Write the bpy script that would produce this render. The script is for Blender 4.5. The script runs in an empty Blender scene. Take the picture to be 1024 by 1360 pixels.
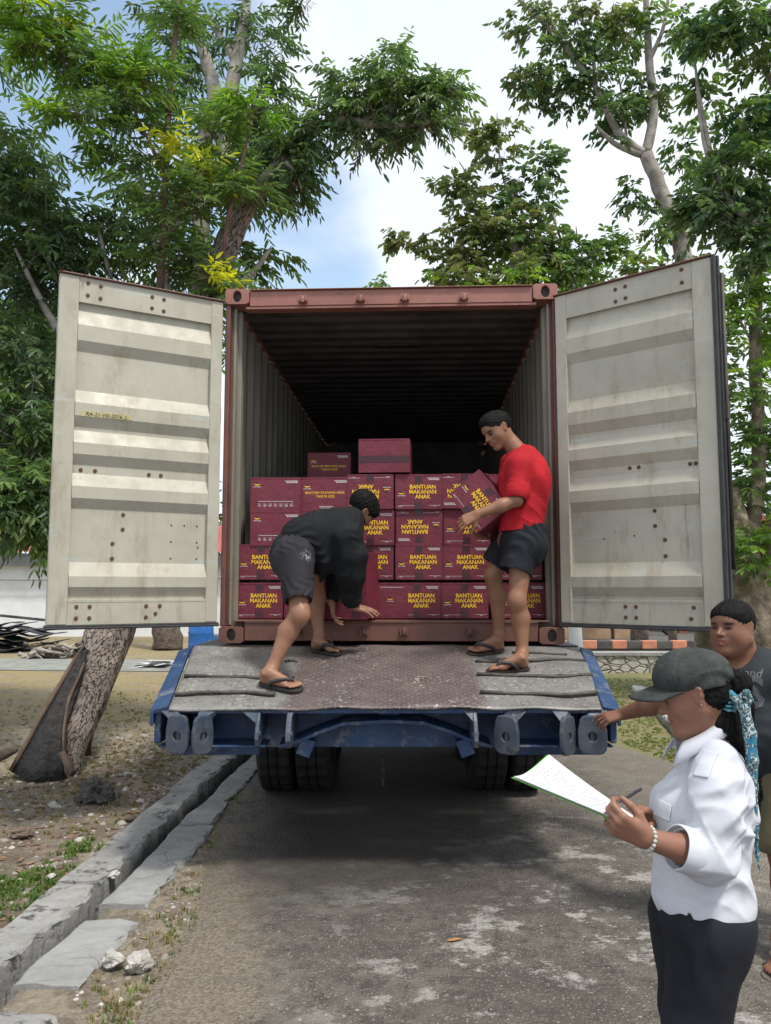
import bpy, bmesh, math, random
import numpy as np
from mathutils import Vector, Matrix
from mathutils.bvhtree import BVHTree
scene = bpy.context.scene
col = scene.collection
random.seed(7)
RA = math.radians
# ------------------------------------------------------------------ camera
F = 1060.0; HC = 1.65; PIT = RA(5.5)
cam = bpy.data.cameras.new('camera'); cam.sensor_fit = 'HORIZONTAL'; cam.sensor_width = 36
cam.lens = 36 * F / 1024; cam.clip_end = 2000; cam.clip_start = .05
camo = bpy.data.objects.new('camera', cam); col.objects.link(camo)
camo.location = (0, 0, HC); camo.rotation_euler = (RA(90) + PIT, 0, 0)
scene.camera = camo
# ------------------------------------------------------------------ light
SUN_EL, SUN_AZ = 62.0, 138.0      # azimuth: compass style, 0 = +Y, clockwise
sd = Vector((math.sin(RA(SUN_AZ)) * math.cos(RA(SUN_EL)), math.cos(RA(SUN_AZ)) * math.cos(RA(SUN_EL)), math.sin(RA(SUN_EL))))
sun = bpy.data.lights.new('sun', 'SUN'); sun.energy = 2.2; sun.angle = RA(9); sun.color = (1, .94, .85)
suno = bpy.data.objects.new('sun', sun); col.objects.link(suno)
suno.rotation_euler = sd.to_track_quat('Z', 'Y').to_euler(); suno.location = (5, -5, 12)
w = bpy.data.worlds.new('World'); scene.world = w; w.use_nodes = True
nt = w.node_tree; nt.nodes.clear()
def N(t, **k):
    n = nt.nodes.new(t)
    for a, b in k.items(): setattr(n, a, b)
    return n
L = lambda a, b: nt.links.new(a, b)
out = N('ShaderNodeOutputWorld'); bg = N('ShaderNodeBackground'); bg.inputs[1].default_value = .09
sky = N('ShaderNodeTexSky', sky_type='NISHITA', sun_disc=False); sky.sun_elevation = RA(SUN_EL); sky.sun_rotation = RA(SUN_AZ)
sky.air_density = 1.2; sky.dust_density = 1.5
tc = N('ShaderNodeTexCoord')
nz = N('ShaderNodeTexNoise'); nz.inputs['Scale'].default_value = 3.2; nz.inputs['Detail'].default_value = 7; nz.inputs['Roughness'].default_value = .55
mp = N('ShaderNodeMapping'); mp.inputs['Scale'].default_value = (1, 1, 2.2)
L(tc.outputs['Generated'], mp.inputs[0]); L(mp.outputs[0], nz.inputs['Vector'])
def spot(px, py, size):
    u = (px - 512) / F; v = (680 - py) / F
    d = Vector((u, math.cos(PIT) - v * math.sin(PIT), v * math.cos(PIT) + math.sin(PIT))).normalized()
    dp = N('ShaderNodeVectorMath', operation='DOT_PRODUCT'); dp.inputs[1].default_value = d
    L(tc.outputs['Generated'], dp.inputs[0])
    mr = N('ShaderNodeMapRange', interpolation_type='SMOOTHSTEP'); mr.inputs[1].default_value = math.cos(RA(size)); mr.inputs[2].default_value = 1
    mr.inputs[3].default_value = 0; mr.inputs[4].default_value = 1
    L(dp.outputs['Value'], mr.inputs[0]); return mr.outputs[0]
acc = None
for s in (spot(330, 330, 11), spot(130, 10, 13), spot(380, 370, 9), spot(-250, 200, 25)):
    if acc is None: acc = s
    else:
        a = N('ShaderNodeMath', operation='MAXIMUM'); L(acc, a.inputs[0]); L(s, a.inputs[1]); acc = a.outputs[0]
m1 = N('ShaderNodeMath', operation='MULTIPLY_ADD'); L(acc, m1.inputs[0]); m1.inputs[1].default_value = -.62; m1.inputs[2].default_value = .5
m2 = N('ShaderNodeMath', operation='ADD'); L(m1.outputs[0], m2.inputs[0]); L(nz.outputs[0], m2.inputs[1])
mr = N('ShaderNodeMapRange', interpolation_type='SMOOTHSTEP'); mr.inputs[1].default_value = .42; mr.inputs[2].default_value = .86
L(m2.outputs[0], mr.inputs[0])
nz2 = N('ShaderNodeTexNoise'); nz2.inputs['Scale'].default_value = 1.6; nz2.inputs['Detail'].default_value = 4; L(mp.outputs[0], nz2.inputs['Vector'])
cr = N('ShaderNodeValToRGB'); cr.color_ramp.elements[0].position = .3; cr.color_ramp.elements[1].position = .7
cr.color_ramp.elements[0].color = (5.3, 5.9, 6.8, 1); cr.color_ramp.elements[1].color = (6.9, 7.25, 7.7, 1)
L(nz2.outputs[0], cr.inputs[0])
sg = N('ShaderNodeMix', data_type='RGBA', blend_type='MULTIPLY'); sg.inputs[0].default_value = 1; L(sky.outputs[0], sg.inputs[6]); sg.inputs[7].default_value = (1.9, 1.75, 1.55, 1)
mx = N('ShaderNodeMix', data_type='RGBA'); L(mr.outputs[0], mx.inputs[0]); L(sg.outputs[2], mx.inputs[6]); L(cr.outputs[0], mx.inputs[7])
L(mx.outputs[2], bg.inputs[0]); L(bg.outputs[0], out.inputs[0])
scene.view_settings.view_transform = 'Standard'; scene.view_settings.look = 'None'
scene.view_settings.gamma = 1; scene.view_settings.exposure = 0.84
scene.render.engine = 'CYCLES'
# ------------------------------------------------------------------ helpers
def at(px, py, Y):
    u = (px - 512) / F; v = (680 - py) / F
    dy = math.cos(PIT) - v * math.sin(PIT); dz = v * math.cos(PIT) + math.sin(PIT)
    t = Y / dy
    return Vector((u * t, Y, HC + dz * t))
def gnd(px, py, z=0):
    v = (680 - py) / F
    dy = math.cos(PIT) - v * math.sin(PIT); dz = v * math.cos(PIT) + math.sin(PIT)
    t = (z - HC) / dz
    return Vector(((px - 512) / F * t, dy * t, z))
def tag(o, label=None, cat=None, group=None, kind=None):
    if label: o['label'] = label
    if cat: o['category'] = cat
    if group: o['group'] = group
    if kind: o['kind'] = kind
    return o
def thing(name, label, cat, loc=(0, 0, 0), rz=0, group=None):
    o = bpy.data.objects.new(name, None); col.objects.link(o)
    o.location = loc; o.rotation_euler = (0, 0, rz); o.empty_display_size = .1
    bpy.context.view_layer.update()
    return tag(o, label, cat, group)
def link(name, me, parent=None, world=False, smooth=None):
    o = bpy.data.objects.new(name, me); col.objects.link(o)
    if parent is not None:
        o.parent = parent
        if world: 
            p = parent; M = Matrix.Identity(4)
            while p is not None: M = p.matrix_basis @ M if p.parent is None else p.matrix_parent_inverse @ p.matrix_basis @ M; p = p.parent
            o.matrix_parent_inverse = M.inverted()
    return o
def clone(o, parent=None):
    c = o.copy(); col.objects.link(c)
    if parent is not None: c.parent = parent
    for ch in list(o.children): clone(ch, c)
    return c
class MB:
    def __init__(s): s.v = []; s.f = []; s.m = []; s.sm = []
    def add(s, vs, fs, mi=0, smooth=False, M=None):
        b = len(s.v)
        for p in vs: s.v.append(tuple(M @ Vector(p)) if M is not None else tuple(p))
        for f in fs: s.f.append([b + i for i in f]); s.m.append(mi); s.sm.append(smooth)
        return s
    def box(s, c, d, mi=0, M=None, R=None):
        x, y, z = d[0] / 2, d[1] / 2, d[2] / 2
        vs = [Vector((i, j, k)) for i in (-x, x) for j in (-y, y) for k in (-z, z)]
        if R is not None: vs = [R @ v for v in vs]
        vs = [v + Vector(c) for v in vs]
        return s.add(vs, [(0, 1, 3, 2), (4, 6, 7, 5), (0, 4, 5, 1), (2, 3, 7, 6), (0, 2, 6, 4), (1, 5, 7, 3)], mi, False, M)
    def tube(s, pts, rad, n=10, mi=0, M=None, cap=True, smooth=True, jit=0, rs=None, flat=None):
        pts = [Vector(p) for p in pts]; rr = rad if isinstance(rad, (list, tuple)) else [rad] * len(pts)
        vs = []; fs = []; up = Vector((0, 0, 1)); prev = None
        for i, p in enumerate(pts):
            t = (pts[min(i + 1, len(pts) - 1)] - pts[max(i - 1, 0)]).normalized()
            if prev is None: a = t.orthogonal().normalized()
            else: a = (prev - t * prev.dot(t)).normalized()
            prev = a; b = t.cross(a)
            for k in range(n):
                an = 2 * math.pi * k / n; r = rr[i] * (1 + (rs.uniform(-jit, jit) if rs else 0))
                q = p + (a * math.cos(an) + b * math.sin(an)) * r
                vs.append(q)
        for i in range(len(pts) - 1):
            for k in range(n):
                fs.append((i * n + k, i * n + (k + 1) % n, (i + 1) * n + (k + 1) % n, (i + 1) * n + k))
        s.add(vs, fs, mi, smooth, M)
        if cap:
            b = len(s.v) - len(vs)
            s.f.append([b + k for k in range(n)][::-1]); s.m.append(mi); s.sm.append(False)
            s.f.append([b + (len(pts) - 1) * n + k for k in range(n)]); s.m.append(mi); s.sm.append(False)
        return s
    def cyl(s, a, b, r, n=16, mi=0, M=None): return s.tube([a, b], r, n, mi, M)
    def prism(s, poly, d, mi=0, M=None):    # poly: list of 3D pts (planar), d: extrusion vector
        n = len(poly); d = Vector(d); P = [Vector(p) for p in poly]
        vs = P + [p + d for p in P]
        return s.add(vs, [tuple(range(n))[::-1], tuple(range(n, 2 * n))] + [(i, (i + 1) % n, n + (i + 1) % n, n + i) for i in range(n)], mi, False, M)
    def build(s, name, mats, parent=None, bevel=0, seg=2, world=False, fixn=False):
        me = bpy.data.meshes.new(name); me.from_pydata(s.v, [], s.f)
        for m in (mats if isinstance(mats, (list, tuple)) else [mats]): me.materials.append(m)
        me.polygons.foreach_set('material_index', s.m); me.polygons.foreach_set('use_smooth', s.sm)
        if fixn:
            bm = bmesh.new(); bm.from_mesh(me); bmesh.ops.recalc_face_normals(bm, faces=bm.faces); bm.to_mesh(me); bm.free()
        me.update()
        o = link(name, me, parent, world)
        if bevel:
            b = o.modifiers.new('bevel', 'BEVEL'); b.width = bevel; b.segments = seg; b.limit_method = 'ANGLE'; b.angle_limit = RA(40)
        return o
# ------------------------------------------------------------------ materials
class NM:
    def __init__(s, name):
        s.m = bpy.data.materials.new(name); s.m.use_nodes = True; s.t = s.m.node_tree; s.t.nodes.clear()
        s.o = s.n('ShaderNodeOutputMaterial'); s.p = s.n('ShaderNodeBsdfPrincipled'); s.l(s.p.outputs[0], s.o.inputs[0])
        s.tc = s.n('ShaderNodeTexCoord')
    def n(s, t, **k):
        n = s.t.nodes.new(t)
        for a, b in k.items(): setattr(n, a, b)
        return n
    def l(s, a, b): s.t.links.new(a, b)
    def noise(s, scale, detail=6, rough=.6, co='Object', stretch=None, dist=0, rgb=False, off=None):
        n = s.n('ShaderNodeTexNoise'); n.inputs['Scale'].default_value = scale; n.inputs['Detail'].default_value = detail
        n.inputs['Roughness'].default_value = rough; n.inputs['Distortion'].default_value = dist
        src = s.tc.outputs[co]
        if stretch or off:
            mp = s.n('ShaderNodeMapping'); mp.inputs['Scale'].default_value = stretch or (1, 1, 1); mp.inputs['Location'].default_value = off or (0, 0, 0)
            s.l(src, mp.inputs[0]); src = mp.outputs[0]
        s.l(src, n.inputs['Vector']); return n.outputs['Color' if rgb else 0]
    def voro(s, scale, feat='F1', co='Object', out='Distance', stretch=None, rnd=1):
        n = s.n('ShaderNodeTexVoronoi', feature=feat); n.inputs['Scale'].default_value = scale; n.inputs['Randomness'].default_value = rnd
        src = s.tc.outputs[co]
        if stretch:
            mp = s.n('ShaderNodeMapping'); mp.inputs['Scale'].default_value = stretch; s.l(src, mp.inputs[0]); src = mp.outputs[0]
        s.l(src, n.inputs['Vector']); return n.outputs[out]
    def rng(s, x, a, b, c=0, d=1, smooth=True):
        n = s.n('ShaderNodeMapRange', interpolation_type='SMOOTHSTEP' if smooth else 'LINEAR')
        for i, v in ((1, a), (2, b), (3, c), (4, d)): n.inputs[i].default_value = v
        s.l(x, n.inputs[0]); return n.outputs[0]
    def math(s, op, a, b=None, c=None):
        n = s.n('ShaderNodeMath', operation=op)
        for i, v in enumerate((a, b, c)):
            if v is None: continue
            if isinstance(v, (int, float)): n.inputs[i].default_value = v
            else: s.l(v, n.inputs[i])
        return n.outputs[0]
    def mix(s, f, a, b, mode='MIX'):
        n = s.n('ShaderNodeMix', data_type='RGBA', blend_type=mode)
        if isinstance(f, (int, float)): n.inputs[0].default_value = f
        else: s.l(f, n.inputs[0])
        for i, v in ((6, a), (7, b)):
            if isinstance(v, tuple): n.inputs[i].default_value = (*v, 1) if len(v) == 3 else v
            else: s.l(v, n.inputs[i])
        return n.outputs[2]
    def sep(s, co='Object'):
        n = s.n('ShaderNodeSeparateXYZ'); s.l(s.tc.outputs[co], n.inputs[0]); return n.outputs
    def bump(s, h, strength=.5, dist=.01, prev=None):
        n = s.n('ShaderNodeBump'); n.inputs['Strength'].default_value = strength; n.inputs['Distance'].default_value = dist
        s.l(h, n.inputs['Height'])
        if prev is not None: s.l(prev, n.inputs['Normal'])
        return n.outputs[0]
    def attr(s, name='Col'):
        n = s.n('ShaderNodeAttribute', attribute_name=name); return n.outputs['Color']
    def fin(s, c, rough=.6, nrm=None, metal=0, spec=.5, **k):
        if isinstance(c, tuple): s.p.inputs['Base Color'].default_value = (*c, 1)
        else: s.l(c, s.p.inputs['Base Color'])
        for nm, v in (('Roughness', rough), ('Metallic', metal), ('Specular IOR Level', spec)):
            if isinstance(v, (int, float)): s.p.inputs[nm].default_value = v
            else: s.l(v, s.p.inputs[nm])
        if nrm is not None: s.l(nrm, s.p.inputs['Normal'])
        for a, v in k.items(): s.p.inputs[a.replace('_', ' ')].default_value = v
        return s.m
def simple(name, a, b, scale=6, rough=.6, bump=.15, bscale=60, metal=0, spec=.5, bd=.004):
    m = NM(name); f = m.rng(m.noise(scale), .35, .65)
    return m.fin(m.mix(f, a, b), rough, m.bump(m.noise(bscale), bump, bd), metal, spec)
MT = {}
# paint of the container's inside of the doors: beige, grimy
def door_paint():
    m = NM('beige_door_paint'); c = m.mix(m.rng(m.noise(1.6, 8, .65), .35, .7), (.43, .41, .335), (.36, .342, .275))
    st = m.rng(m.noise(5, 10, .75, stretch=(1, 1, .35)), .48, .72); c = m.mix(st, c, (.30, .265, .19)); dr_ = m.math('MULTIPLY', m.rng(m.noise(24, 5, .7, stretch=(1, 1, .05)), .60, .72), m.rng(m.noise(2.5, 3, .6, off=(7, 7, 7)), .45, .6)); c = m.mix(m.math('MULTIPLY', dr_, .6), c, (.19, .12, .07))
    bl = m.rng(m.noise(3.0, 4, .5, stretch=(.8, 1, 5), off=(3, 1, 7)), .60, .72); c = m.mix(m.math('MULTIPLY', bl, .35), c, (.40, .50, .49))
    sc = m.rng(m.noise(14, 5, .8, stretch=(.5, 1, 3), off=(1, 5, 2)), .66, .70); c = m.mix(m.math('MULTIPLY', sc, .6), c, (.07, .06, .055))
    ru = m.rng(m.noise(22, 6, .7, off=(9, 2, 4)), .70, .74); c = m.mix(ru, c, (.16, .06, .025))
    z = m.rng(m.sep()[2], .0, .5, 1, 0); g = m.math('MULTIPLY', z, m.rng(m.noise(9, 6, .7, stretch=(1, 1, .15)), .5, .75)); c = m.mix(m.math('MULTIPLY', g, .6), c, (.16, .13, .09))
    return m.fin(c, m.rng(m.noise(8), .3, .7, .42, .62), m.bump(m.noise(3, 3), .25, .02, m.bump(m.noise(60, 6), .1, .002)))
MT['door'] = door_paint()
def rust_paint(name, a, b, rust=(.09, .035, .02), th=.62):
    m = NM(name); c = m.mix(m.rng(m.noise(3, 8, .7), .35, .7), a, b)
    c = m.mix(m.rng(m.noise(12, 8, .75), th, th + .06), c, rust)
    c = m.mix(m.math('MULTIPLY', m.rng(m.noise(30, 4, .7, off=(4, 4, 4)), .66, .7), .5), c, (.45, .40, .36))
    return m.fin(c, .55, m.bump(m.noise(35, 7), .25, .004))
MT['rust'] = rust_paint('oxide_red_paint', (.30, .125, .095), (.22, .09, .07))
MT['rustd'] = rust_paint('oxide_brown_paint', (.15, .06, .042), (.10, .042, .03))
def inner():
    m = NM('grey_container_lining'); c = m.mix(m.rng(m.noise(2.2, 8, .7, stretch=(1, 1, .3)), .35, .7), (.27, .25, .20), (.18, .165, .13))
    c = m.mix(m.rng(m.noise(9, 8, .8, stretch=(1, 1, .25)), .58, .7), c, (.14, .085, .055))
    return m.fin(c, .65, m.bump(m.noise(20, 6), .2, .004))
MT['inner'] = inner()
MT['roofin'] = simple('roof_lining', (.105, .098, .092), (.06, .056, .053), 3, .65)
MT['rubber'] = simple('black_rubber', (.018, .018, .02), (.03, .03, .032), 8, .55, .3, 90)
MT['blackm'] = simple('black_steel', (.02, .018, .017), (.05, .035, .028), 12, .6, .3, 60)
MT['boltm'] = simple('rusty_bolt', (.16, .07, .03), (.07, .04, .025), 60, .7, .3, 200)
def blue():
    m = NM('worn_blue_paint'); c = m.mix(m.rng(m.noise(3, 8, .7), .35, .7), (.02, .06, .155), (.012, .032, .085))
    c = m.mix(m.rng(m.noise(8, 10, .75, stretch=(1, 1, 1)), .52, .64), c, (.13, .15, .175))
    c = m.mix(m.rng(m.noise(16, 8, .8, off=(3, 3, 3)), .66, .7), c, (.045, .035, .03))
    return m.fin(c, m.rng(m.noise(5), .3, .7, .38, .6), m.bump(m.noise(28, 7), .3, .006))
MT['blue'] = blue()
def earm():
    m = NM('scraped_blue_grey_steel'); c = m.mix(m.rng(m.noise(5, 8, .7), .35, .65), (.04, .06, .095), (.085, .10, .12))
    c = m.mix(m.rng(m.noise(14, 10, .75), .56, .66), c, (.03, .028, .028))
    return m.fin(c, .42, m.bump(m.noise(26, 7), .4, .006), .25)
MT['ear'] = earm()
def checker():
    m = NM('worn_tread_plate'); x = m.sep()
    # tread pattern: alternating raised lozenges
    S = 19.0
    u = m.math('MULTIPLY', m.math('ADD', x[0], x[1]), S); v = m.math('MULTIPLY', m.math('SUBTRACT', x[0], x[1]), S)
    fu = m.math('FRACT', u); fv = m.math('FRACT', v)
    par = m.math('MODULO', m.math('ABSOLUTE', m.math('ADD', m.math('FLOOR', u), m.math('FLOOR', v))), 2.0)
    du = m.math('ABSOLUTE', m.math('SUBTRACT', fu, .5)); dv = m.math('ABSOLUTE', m.math('SUBTRACT', fv, .5))
    def loz(a, b): return m.rng(m.math('ADD', m.math('MULTIPLY', a, 2.2), m.math('MULTIPLY', b, 7.0)), .75, 1.05, 1, 0)
    pat = m.math('ADD', m.math('MULTIPLY', loz(du, dv), par), m.math('MULTIPLY', loz(dv, du), m.math('SUBTRACT', 1.0, par)))
    mid = m.math('MULTIPLY', m.rng(x[0], -.72, -.42), m.rng(x[0], .42, .72, 1, 0))
    mid2 = m.rng(m.math('ADD', mid, m.math('MULTIPLY', m.noise(4, 6), .5)), .45, .95)
    g = m.mix(m.rng(m.noise(4, 8, .7), .35, .7), (.23, .225, .215), (.14, .135, .13))
    d = m.mix(m.rng(m.noise(5, 8, .7), .35, .7), (.135, .105, .10), (.085, .065, .062))
    c = m.mix(mid2, g, d)
    c = m.mix(m.math('MULTIPLY', pat, .42), c, (.30, .285, .27))
    c = m.mix(m.rng(m.noise(9, 10, .8), .62, .72), c, (.07, .062, .058))
    wh = m.math('MULTIPLY', m.rng(m.noise(38, 6, .8), .55, .62), m.rng(m.noise(2.2, 4, .6, off=(7, 0, 0)), .42, .6)); c = m.mix(wh, c, (.50, .48, .44)); c = m.mix(m.rng(m.noise(55, 4, .8, stretch=(1, .5, 1)), .56, .66), c, (.07, .065, .062))
    c = m.mix(m.math('MULTIPLY', m.rng(m.noise(90, 3, .7), .62, .68), .5), c, (.42, .40, .36))
    return m.fin(c, .5, m.bump(pat, .8, .006, m.bump(m.noise(5, 5), .35, .02)), .2)
MT['tread'] = checker()
MT['cleat'] = simple('cleat_steel', (.07, .06, .052), (.035, .03, .026), 20, .6, .4, 80)
def tyre_m():
    m = NM('dusty_tyre_rubber'); c = m.mix(m.rng(m.noise(6, 6), .4, .7), (.008, .008, .008), (.018, .017, .016)); return m.fin(c, .8, m.bump(m.noise(40), .3, .004))
MT['tyre'] = tyre_m()
def card():
    m = NM('maroon_carton_card'); oi = m.n('ShaderNodeObjectInfo')
    c = m.mix(m.rng(m.noise(5, 5), .3, .7), (.155, .014, .034), (.12, .012, .027))
    c = m.mix(m.math('MULTIPLY', oi.outputs['Random'], .4), c, (.15, .02, .03))
    c = m.mix(m.rng(m.noise(26, 8, .8), .70, .73), c, (.16, .06, .05))
    return m.fin(c, .62, m.bump(m.noise(5, 4), .9, .02, m.bump(m.noise(3, 2, stretch=(40, 40, 1)), .08, .002)))
MT['card'] = card()
MT['yel'] = simple('yellow_print', (.90, .55, .02), (.74, .42, .015), 25, .6, .02)
MT['wht'] = simple('white_print', (.6, .55, .55), (.45, .38, .38), 40, .5, .02)
MT['tape'] = simple('dark_maroon_tape', (.035, .006, .012), (.055, .008, .016), 30, .38, .4, 25)
MT['drk'] = simple('dark_green_print', (.02, .025, .015), (.03, .035, .02), 30, .5, .02)
MT['cardboard'] = simple('inner_card', (.16, .03, .035), (.12, .02, .028), 10, .6, .1)
# ------------------------------------------------------------------ ground
def drain_x(Y):     # centre line of the open drain
    return np.interp(Y, [-6, 3.5, 4.2, 5.4, 6.5, 7.8, 12, 40], [-2.1, -1.59, -1.525, -1.49, -1.44, -1.37, -1.15, .3])
def vnoise(x, y, seed=0, octs=4, f=1.0):
    rs = np.random.RandomState(seed); r = np.zeros_like(x)
    for o in range(octs):
        for k in range(3):
            a = rs.uniform(0, 6.28); ph = rs.uniform(0, 6.28, 2)
            r += np.sin((x * math.cos(a) + y * math.sin(a)) * f * (1.9 ** o) + ph[0] + 1.3 * np.sin((x * math.sin(a) - y * math.cos(a)) * f * .7 * (1.9 ** o) + ph[1])) / 3 * .5 ** o
    return r
def grid_mesh(name, X, Y, Z, mats, parent=None, mat_idx=None):
    ny, nx = X.shape
    co = np.stack([X, Y, Z], -1).reshape(-1, 3).astype(np.float32)
    i = np.arange(ny - 1)[:, None] * nx + np.arange(nx - 1)[None]
    q = np.stack([i, i + 1, i + nx + 1, i + nx], -1).reshape(-1, 4)
    me = mesh_np(name, co, q, mats); 
    return link(name, me, parent)
def mesh_np(name, co, q, mats, smooth=True, colr=None):
    me = bpy.data.meshes.new(name)
    me.vertices.add(len(co)); me.vertices.foreach_set('co', np.ascontiguousarray(co, np.float32).ravel())
    k = q.shape[1]; me.loops.add(q.size); me.loops.foreach_set('vertex_index', np.ascontiguousarray(q, np.int32).ravel())
    me.polygons.add(len(q)); me.polygons.foreach_set('loop_start', np.arange(0, q.size, k, dtype=np.int32)); me.polygons.foreach_set('loop_total', np.full(len(q), k, np.int32))
    me.polygons.foreach_set('use_smooth', np.full(len(q), smooth, bool))
    for m in (mats if isinstance(mats, (list, tuple)) else [mats]): me.materials.append(m)
    me.update(calc_edges=True)
    if colr is not None:
        a = me.color_attributes.new('Col', 'FLOAT_COLOR', 'POINT')
        c4 = np.concatenate([colr, np.ones((len(colr), 1))], 1).astype(np.float32); a.data.foreach_set('color', c4.ravel())
    return me
def ground_mat():
    m = NM('dirt_and_grass'); x = m.sep()
    n1 = m.noise(.9, 9, .68); n2 = m.noise(7, 9, .75); n3 = m.noise(45, 6, .7)
    c = m.mix(m.rng(n1, .38, .62), (.33, .28, .21), (.245, .205, .155))
    c = m.mix(m.rng(n2, .42, .62), c, (.175, .145, .112))
    c = m.mix(m.rng(n3, .54, .66), c, (.30, .26, .20))
    # stone speckle
    st = m.math('MULTIPLY', m.rng(m.voro(38), .18, .3, 1, 0), m.rng(m.noise(5, 3, .6, off=(3, 8, 0)), .45, .6))
    c = m.mix(st, c, m.mix(m.voro(38, out='Color'), (.42, .39, .35), (.22, .2, .18)))
    # straw yellow lawn further off
    far = m.math('MULTIPLY', m.rng(x[1], 8.2, 11.5), m.rng(m.noise(1.2, 6, .7, off=(0, 4, 0)), .35, .55)); c = m.mix(m.math('MULTIPLY', far, .85), c, m.mix(m.rng(m.noise(22, 6, .7), .4, .6), (.34, .265, .13), (.215, .18, .085)))
    # dark damp soil on the near left
    dk = m.math('MULTIPLY', m.rng(m.noise(1.6, 6, .7, off=(2, 2, 2)), .36, .54), m.math('MULTIPLY', m.rng(x[1], 4.5, 8.6, 1, 0), m.rng(x[0], -1.7, -1.9))); c = m.mix(m.math('MULTIPLY', dk, .85), c, m.mix(m.rng(n2, .4, .6), (.085, .066, .052), (.13, .10, .078)))
    # green on the right verge
    gr = m.math('MULTIPLY', m.rng(x[0], 1.9, 2.7), m.rng(m.noise(1.7, 7, .7, off=(1, 0, 3)), .32, .5)); c = m.mix(m.math('MULTIPLY', gr, .8), c, m.mix(m.rng(m.noise(26, 6, .75), .4, .62), (.15, .175, .06), (.23, .21, .11)))
    gl = m.math('MULTIPLY', m.rng(x[0], 1.5, 1.2), m.rng(m.noise(2.3, 7, .75, off=(6, 6, 1)), .57, .66)); c = m.mix(m.math('MULTIPLY', gl, .5), c, (.11, .125, .05))
    rd = m.math('MULTIPLY', m.math('MULTIPLY', m.rng(x[0], -1.5, -1.3), m.rng(x[0], .2, .6, 1, 0)), m.rng(n2, .35, .6)); c = m.mix(m.math('MULTIPLY', rd, .9), c, m.mix(m.rng(n3, .4, .6), (.125, .102, .077), (.225, .19, .152)))
    c = m.mix(m.rng(x[2], -.08, -.16), c, (.035, .03, .024))  # drain: dark mud, with the channel's shade put into the colour by depth
    b = m.bump(m.voro(38), .5, .012, m.bump(n2, .6, .05, m.bump(n3, .5, .02)))
    return m.fin(c, .95, b, spec=.2)
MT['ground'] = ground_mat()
ys = np.concatenate([np.arange(-6, 2.4, .4), np.arange(2.4, 10, .05), np.arange(10, 20, .25), np.arange(20, 60, 2), np.array([60, 90, 150, 300, 800, 1800.])])
rel = np.concatenate([np.array([-1500, -500, -150, -60, -30, -20, -15]), np.arange(-12, -5, .4), np.arange(-5, -.1, .06), np.array([-.075, -.06, -.03, .03, .055, .07]), np.arange(.12, 5.0, .12), np.arange(5, 12, .4), np.array([13, 16, 20, 30, 60, 150, 500, 1500.])])
YY, RR = np.meshgrid(ys, rel, indexing='ij'); DX = drain_x(ys)[:, None]; XX = DX + RR
dig = (np.abs(RR) < .058)
ZZ = np.zeros_like(XX)
near = np.clip((16 - YY) / 6, 0, 1) * np.clip((10 - np.abs(RR)) / 3, 0, 1)
left = np.clip((-RR - .3) / .4, 0, 1)
ZZ += near * left * (.035 * vnoise(XX, YY, 3, 5, 2.2) + .012 * vnoise(XX, YY, 5, 3, 17) + .03)
rt = np.clip((RR - .33) / .2, 0, 1)
ZZ += near * rt * (.006 * vnoise(XX, YY, 8, 4, 3)) - .0 
ZZ = np.where(RR > -.3, ZZ - .012, ZZ)
ZZ = np.where((RR > -.29) & (RR < -.055), -.29, ZZ)
ZZ = np.where(dig & (YY > 1) & (YY < 45), -.30, ZZ)
g = grid_mesh('ground', XX, YY, ZZ, MT['ground']); tag(g, kind='structure')
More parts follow.
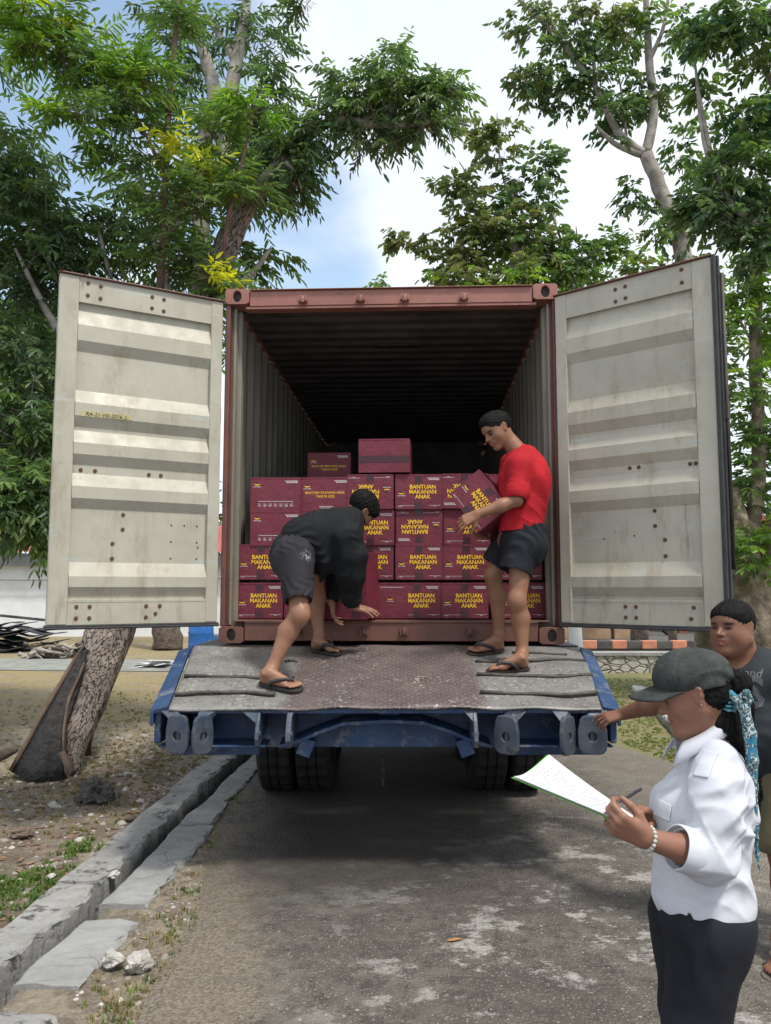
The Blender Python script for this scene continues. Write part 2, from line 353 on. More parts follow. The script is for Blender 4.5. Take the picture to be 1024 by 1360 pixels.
# road
def road_mat():
    m = NM('worn_asphalt'); x = m.sep()
    n1 = m.noise(1.1, 8, .7); n2 = m.noise(9, 9, .8); n3 = m.noise(60, 5, .75)
    c = m.mix(m.rng(n1, .38, .64), (.092, .080, .068), (.15, .133, .113))
    c = m.mix(m.rng(n2, .42, .64), c, (.062, .055, .048))
    v = m.voro(70, out='Color'); vd = m.voro(70)
    agg = m.n('ShaderNodeSeparateColor'); m.l(v, agg.inputs[0])
    c = m.mix(m.math('MULTIPLY', m.rng(agg.outputs[0], .45, .9), m.rng(vd, .3, .5, 1, 0)), c, (.165, .15, .13))
    c = m.mix(m.math('MULTIPLY', m.math('MULTIPLY', m.rng(agg.outputs[1], .88, .93), .6), m.rng(vd, .24, .42, 1, 0)), c, (.36, .34, .31))
    v2 = m.voro(24, out='Color'); a2 = m.n('ShaderNodeSeparateColor'); m.l(v2, a2.inputs[0])
    c = m.mix(m.math('MULTIPLY', m.rng(a2.outputs[2], .9, .93), m.rng(m.voro(24), .2, .32, 1, 0)), c, (.36, .33, .29))
    # pale worn patches of old concrete
    pm = m.rng(m.noise(2.6, 10, .74, off=(2.4, 1.3, 0), stretch=(1, 1.3, 1)), .525, .595)
    pm2 = m.math('MULTIPLY', pm, m.rng(m.noise(14, 6, .8, off=(2, 0, 5)), .36, .46)); side = m.rng(x[0], -.7, .5, .15, 1)
    nearf = m.rng(x[1], 4.8, 6.2, 1, .25)
    pf = m.math('MULTIPLY', pm2, m.math('MULTIPLY', side, nearf))
    c = m.mix(pf, c, m.mix(m.rng(n3, .35, .65), (.37, .355, .33), (.26, .25, .225)))
    # earth on both edges
    ed = m.math('ADD', x[0], m.math('MULTIPLY', m.noise(2.2, 8, .7), 1.1))
    el = m.rng(m.math('ADD', m.math('ADD', x[0], m.math('MULTIPLY', m.noise(3.2, 10, .78), 1.9)), m.math('MULTIPLY', m.math('SUBTRACT', x[1], 3.0), .21)), .38, .70, 1, 0); c = m.mix(m.math('MULTIPLY', el, m.rng(n2, .30, .46)), c, m.mix(m.rng(n3, .4, .6), (.125, .102, .077), (.225, .19, .152)))
    er = m.rng(ed, 1.75, 3.0); c = m.mix(m.math('MULTIPLY', er, .75), c, m.mix(m.rng(n3, .4, .6), (.15, .132, .108), (.24, .215, .18)))
    # darker, less rough patch from below the ramp onwards
    dkpatch = m.math('MULTIPLY', m.rng(m.math('ADD', m.math('ABSOLUTE', m.math('ADD', x[0], .05)), m.math('MULTIPLY', m.noise(2.5, 6, .7), .6)), .8, 1.5, 1, 0), m.rng(m.math('ADD', x[1], m.math('MULTIPLY', m.noise(3, 6, .7), .8)), 4.2, 5.4))
    c = m.mix(m.math('MULTIPLY', dkpatch, .75), c, (.035, .031, .028))
    h = m.math('ADD', m.math('MULTIPLY', m.math('SUBTRACT', 1.0, vd), .7), m.math('MULTIPLY', n2, .8))
    return m.fin(c, m.mix(dkpatch, (.85,) * 3, (.6,) * 3), m.bump(h, 1.0, .012, m.bump(n1, .3, .05)), spec=.3)
MT['road'] = road_mat()
ry = np.concatenate([np.arange(-6, 2, .5), np.arange(2, 12, .1), np.arange(12, 70, 2)])
rt_ = np.linspace(0, 1, 60)
lx = np.interp(ry, [-6, 3.0, 4.2, 5.5, 6.7, 12, 70], [-1.0, -.95, -1.0, -1.15, -1.18, -1.05, .2]) + .03 * vnoise(ry, ry * 0, 2, 4, 3)
rx = np.interp(ry, [-6, 4, 7.5, 8.6, 12, 18, 70], [6, 4.0, 2.85, 2.5, 2.45, 2.6, 4]) + .06 * vnoise(ry, ry * 0, 4, 4, 3)
RX = lx[:, None] + (rx - lx)[:, None] * rt_[None]; RY = np.repeat(ry[:, None], 60, 1)
edge = np.minimum(rt_, 1 - rt_)[None] * (rx - lx)[:, None]
RZ = -.004 + .014 * np.clip(edge / .12, 0, 1) + .004 * vnoise(RX, RY, 9, 4, 4)
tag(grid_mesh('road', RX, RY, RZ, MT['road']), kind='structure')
# concrete of kerb and drain
def conc(name, a=(.38, .375, .36), b=(.27, .265, .25), dark=(.075, .07, .062), th=.56):
    m = NM(name); c = m.mix(m.rng(m.noise(2.4, 9, .7), .35, .65), a, b)
    c = m.mix(m.rng(m.noise(9, 9, .75), th - .03, th + .08), c, dark); c = m.mix(m.math('MULTIPLY', m.rng(m.noise(70, 4, .7), .6, .68), .5), c, (.4, .39, .37))
    cr = m.rng(m.voro(3.1, 'DISTANCE_TO_EDGE'), .0, .012, 1, 0); c = m.mix(m.math('MULTIPLY', m.math('MULTIPLY', cr, m.rng(m.noise(3, 4, .6, off=(4, 4, 0)), .5, .6)), .7), c, (.04, .036, .032))
    return m.fin(c, .85, m.bump(m.noise(14, 8, .75), .9, .03, m.bump(m.noise(90, 4), .4, .004)), spec=.3)
MT['conc'] = conc('weathered_concrete'); MT['conc2'] = conc('pale_concrete', (.36, .36, .35), (.27, .27, .26), (.13, .125, .115), .62)
MT['drainm'] = simple('drain_mud', (.03, .027, .022), (.02, .018, .015), 8, .9, .6, 40)
def slab_strip(name, y0, y1, r0, r1, ztop, zbot, mat, seed, step=.045, rag=.02, label=None, cat='kerb', group=None):
    # ragged concrete bar running along the drain: cross-section r0..r1 relative to the drain centre
    rs = np.random.RandomState(seed); Y = np.arange(y0, y1 + 1e-6, step); n = len(Y)
    e0 = r0 + rag * vnoise(Y, Y * 0, seed, 5, 6); e1 = r1 + rag * vnoise(Y, Y * 0, seed + 1, 5, 6)
    zt = ztop + .006 * vnoise(Y, Y * 0, seed + 2, 4, 5)
    cols = []
    prof = [(0, zbot, 0), (0, ztop - .02, 0), (.0, ztop - .006, .006), (0, ztop, .018), (.35, ztop, 0), (.65, ztop, 0), (1, ztop, -.018), (1, ztop - .006, -.006), (1, ztop - .02, 0), (1, (ztop + zbot) / 2, 0), (1, zbot, 0)]
    X = np.zeros((n, len(prof))); Z = np.zeros_like(X)
    for j, (t, z, o) in enumerate(prof):
        X[:, j] = drain_x(Y) + e0 + (e1 - e0) * t + o; Z[:, j] = z + (zt - ztop if z > zbot else 0) + .004 * rs.randn(n) * (0 < t) * (z == ztop)
        if j >= 6: X[:, j] += .010 * vnoise(Y, Y * 0 + j * 3.1, seed + 5, 5, 13) + .006 * rs.randn(n); Z[:, j] += .004 * rs.randn(n) * (z > zbot)
    YY = np.repeat(Y[:, None], len(prof), 1)
    co = np.stack([X, YY, Z], -1).reshape(-1, 3); m = len(prof)
    i = np.arange(n - 1)[:, None] * m + np.arange(m - 1)[None]
    q = [tuple(a) for a in np.stack([i, i + m, i + m + 1, i + 1], -1).reshape(-1, 4)]
    q.append(tuple(range(m))); q.append(tuple((n - 1) * m + k for k in range(m))[::-1])
    me = bpy.data.meshes.new(name); me.from_pydata([tuple(c) for c in co], [], q); me.materials.append(mat)
    for p in me.polygons: p.use_smooth = False
    me.update(); o = link(name, me)
    return tag(o, label, cat, group)
for k, (a, b, dz, lb) in enumerate([(.5, 4.55, 0, 'chipped concrete kerb section nearest the camera left of the drain'), (4.565, 6.52, .004, 'cracked concrete kerb section in the middle beside the drain'), (6.535, 8.6, .03, 'raised concrete kerb section beside the lowered trailer ramp'), (8.62, 16, .0, 'long far concrete kerb section behind the trailer ramp on the left')]):
    slab_strip('drain_kerb', a, b, -.285, -.06, .045 + dz, -.28, MT['conc'], 11 + k, label=lb, group='concrete kerb sections along the open drain')
for k, (a, b, w1, lb) in enumerate([(3.50, 4.15, .31, 'short detached pale concrete slab right of the drain'), (4.34, 5.75, .285, 'cracked pale concrete slab right of the drain in the middle'), (5.76, 7.3, .235, 'smooth pale grey slab right of the drain reaching towards the wheels'), (7.32, 12, .22, 'far pale slab along the drain in the trailer shadow')]):
    slab_strip('drain_slab', a, b, .025, w1, .012, -.28, MT['conc2'], 31 + k, label=lb, group='pale slabs along the road side of the drain')
def rock(name, c, r, mat, seed, label, cat='stone', flat=1.0, group=None, rough=.3, parent=None, box=False):
    bm = bmesh.new(); bmesh.ops.create_icosphere(bm, subdivisions=4, radius=1); rs = random.Random(seed)
    ph = [Vector((rs.uniform(-1, 1), rs.uniform(-1, 1), rs.uniform(-1, 1))).normalized() for _ in range(12)]; cut = [rs.uniform(.62, .95) for _ in ph]
    from mathutils import noise as NZ
    for v in bm.verts:
        p = v.co.copy()
        for d, k in zip(ph, cut):
            t = p.dot(d)
            if t > k: p -= d * (t - k) * .85
        p *= 1 + rough * NZ.fractal(p * 1.8 + Vector((seed, 0, 0)), 1, 2, 5)
        v.co = Vector((p.x * r[0], p.y * r[1], p.z * r[2] * flat))
    me = bpy.data.meshes.new(name); bm.to_mesh(me); bm.free(); me.materials.append(mat)
    o = link(name, me, parent); o.location = c; o.rotation_euler = (0, 0, rs.uniform(0, 6))
    if label: tag(o, label, cat, group)
    return o
MT['rockw'] = simple('pale_limestone', (.46, .45, .42), (.26, .24, .21), 14, .9, .6, 40, bd=.01)
MT['rockd'] = simple('dark_porous_rock', (.05, .045, .042), (.11, .10, .095), 16, .95, .9, 30, bd=.03)
# channel end block, bottom left
b = gnd(10, 1335); o = rock('concrete_block', (-1.44, 3.10, -.03), (.27, .24, .11), MT['conc'], 5, 'rough concrete lump covering the drain at the bottom left corner', 'concrete block', rough=.12); o.rotation_euler = (0, 0, .3)
for i, (px, py, r, lb) in enumerate([(150, 1283, .055, 'left of two whitish stones lying beside the near concrete slab'), (183, 1288, .06, 'right of two whitish stones lying beside the near concrete slab')]):
    p = gnd(px, py); rock('stone', (p.x, p.y, .03), (r, r * .8, r * .75), MT['rockw'], 20 + i, lb, group='whitish stones beside the slab')
p = gnd(124, 1068); rock('dark_rock', (p.x, p.y, .07), (.17, .13, .12), MT['rockd'], 77, 'dark porous rock lump in front of the leaning tree trunk', 'rock', rough=.5)
for i, (px, py, r, lb) in enumerate([(170, 1035, .09, 'flat pale broken stone right of the dark rock'), (58, 1035, .06, 'rounded pale stone at the foot of the burnt trunk'), (28, 1112, .08, 'brownish stone half sunk in the dark soil on the left'), (150, 1168, .045, 'small white stone near the green weeds by the kerb'), (68, 1170, .03, 'tiny pale stone on the dark soil at left'), (172, 1092, .05, 'brown rounded stone between the dark rock and the kerb')]):
    p = gnd(px, py); rock('stone', (p.x, p.y, .03), (r, r * .8, r * .4), MT['rockw'] if i != 2 and i != 5 else simple('brown_stone%d' % i, (.16, .11, .08), (.09, .07, .055), 12, .9, .5, 40), 40 + i, lb)
# loose pebbles, litter, grass: stuff
def pebbles(name, n, region, size, cols, seed, label):
    rs = np.random.RandomState(seed); V = []; Q = []; C = []
    base = np.array([[1, 0, 0], [.3, .9, 0], [-.8, .6, 0], [-.8, -.6, 0], [.3, -.9, 0], [.5, .1, .55], [-.3, .4, .6], [-.3, -.4, .5]])
    T = np.array([[0, 1, 5], [1, 6, 5], [1, 2, 6], [2, 3, 6], [3, 7, 6], [3, 4, 7], [4, 5, 7], [4, 0, 5], [5, 6, 7]])
    k = 0
    while k < n:
        x, y = region(rs)
        s = size * rs.lognormal(0, .5); a = rs.uniform(0, 6.28); c, sn = math.cos(a), math.sin(a)
        b = base * [s, s * rs.uniform(.6, 1), s * rs.uniform(.5, 1)] * rs.uniform(.8, 1.2, (8, 1))
        z = gz(x, y) - .002
        V.append(np.stack([b[:, 0] * c - b[:, 1] * sn + x, b[:, 0] * sn + b[:, 1] * c + y, b[:, 2] + z], 1)); Q.append(T + 8 * k)
        cc = np.array(cols[rs.randint(len(cols))]) * rs.uniform(.7, 1.2); C.append(np.repeat(cc[None], 8, 0)); k += 1
    me = mesh_np(name, np.concatenate(V), np.concatenate(Q), MT['attr'], False, np.concatenate(C))
    return tag(link(name, me), label, 'pebbles', kind='stuff')
def gz(x, y):
    i = np.clip(np.searchsorted(ys, y) - 1, 0, len(ys) - 2); r = x - float(drain_x(y)); j = np.clip(np.searchsorted(rel, r) - 1, 0, len(rel) - 2)
    u = (y - ys[i]) / (ys[i + 1] - ys[i]); v = (r - rel[j]) / (rel[j + 1] - rel[j])
    return float((ZZ[i, j] * (1 - v) + ZZ[i, j + 1] * v) * (1 - u) + (ZZ[i + 1, j] * (1 - v) + ZZ[i + 1, j + 1] * v) * u)
def attr_mat(name, rough=.85, bump=.3, spec=.3, trans=0):
    m = NM(name); c = m.attr(); m.fin(c, rough, m.bump(m.noise(60), bump, .004), spec=spec)
    if trans:
        t = m.n('ShaderNodeBsdfTranslucent'); m.l(m.mix(1.0, c, (1.5, 1.6, .7), 'MULTIPLY'), t.inputs[0]); mx = m.n('ShaderNodeMixShader'); mx.inputs[0].default_value = trans
        m.l(m.p.outputs[0], mx.inputs[1]); m.l(t.outputs[0], mx.inputs[2]); m.l(mx.outputs[0], m.o.inputs[0])
    return m.m
MT['attr'] = attr_mat('pebble_stone')
def reg_left(rs):
    y = rs.uniform(3.2, 9.5) ** 1.0; return float(drain_x(y)) - .32 - abs(rs.normal(0, 1.3)), y
def reg_mid(rs):
    y = rs.uniform(3.0, 7.5); return float(drain_x(y)) + .3 + rs.uniform(0, .95) * 1.0, y
PC = [(.30, .27, .23), (.22, .2, .17), (.40, .38, .35), (.15, .12, .1), (.2, .13, .09), (.12, .1, .08)]
pebbles('pebbles', 5200, reg_left, .012, PC, 1, 'small mixed stones scattered over the bare soil left of the drain')
pebbles('pebbles', 5200, reg_mid, .008, PC, 2, 'fine gravel along the left edge of the asphalt beside the slab')
pebbles('pebbles', 1500, lambda rs: (rs.uniform(-.7, 2.6), rs.uniform(2.8, 8)), .0065, [(.2, .185, .165), (.33, .31, .28), (.1, .09, .08)], 3, 'loose grit lying on the worn asphalt road')
def blades(name, n, region, h, cols, seed, label, wd=.004, cat='grass'):
    rs = np.random.RandomState(seed); V = []; Q = []; C = []; k = 0
    for _ in range(n):
        x, y = region(rs); z = gz(x, y); nb = rs.randint(5, 12)
        cc = np.array(cols[rs.randint(len(cols))])
        for b_ in range(nb):
            a = rs.uniform(0, 6.28); L_ = h * rs.uniform(.5, 1.3); lean = rs.uniform(.2, 1.0); d = np.array([math.cos(a), math.sin(a), 0]); s = np.array([-d[1], d[0], 0]) * wd * rs.uniform(.6, 1.4)
            o = np.array([x, y, z]) + np.array([rs.normal(0, .012), rs.normal(0, .012), 0])
            m_ = o + d * L_ * lean * .4 + np.array([0, 0, L_ * .6]); t = o + d * L_ * lean + np.array([0, 0, L_ * (1 - .35 * lean)])
            V += [o - s, o + s, m_ + s * .7, m_ - s * .7, t]; Q += [(k, k + 1, k + 2), (k, k + 2, k + 3), (k + 3, k + 2, k + 4)]
            C += [cc * rs.uniform(.7, 1.25)] * 5; k += 5
    me = mesh_np(name, np.array(V), np.array(Q), MT['leaf'], False, np.array(C)); return tag(link(name, me), label, cat, kind='stuff')
MT['leaf'] = attr_mat('leaf_green', .42, .1, .5, .42)
GC = [(.10, .16, .03), (.16, .2, .05), (.24, .21, .09), (.07, .12, .03)]
def clump(cs):
    def f(rs):
        c = cs[rs.randint(len(cs))]; p = gnd(c[0], c[1]); return p.x + rs.normal(0, c[2]), p.y + rs.normal(0, c[2] * 1.3)
    return f
blades('grass', 260, clump([(105, 1130, .07), (70, 1165, .1), (25, 1200, .12), (90, 1180, .06), (15, 1175, .08)]), .032, [(.10, .18, .03), (.07, .14, .025), (.15, .2, .06)], 4, 'bright green weeds on the dark soil beside the kerb', .006)
blades('grass', 330, clump([(225, 1235, .12), (260, 1180, .14), (235, 1110, .10), (200, 1300, .12), (300, 1120, .12), (260, 1330, .15), (170, 1340, .12), (330, 1060, .1)]), .03, GC + [(.28, .22, .12), (.25, .19, .1)], 5, 'thin dry grass between the pale slab and the asphalt', .003)
def reg_v(rs):
    y = rs.uniform(6.8, 15); return float(np.interp(y, [6.8, 8.6, 12, 15], [2.95, 2.6, 2.5, 2.55])) + rs.uniform(0, 1.3 + (y > 9) * 2.5), y
blades('grass', 4200, reg_v, .022, [(.14, .19, .04), (.2, .22, .06), (.26, .23, .1), (.11, .16, .035)], 6, 'short patchy green grass on the verge right of the road', .005)
def reg_l(rs):
    y = rs.uniform(5.5, 13); return float(drain_x(y)) - .4 - abs(rs.normal(0, 1.8)), y
blades('grass', 1800, reg_l, .03, [(.2, .19, .07), (.28, .22, .1), (.13, .15, .05)], 8, 'sparse yellowish grass around the leaning tree', .004)
# fallen leaves
def fallen(name, pts, label, group=None, seed=0, stuff=False, size=.05, cols=((.16, .085, .045), (.22, .14, .08), (.12, .06, .035))):
    rs = np.random.RandomState(seed); V = []; Q = []; C = []; k = 0
    for (x, y, z) in pts:
        a = rs.uniform(0, 6.28); L_ = size * rs.uniform(.7, 1.4); W = L_ * rs.uniform(.3, .45); c, s = math.cos(a), math.sin(a); cc = np.array(cols[rs.randint(len(cols))]) * rs.uniform(.8, 1.2)
        prof = [(-1, 0, 0), (-.5, .8, .3), (.1, 1, .35), (.6, .6, .25), (1, 0, .1), (.6, -.6, .25), (.1, -1, .35), (-.5, -.8, .3)]
        mid = [(-.5, 0, 0), (.1, 0, .02), (.6, 0, .04)]
        for (u, v, w_) in prof + mid: V.append((x + u * L_ * c - v * W * s, y + u * L_ * s + v * W * c, z + .003 + w_ * W * rs.uniform(.7, 1.3)))
        for t in ((0, 8, 1), (1, 8, 9), (1, 9, 2), (2, 9, 10), (2, 10, 3), (3, 10, 4), (4, 10, 5), (5, 10, 6), (6, 10, 9), (6, 9, 7), (7, 9, 8), (7, 8, 0)): Q.append(tuple(k + i for i in t))
        C += [cc] * 11; k += 11
    me = mesh_np(name, np.array(V), np.array(Q), MT['attr'], False, np.array(C)); o = link(name, me)
    return tag(o, label, 'leaf' if not stuff else 'leaf litter', group, 'stuff' if stuff else None)
p = gnd(604, 1253); fallen('dry_leaf', [(p.x, p.y, .012)], 'orange brown dry leaf lying alone in the middle of the asphalt', size=.035, seed=3, cols=((.34, .16, .06),))
p = gnd(622, 1216); fallen('dry_leaf', [(p.x, p.y, .012)], 'small curled brown leaf on the asphalt above the orange one', size=.02, seed=5)
rs = np.random.RandomState(4); pts = []
for _ in range(900):
    y = rs.uniform(3.1, 9); x = float(drain_x(y)) - .3 - abs(rs.normal(0, 1.2)); pts.append((x, y, gz(x, y)))
for _ in range(35):
    y = rs.uniform(3.0, 6); x = float(drain_x(y)) + .35 + rs.uniform(0, .7); pts.append((x, y, gz(x, y)))
fallen('leaf_litter', pts, 'brown leaf litter strewn over the soil on the left', stuff=True, size=.028)
# ------------------------------------------------------------------ container
YC = 5.69; CB = at(516, 855, YC).z; YAW = RA(-2.6)
CX = at(518, 620, YC).x
cont = thing('shipping_container', 'weathered oxide red shipping container standing open on the trailer with its cargo doors swung wide', 'shipping container', (CX, YC, CB), YAW)
W2, H, LEN = 1.219, 2.60, 6.06
# corner posts
for s in (-1, 1):
    m = MB(); x = s * (W2 - .05)
    m.box((s * (W2 - .02), .03, H / 2), (.036, .06, H - .236)); m.box((s * (W2 - .022), .10, H / 2), (.044, .08, H - .236))
    m.box((s * (W2 - .045), .085, H / 2), (.012, .05, H - .30))
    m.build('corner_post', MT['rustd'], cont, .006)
    # inner lining post strip
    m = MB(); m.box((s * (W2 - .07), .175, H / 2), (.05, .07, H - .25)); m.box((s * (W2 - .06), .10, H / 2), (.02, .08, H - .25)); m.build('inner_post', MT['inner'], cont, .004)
def casting(x, y, z, face):
    m = MB(); a, b, c = .178, .162, .118
    # block with oval hole in the front and side faces: ring front + box behind
    n = 24; hw, hh = .032, .044
    outer = []; inner = []
    for k in range(n):
        t = 2 * math.pi * (k + .5) / n; cx, sz = math.cos(t), math.sin(t); q = max(abs(cx), abs(sz)); outer.append((cx / q * a / 2, sz / q * c / 2)); inner.append((cx * hw, sz * hh))
    for (yy, flip) in ((0, 0), (.03, 1)):
        pass
    vs = [(o[0], 0, o[1]) for o in outer] + [(o[0], 0, o[1]) for o in inner] + [(o[0], .035, o[1]) for o in inner] + [(o[0], b, o[1]) for o in outer]
    fs = []
    for k in range(n):
        j = (k + 1) % n; fs += [(k, j, n + j, n + k), (n + k, n + j, 2 * n + j, 2 * n + k), (j, k, 3 * n + k, 3 * n + j)]
    m.add(vs, fs); m.add([(o[0], .036, o[1]) for o in inner], [tuple(range(n))[::-1]], 1); m.add([(o[0], b, o[1]) for o in outer], [tuple(range(n))[::-1]], 0)
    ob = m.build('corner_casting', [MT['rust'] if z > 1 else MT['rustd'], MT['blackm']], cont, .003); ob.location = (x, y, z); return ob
for s in (-1, 1):
    for z in (.059, H - .059): casting(s * (W2 - .087), -.012, z, 1); 
for s in (-1, 1):
    for z in (.059, H - .059): casting(s * (W2 - .087), LEN - .15, z, 1)
# header with lugs
m = MB(); m.box((0, .04, H - .075), (2 * W2 - .36, .08, .112)); m.box((0, .05, H - .143), (2 * W2 - .30, .09, .02)); m.box((0, .03, H - .012), (2 * W2 - .36, .10, .006))
hd = m.build('door_header', MT['rust'], cont, .004)
def lug(x, z, up):
    m = MB(); m.box((x, -.022, z), (.062, .045, .036)); m.cyl((x, -.05, z - .03 * up), (x, -.05, z + .02 * up), .018, 12); m.box((x - .022, -.045, z + .005 * up), (.012, .03, .045)); m.box((x + .022, -.045, z + .005 * up), (.012, .03, .045)); return m
for x in (-.64, -.215, .11, .54): lug(x, H - .10, 1).build('keeper_lug', MT['rust'], hd, .004)
# sill
m = MB(); m.box((0, .04, .085), (2 * W2 - .36, .08, .135)); m.box((0, .06, .158), (2 * W2 - .2, .14, .012)); m.box((0, .0, .15), (2 * W2 - .36, .02, .012))
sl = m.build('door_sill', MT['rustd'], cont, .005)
for x in (-.66, -.18, .10, .56): lug(x, .085, -1).build('keeper_lug', MT['rustd'], sl, .004)
# corrugated side walls
def corr(n0, n1, pitch=.278, dep=.036):
    pts = []; y = n0
    while y < n1: pts += [(y, 0), (y + .072, 0), (y + .14, dep), (y + .21, dep)]; y += pitch
    pts.append((n1, 0)); return pts
for s in (-1, 1):
    pts = corr(.21, LEN - .1); m = MB(); vs = []; fs = []
    for (y, d) in pts: vs += [(s * (W2 - .05 + d), y, .15), (s * (W2 - .05 + d), y, H - .1)]
    for i in range(len(pts) - 1): fs.append((2 * i, 2 * i + 2, 2 * i + 3, 2 * i + 1))
    m.add(vs, fs); m.box((s * (W2 - .03), LEN / 2, .09), (.06, LEN - .4, .16), 1); m.box((s * (W2 - .03), LEN / 2, H - .05), (.06, LEN - .4, .09), 1)
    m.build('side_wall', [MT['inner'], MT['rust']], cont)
m = MB(); vs = []; fs = []; pts = [(.1 + .209 * k + a, b) for k in range(28) for a, b in ((0, 0), (.055, 0), (.09, .020), (.165, .020))] + [(LEN - .1, 0)]
for (y, d) in pts: vs += [(-W2 + .05, y, H - .075 + d), (W2 - .05, y, H - .075 + d)]
for i in range(len(pts) - 1): fs.append((2 * i, 2 * i + 1, 2 * i + 3, 2 * i + 2))
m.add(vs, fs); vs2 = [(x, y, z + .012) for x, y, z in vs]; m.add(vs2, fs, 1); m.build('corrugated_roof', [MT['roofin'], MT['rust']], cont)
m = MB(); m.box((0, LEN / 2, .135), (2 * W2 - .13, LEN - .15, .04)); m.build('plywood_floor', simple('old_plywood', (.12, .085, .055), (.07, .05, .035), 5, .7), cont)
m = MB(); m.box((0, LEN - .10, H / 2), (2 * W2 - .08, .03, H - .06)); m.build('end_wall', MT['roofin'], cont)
m = MB(); m.box((.02, 1.15, H - .088), (.42, .07, .022)); m.build('roof_patch', MT['blackm'], cont)
# doors
def door(side, ang):
    Wd, Hd = (1.125 if side < 0 else 1.10), 2.335; zb = .152
    # local frame: x from hinge outwards 0..Wd, y toward the viewer's side = inner face (negative y), z up
    root = bpy.data.objects.new('cargo_door', None); col.objects.link(root); root.parent = cont
    root.location = (W2 - .022 if side > 0 else -W2 - .012, -.03, zb)
    # inner face must look to the camera: door rotated about hinge
    root.rotation_euler = (0, 0, ang)
    sx = side
    m = MB()
    prof = [(1.0, .0), (.925, .0), (.925, .03), (.905, .03), (.858, -.006), (.812, -.006), (.782, .03), (.668, .03), (.630, -.006), (.592, -.006), (.562, .03), (.552, .03), (.515, -.006), (.482, -.006), (.452, .03), (.428, .03), (.39, -.006), (.356, -.006), (.327, .03), (.175, .03), (.135, -.006), (.105, -.006), (.078, .03), (.070, .03), (.070, -.002), (.062, -.002), (.062, .0), (0, 0)]
    sm = .125 if side < 0 else .125; sh = .085
    x0, x1 = sh, Wd - sm; vs = []; fs = []
    for (t, d) in prof: vs += [(sx * x0, d, t * Hd), (sx * x1, d, t * Hd)]
    for i in range(len(prof) - 1): fs.append((2 * i, 2 * i + 1, 2 * i + 3, 2 * i + 2))
    m.add(vs, fs)
    # closing cheeks where the corrugation meets the stiles are slanted strips
    p = m.build('door_panel', MT['door'], root, .006, 2)
    m = MB(); m.box((sx * (Wd - sm / 2 + .001), .018, Hd / 2), (sm, .05, Hd)); m.box((sx * (sh / 2), .018, Hd / 2), (sh, .05, Hd)); m.box((sx * Wd / 2, .052, Hd / 2), (Wd - .03, .012, Hd - .01), 1)
    m.box((sx * Wd / 2, .012, Hd + .008), (Wd + .02, .07, .012), 1)
    m.build('door_frame', [MT['door'], MT['rustd']], root, .006)
    # gasket: bottom and outer edge
    m = MB(); m.box((sx * Wd / 2, .02, -.016), (Wd + .02, .075, .028)); m.box((sx * Wd / 2, -.012, -.022), (Wd + .03, .02, .012))
    if side > 0: m.box((sx * (Wd + .014), .02, Hd / 2), (.024, .075, Hd + .02)); m.box((sx * (Wd + .03), .035, Hd / 2), (.014, .03, Hd + .02))
    m.build('door_gasket', MT['rubber'], root, .004)
    # lock rods on the outer face
    for xx in (.30, .88):
        m = MB(); m.cyl((sx * xx, .10, -.03), (sx * xx, .10, Hd + .04), .017, 12); m.box((sx * xx, .085, .45), (.09, .06, .05)); m.box((sx * xx, .085, 1.3), (.09, .06, .05)); m.box((sx * xx, .085, 2.1), (.09, .06, .05)); m.build('lock_rod', MT['blackm'], root)
    if side > 0: m = MB(); m.cyl((sx * (Wd + .045), .06, .35), (sx * (Wd + .045), .06, Hd - .1), .012, 10); m.box((sx * (Wd + .04), .06, 1.35), (.03, .05, .12)); m.build('edge_rod', MT['blackm'], root)
    # hinges
    for z in (.25, .85, 1.5, 2.1): m = MB(); m.cyl((sx * -.0, .05, z - .06), (sx * -.0, .05, z + .06), .018, 10); m.build('hinge', MT['rustd'], root)
    # bolts
    m = MB(); m.cyl((0, .0, 0), (0, -.011, 0), .010, 8); m.cyl((0, .0, 0), (0, -.004, 0), .017, 10); b0 = None
    if side < 0: bl = [(.06, .985), (.15, .982), (.53, .978), (.62, .976), (.06, .948), (.15, .945), (.53, .943), (.62, .94), (.62, .008 + .02), (.06, .05), (.15, .05), (.55, .05), (.65, .05), (.06, .018), (.15, .018), (.55, .018), (.06, .438), (.16, .438), (.55, .438), (.64, .438), (.37, .315), (.37, .272), (.30, .23), (.30, .187)]
    else: bl = [(.07, .985), (.50, .978), (.58, .976), (.07, .948), (.50, .943), (.58, .94), (.49, .05), (.57, .05), (.07, .05), (.49, .02), (.57, .02), (.09, .02), (.07, .44), (.03, .44), (.45, .445), (.52, .445), (.34, .318), (.34, .275), (.27, .235), (.27, .19)]
    sm_b = [(.73, .29), (.83, .29), (.93, .29), (.73, .24), (.93, .24), (.73, .19), (.93, .19), (.94, .225)] if side < 0 else [(.74, .245), (.5, .25)]
    for k, (u, v) in enumerate(bl + sm_b):
        small = k >= len(bl); xx = (Wd - sm) - u * (Wd - sm - sh); d = 0.0 if (v > .925 or v < .062) else .030
        if b0 is None: o = m.build('bolt', MT['boltm'], root); b0 = o
        else: o = b0.copy(); col.objects.link(o); o.parent = root
        o.location = (sx * xx, d, v * Hd); s_ = .38 if small else .8; o.scale = (s_, s_, s_)
    return root
dl = door(-1, RA(32.5)); dr = door(1, RA(-37.5))
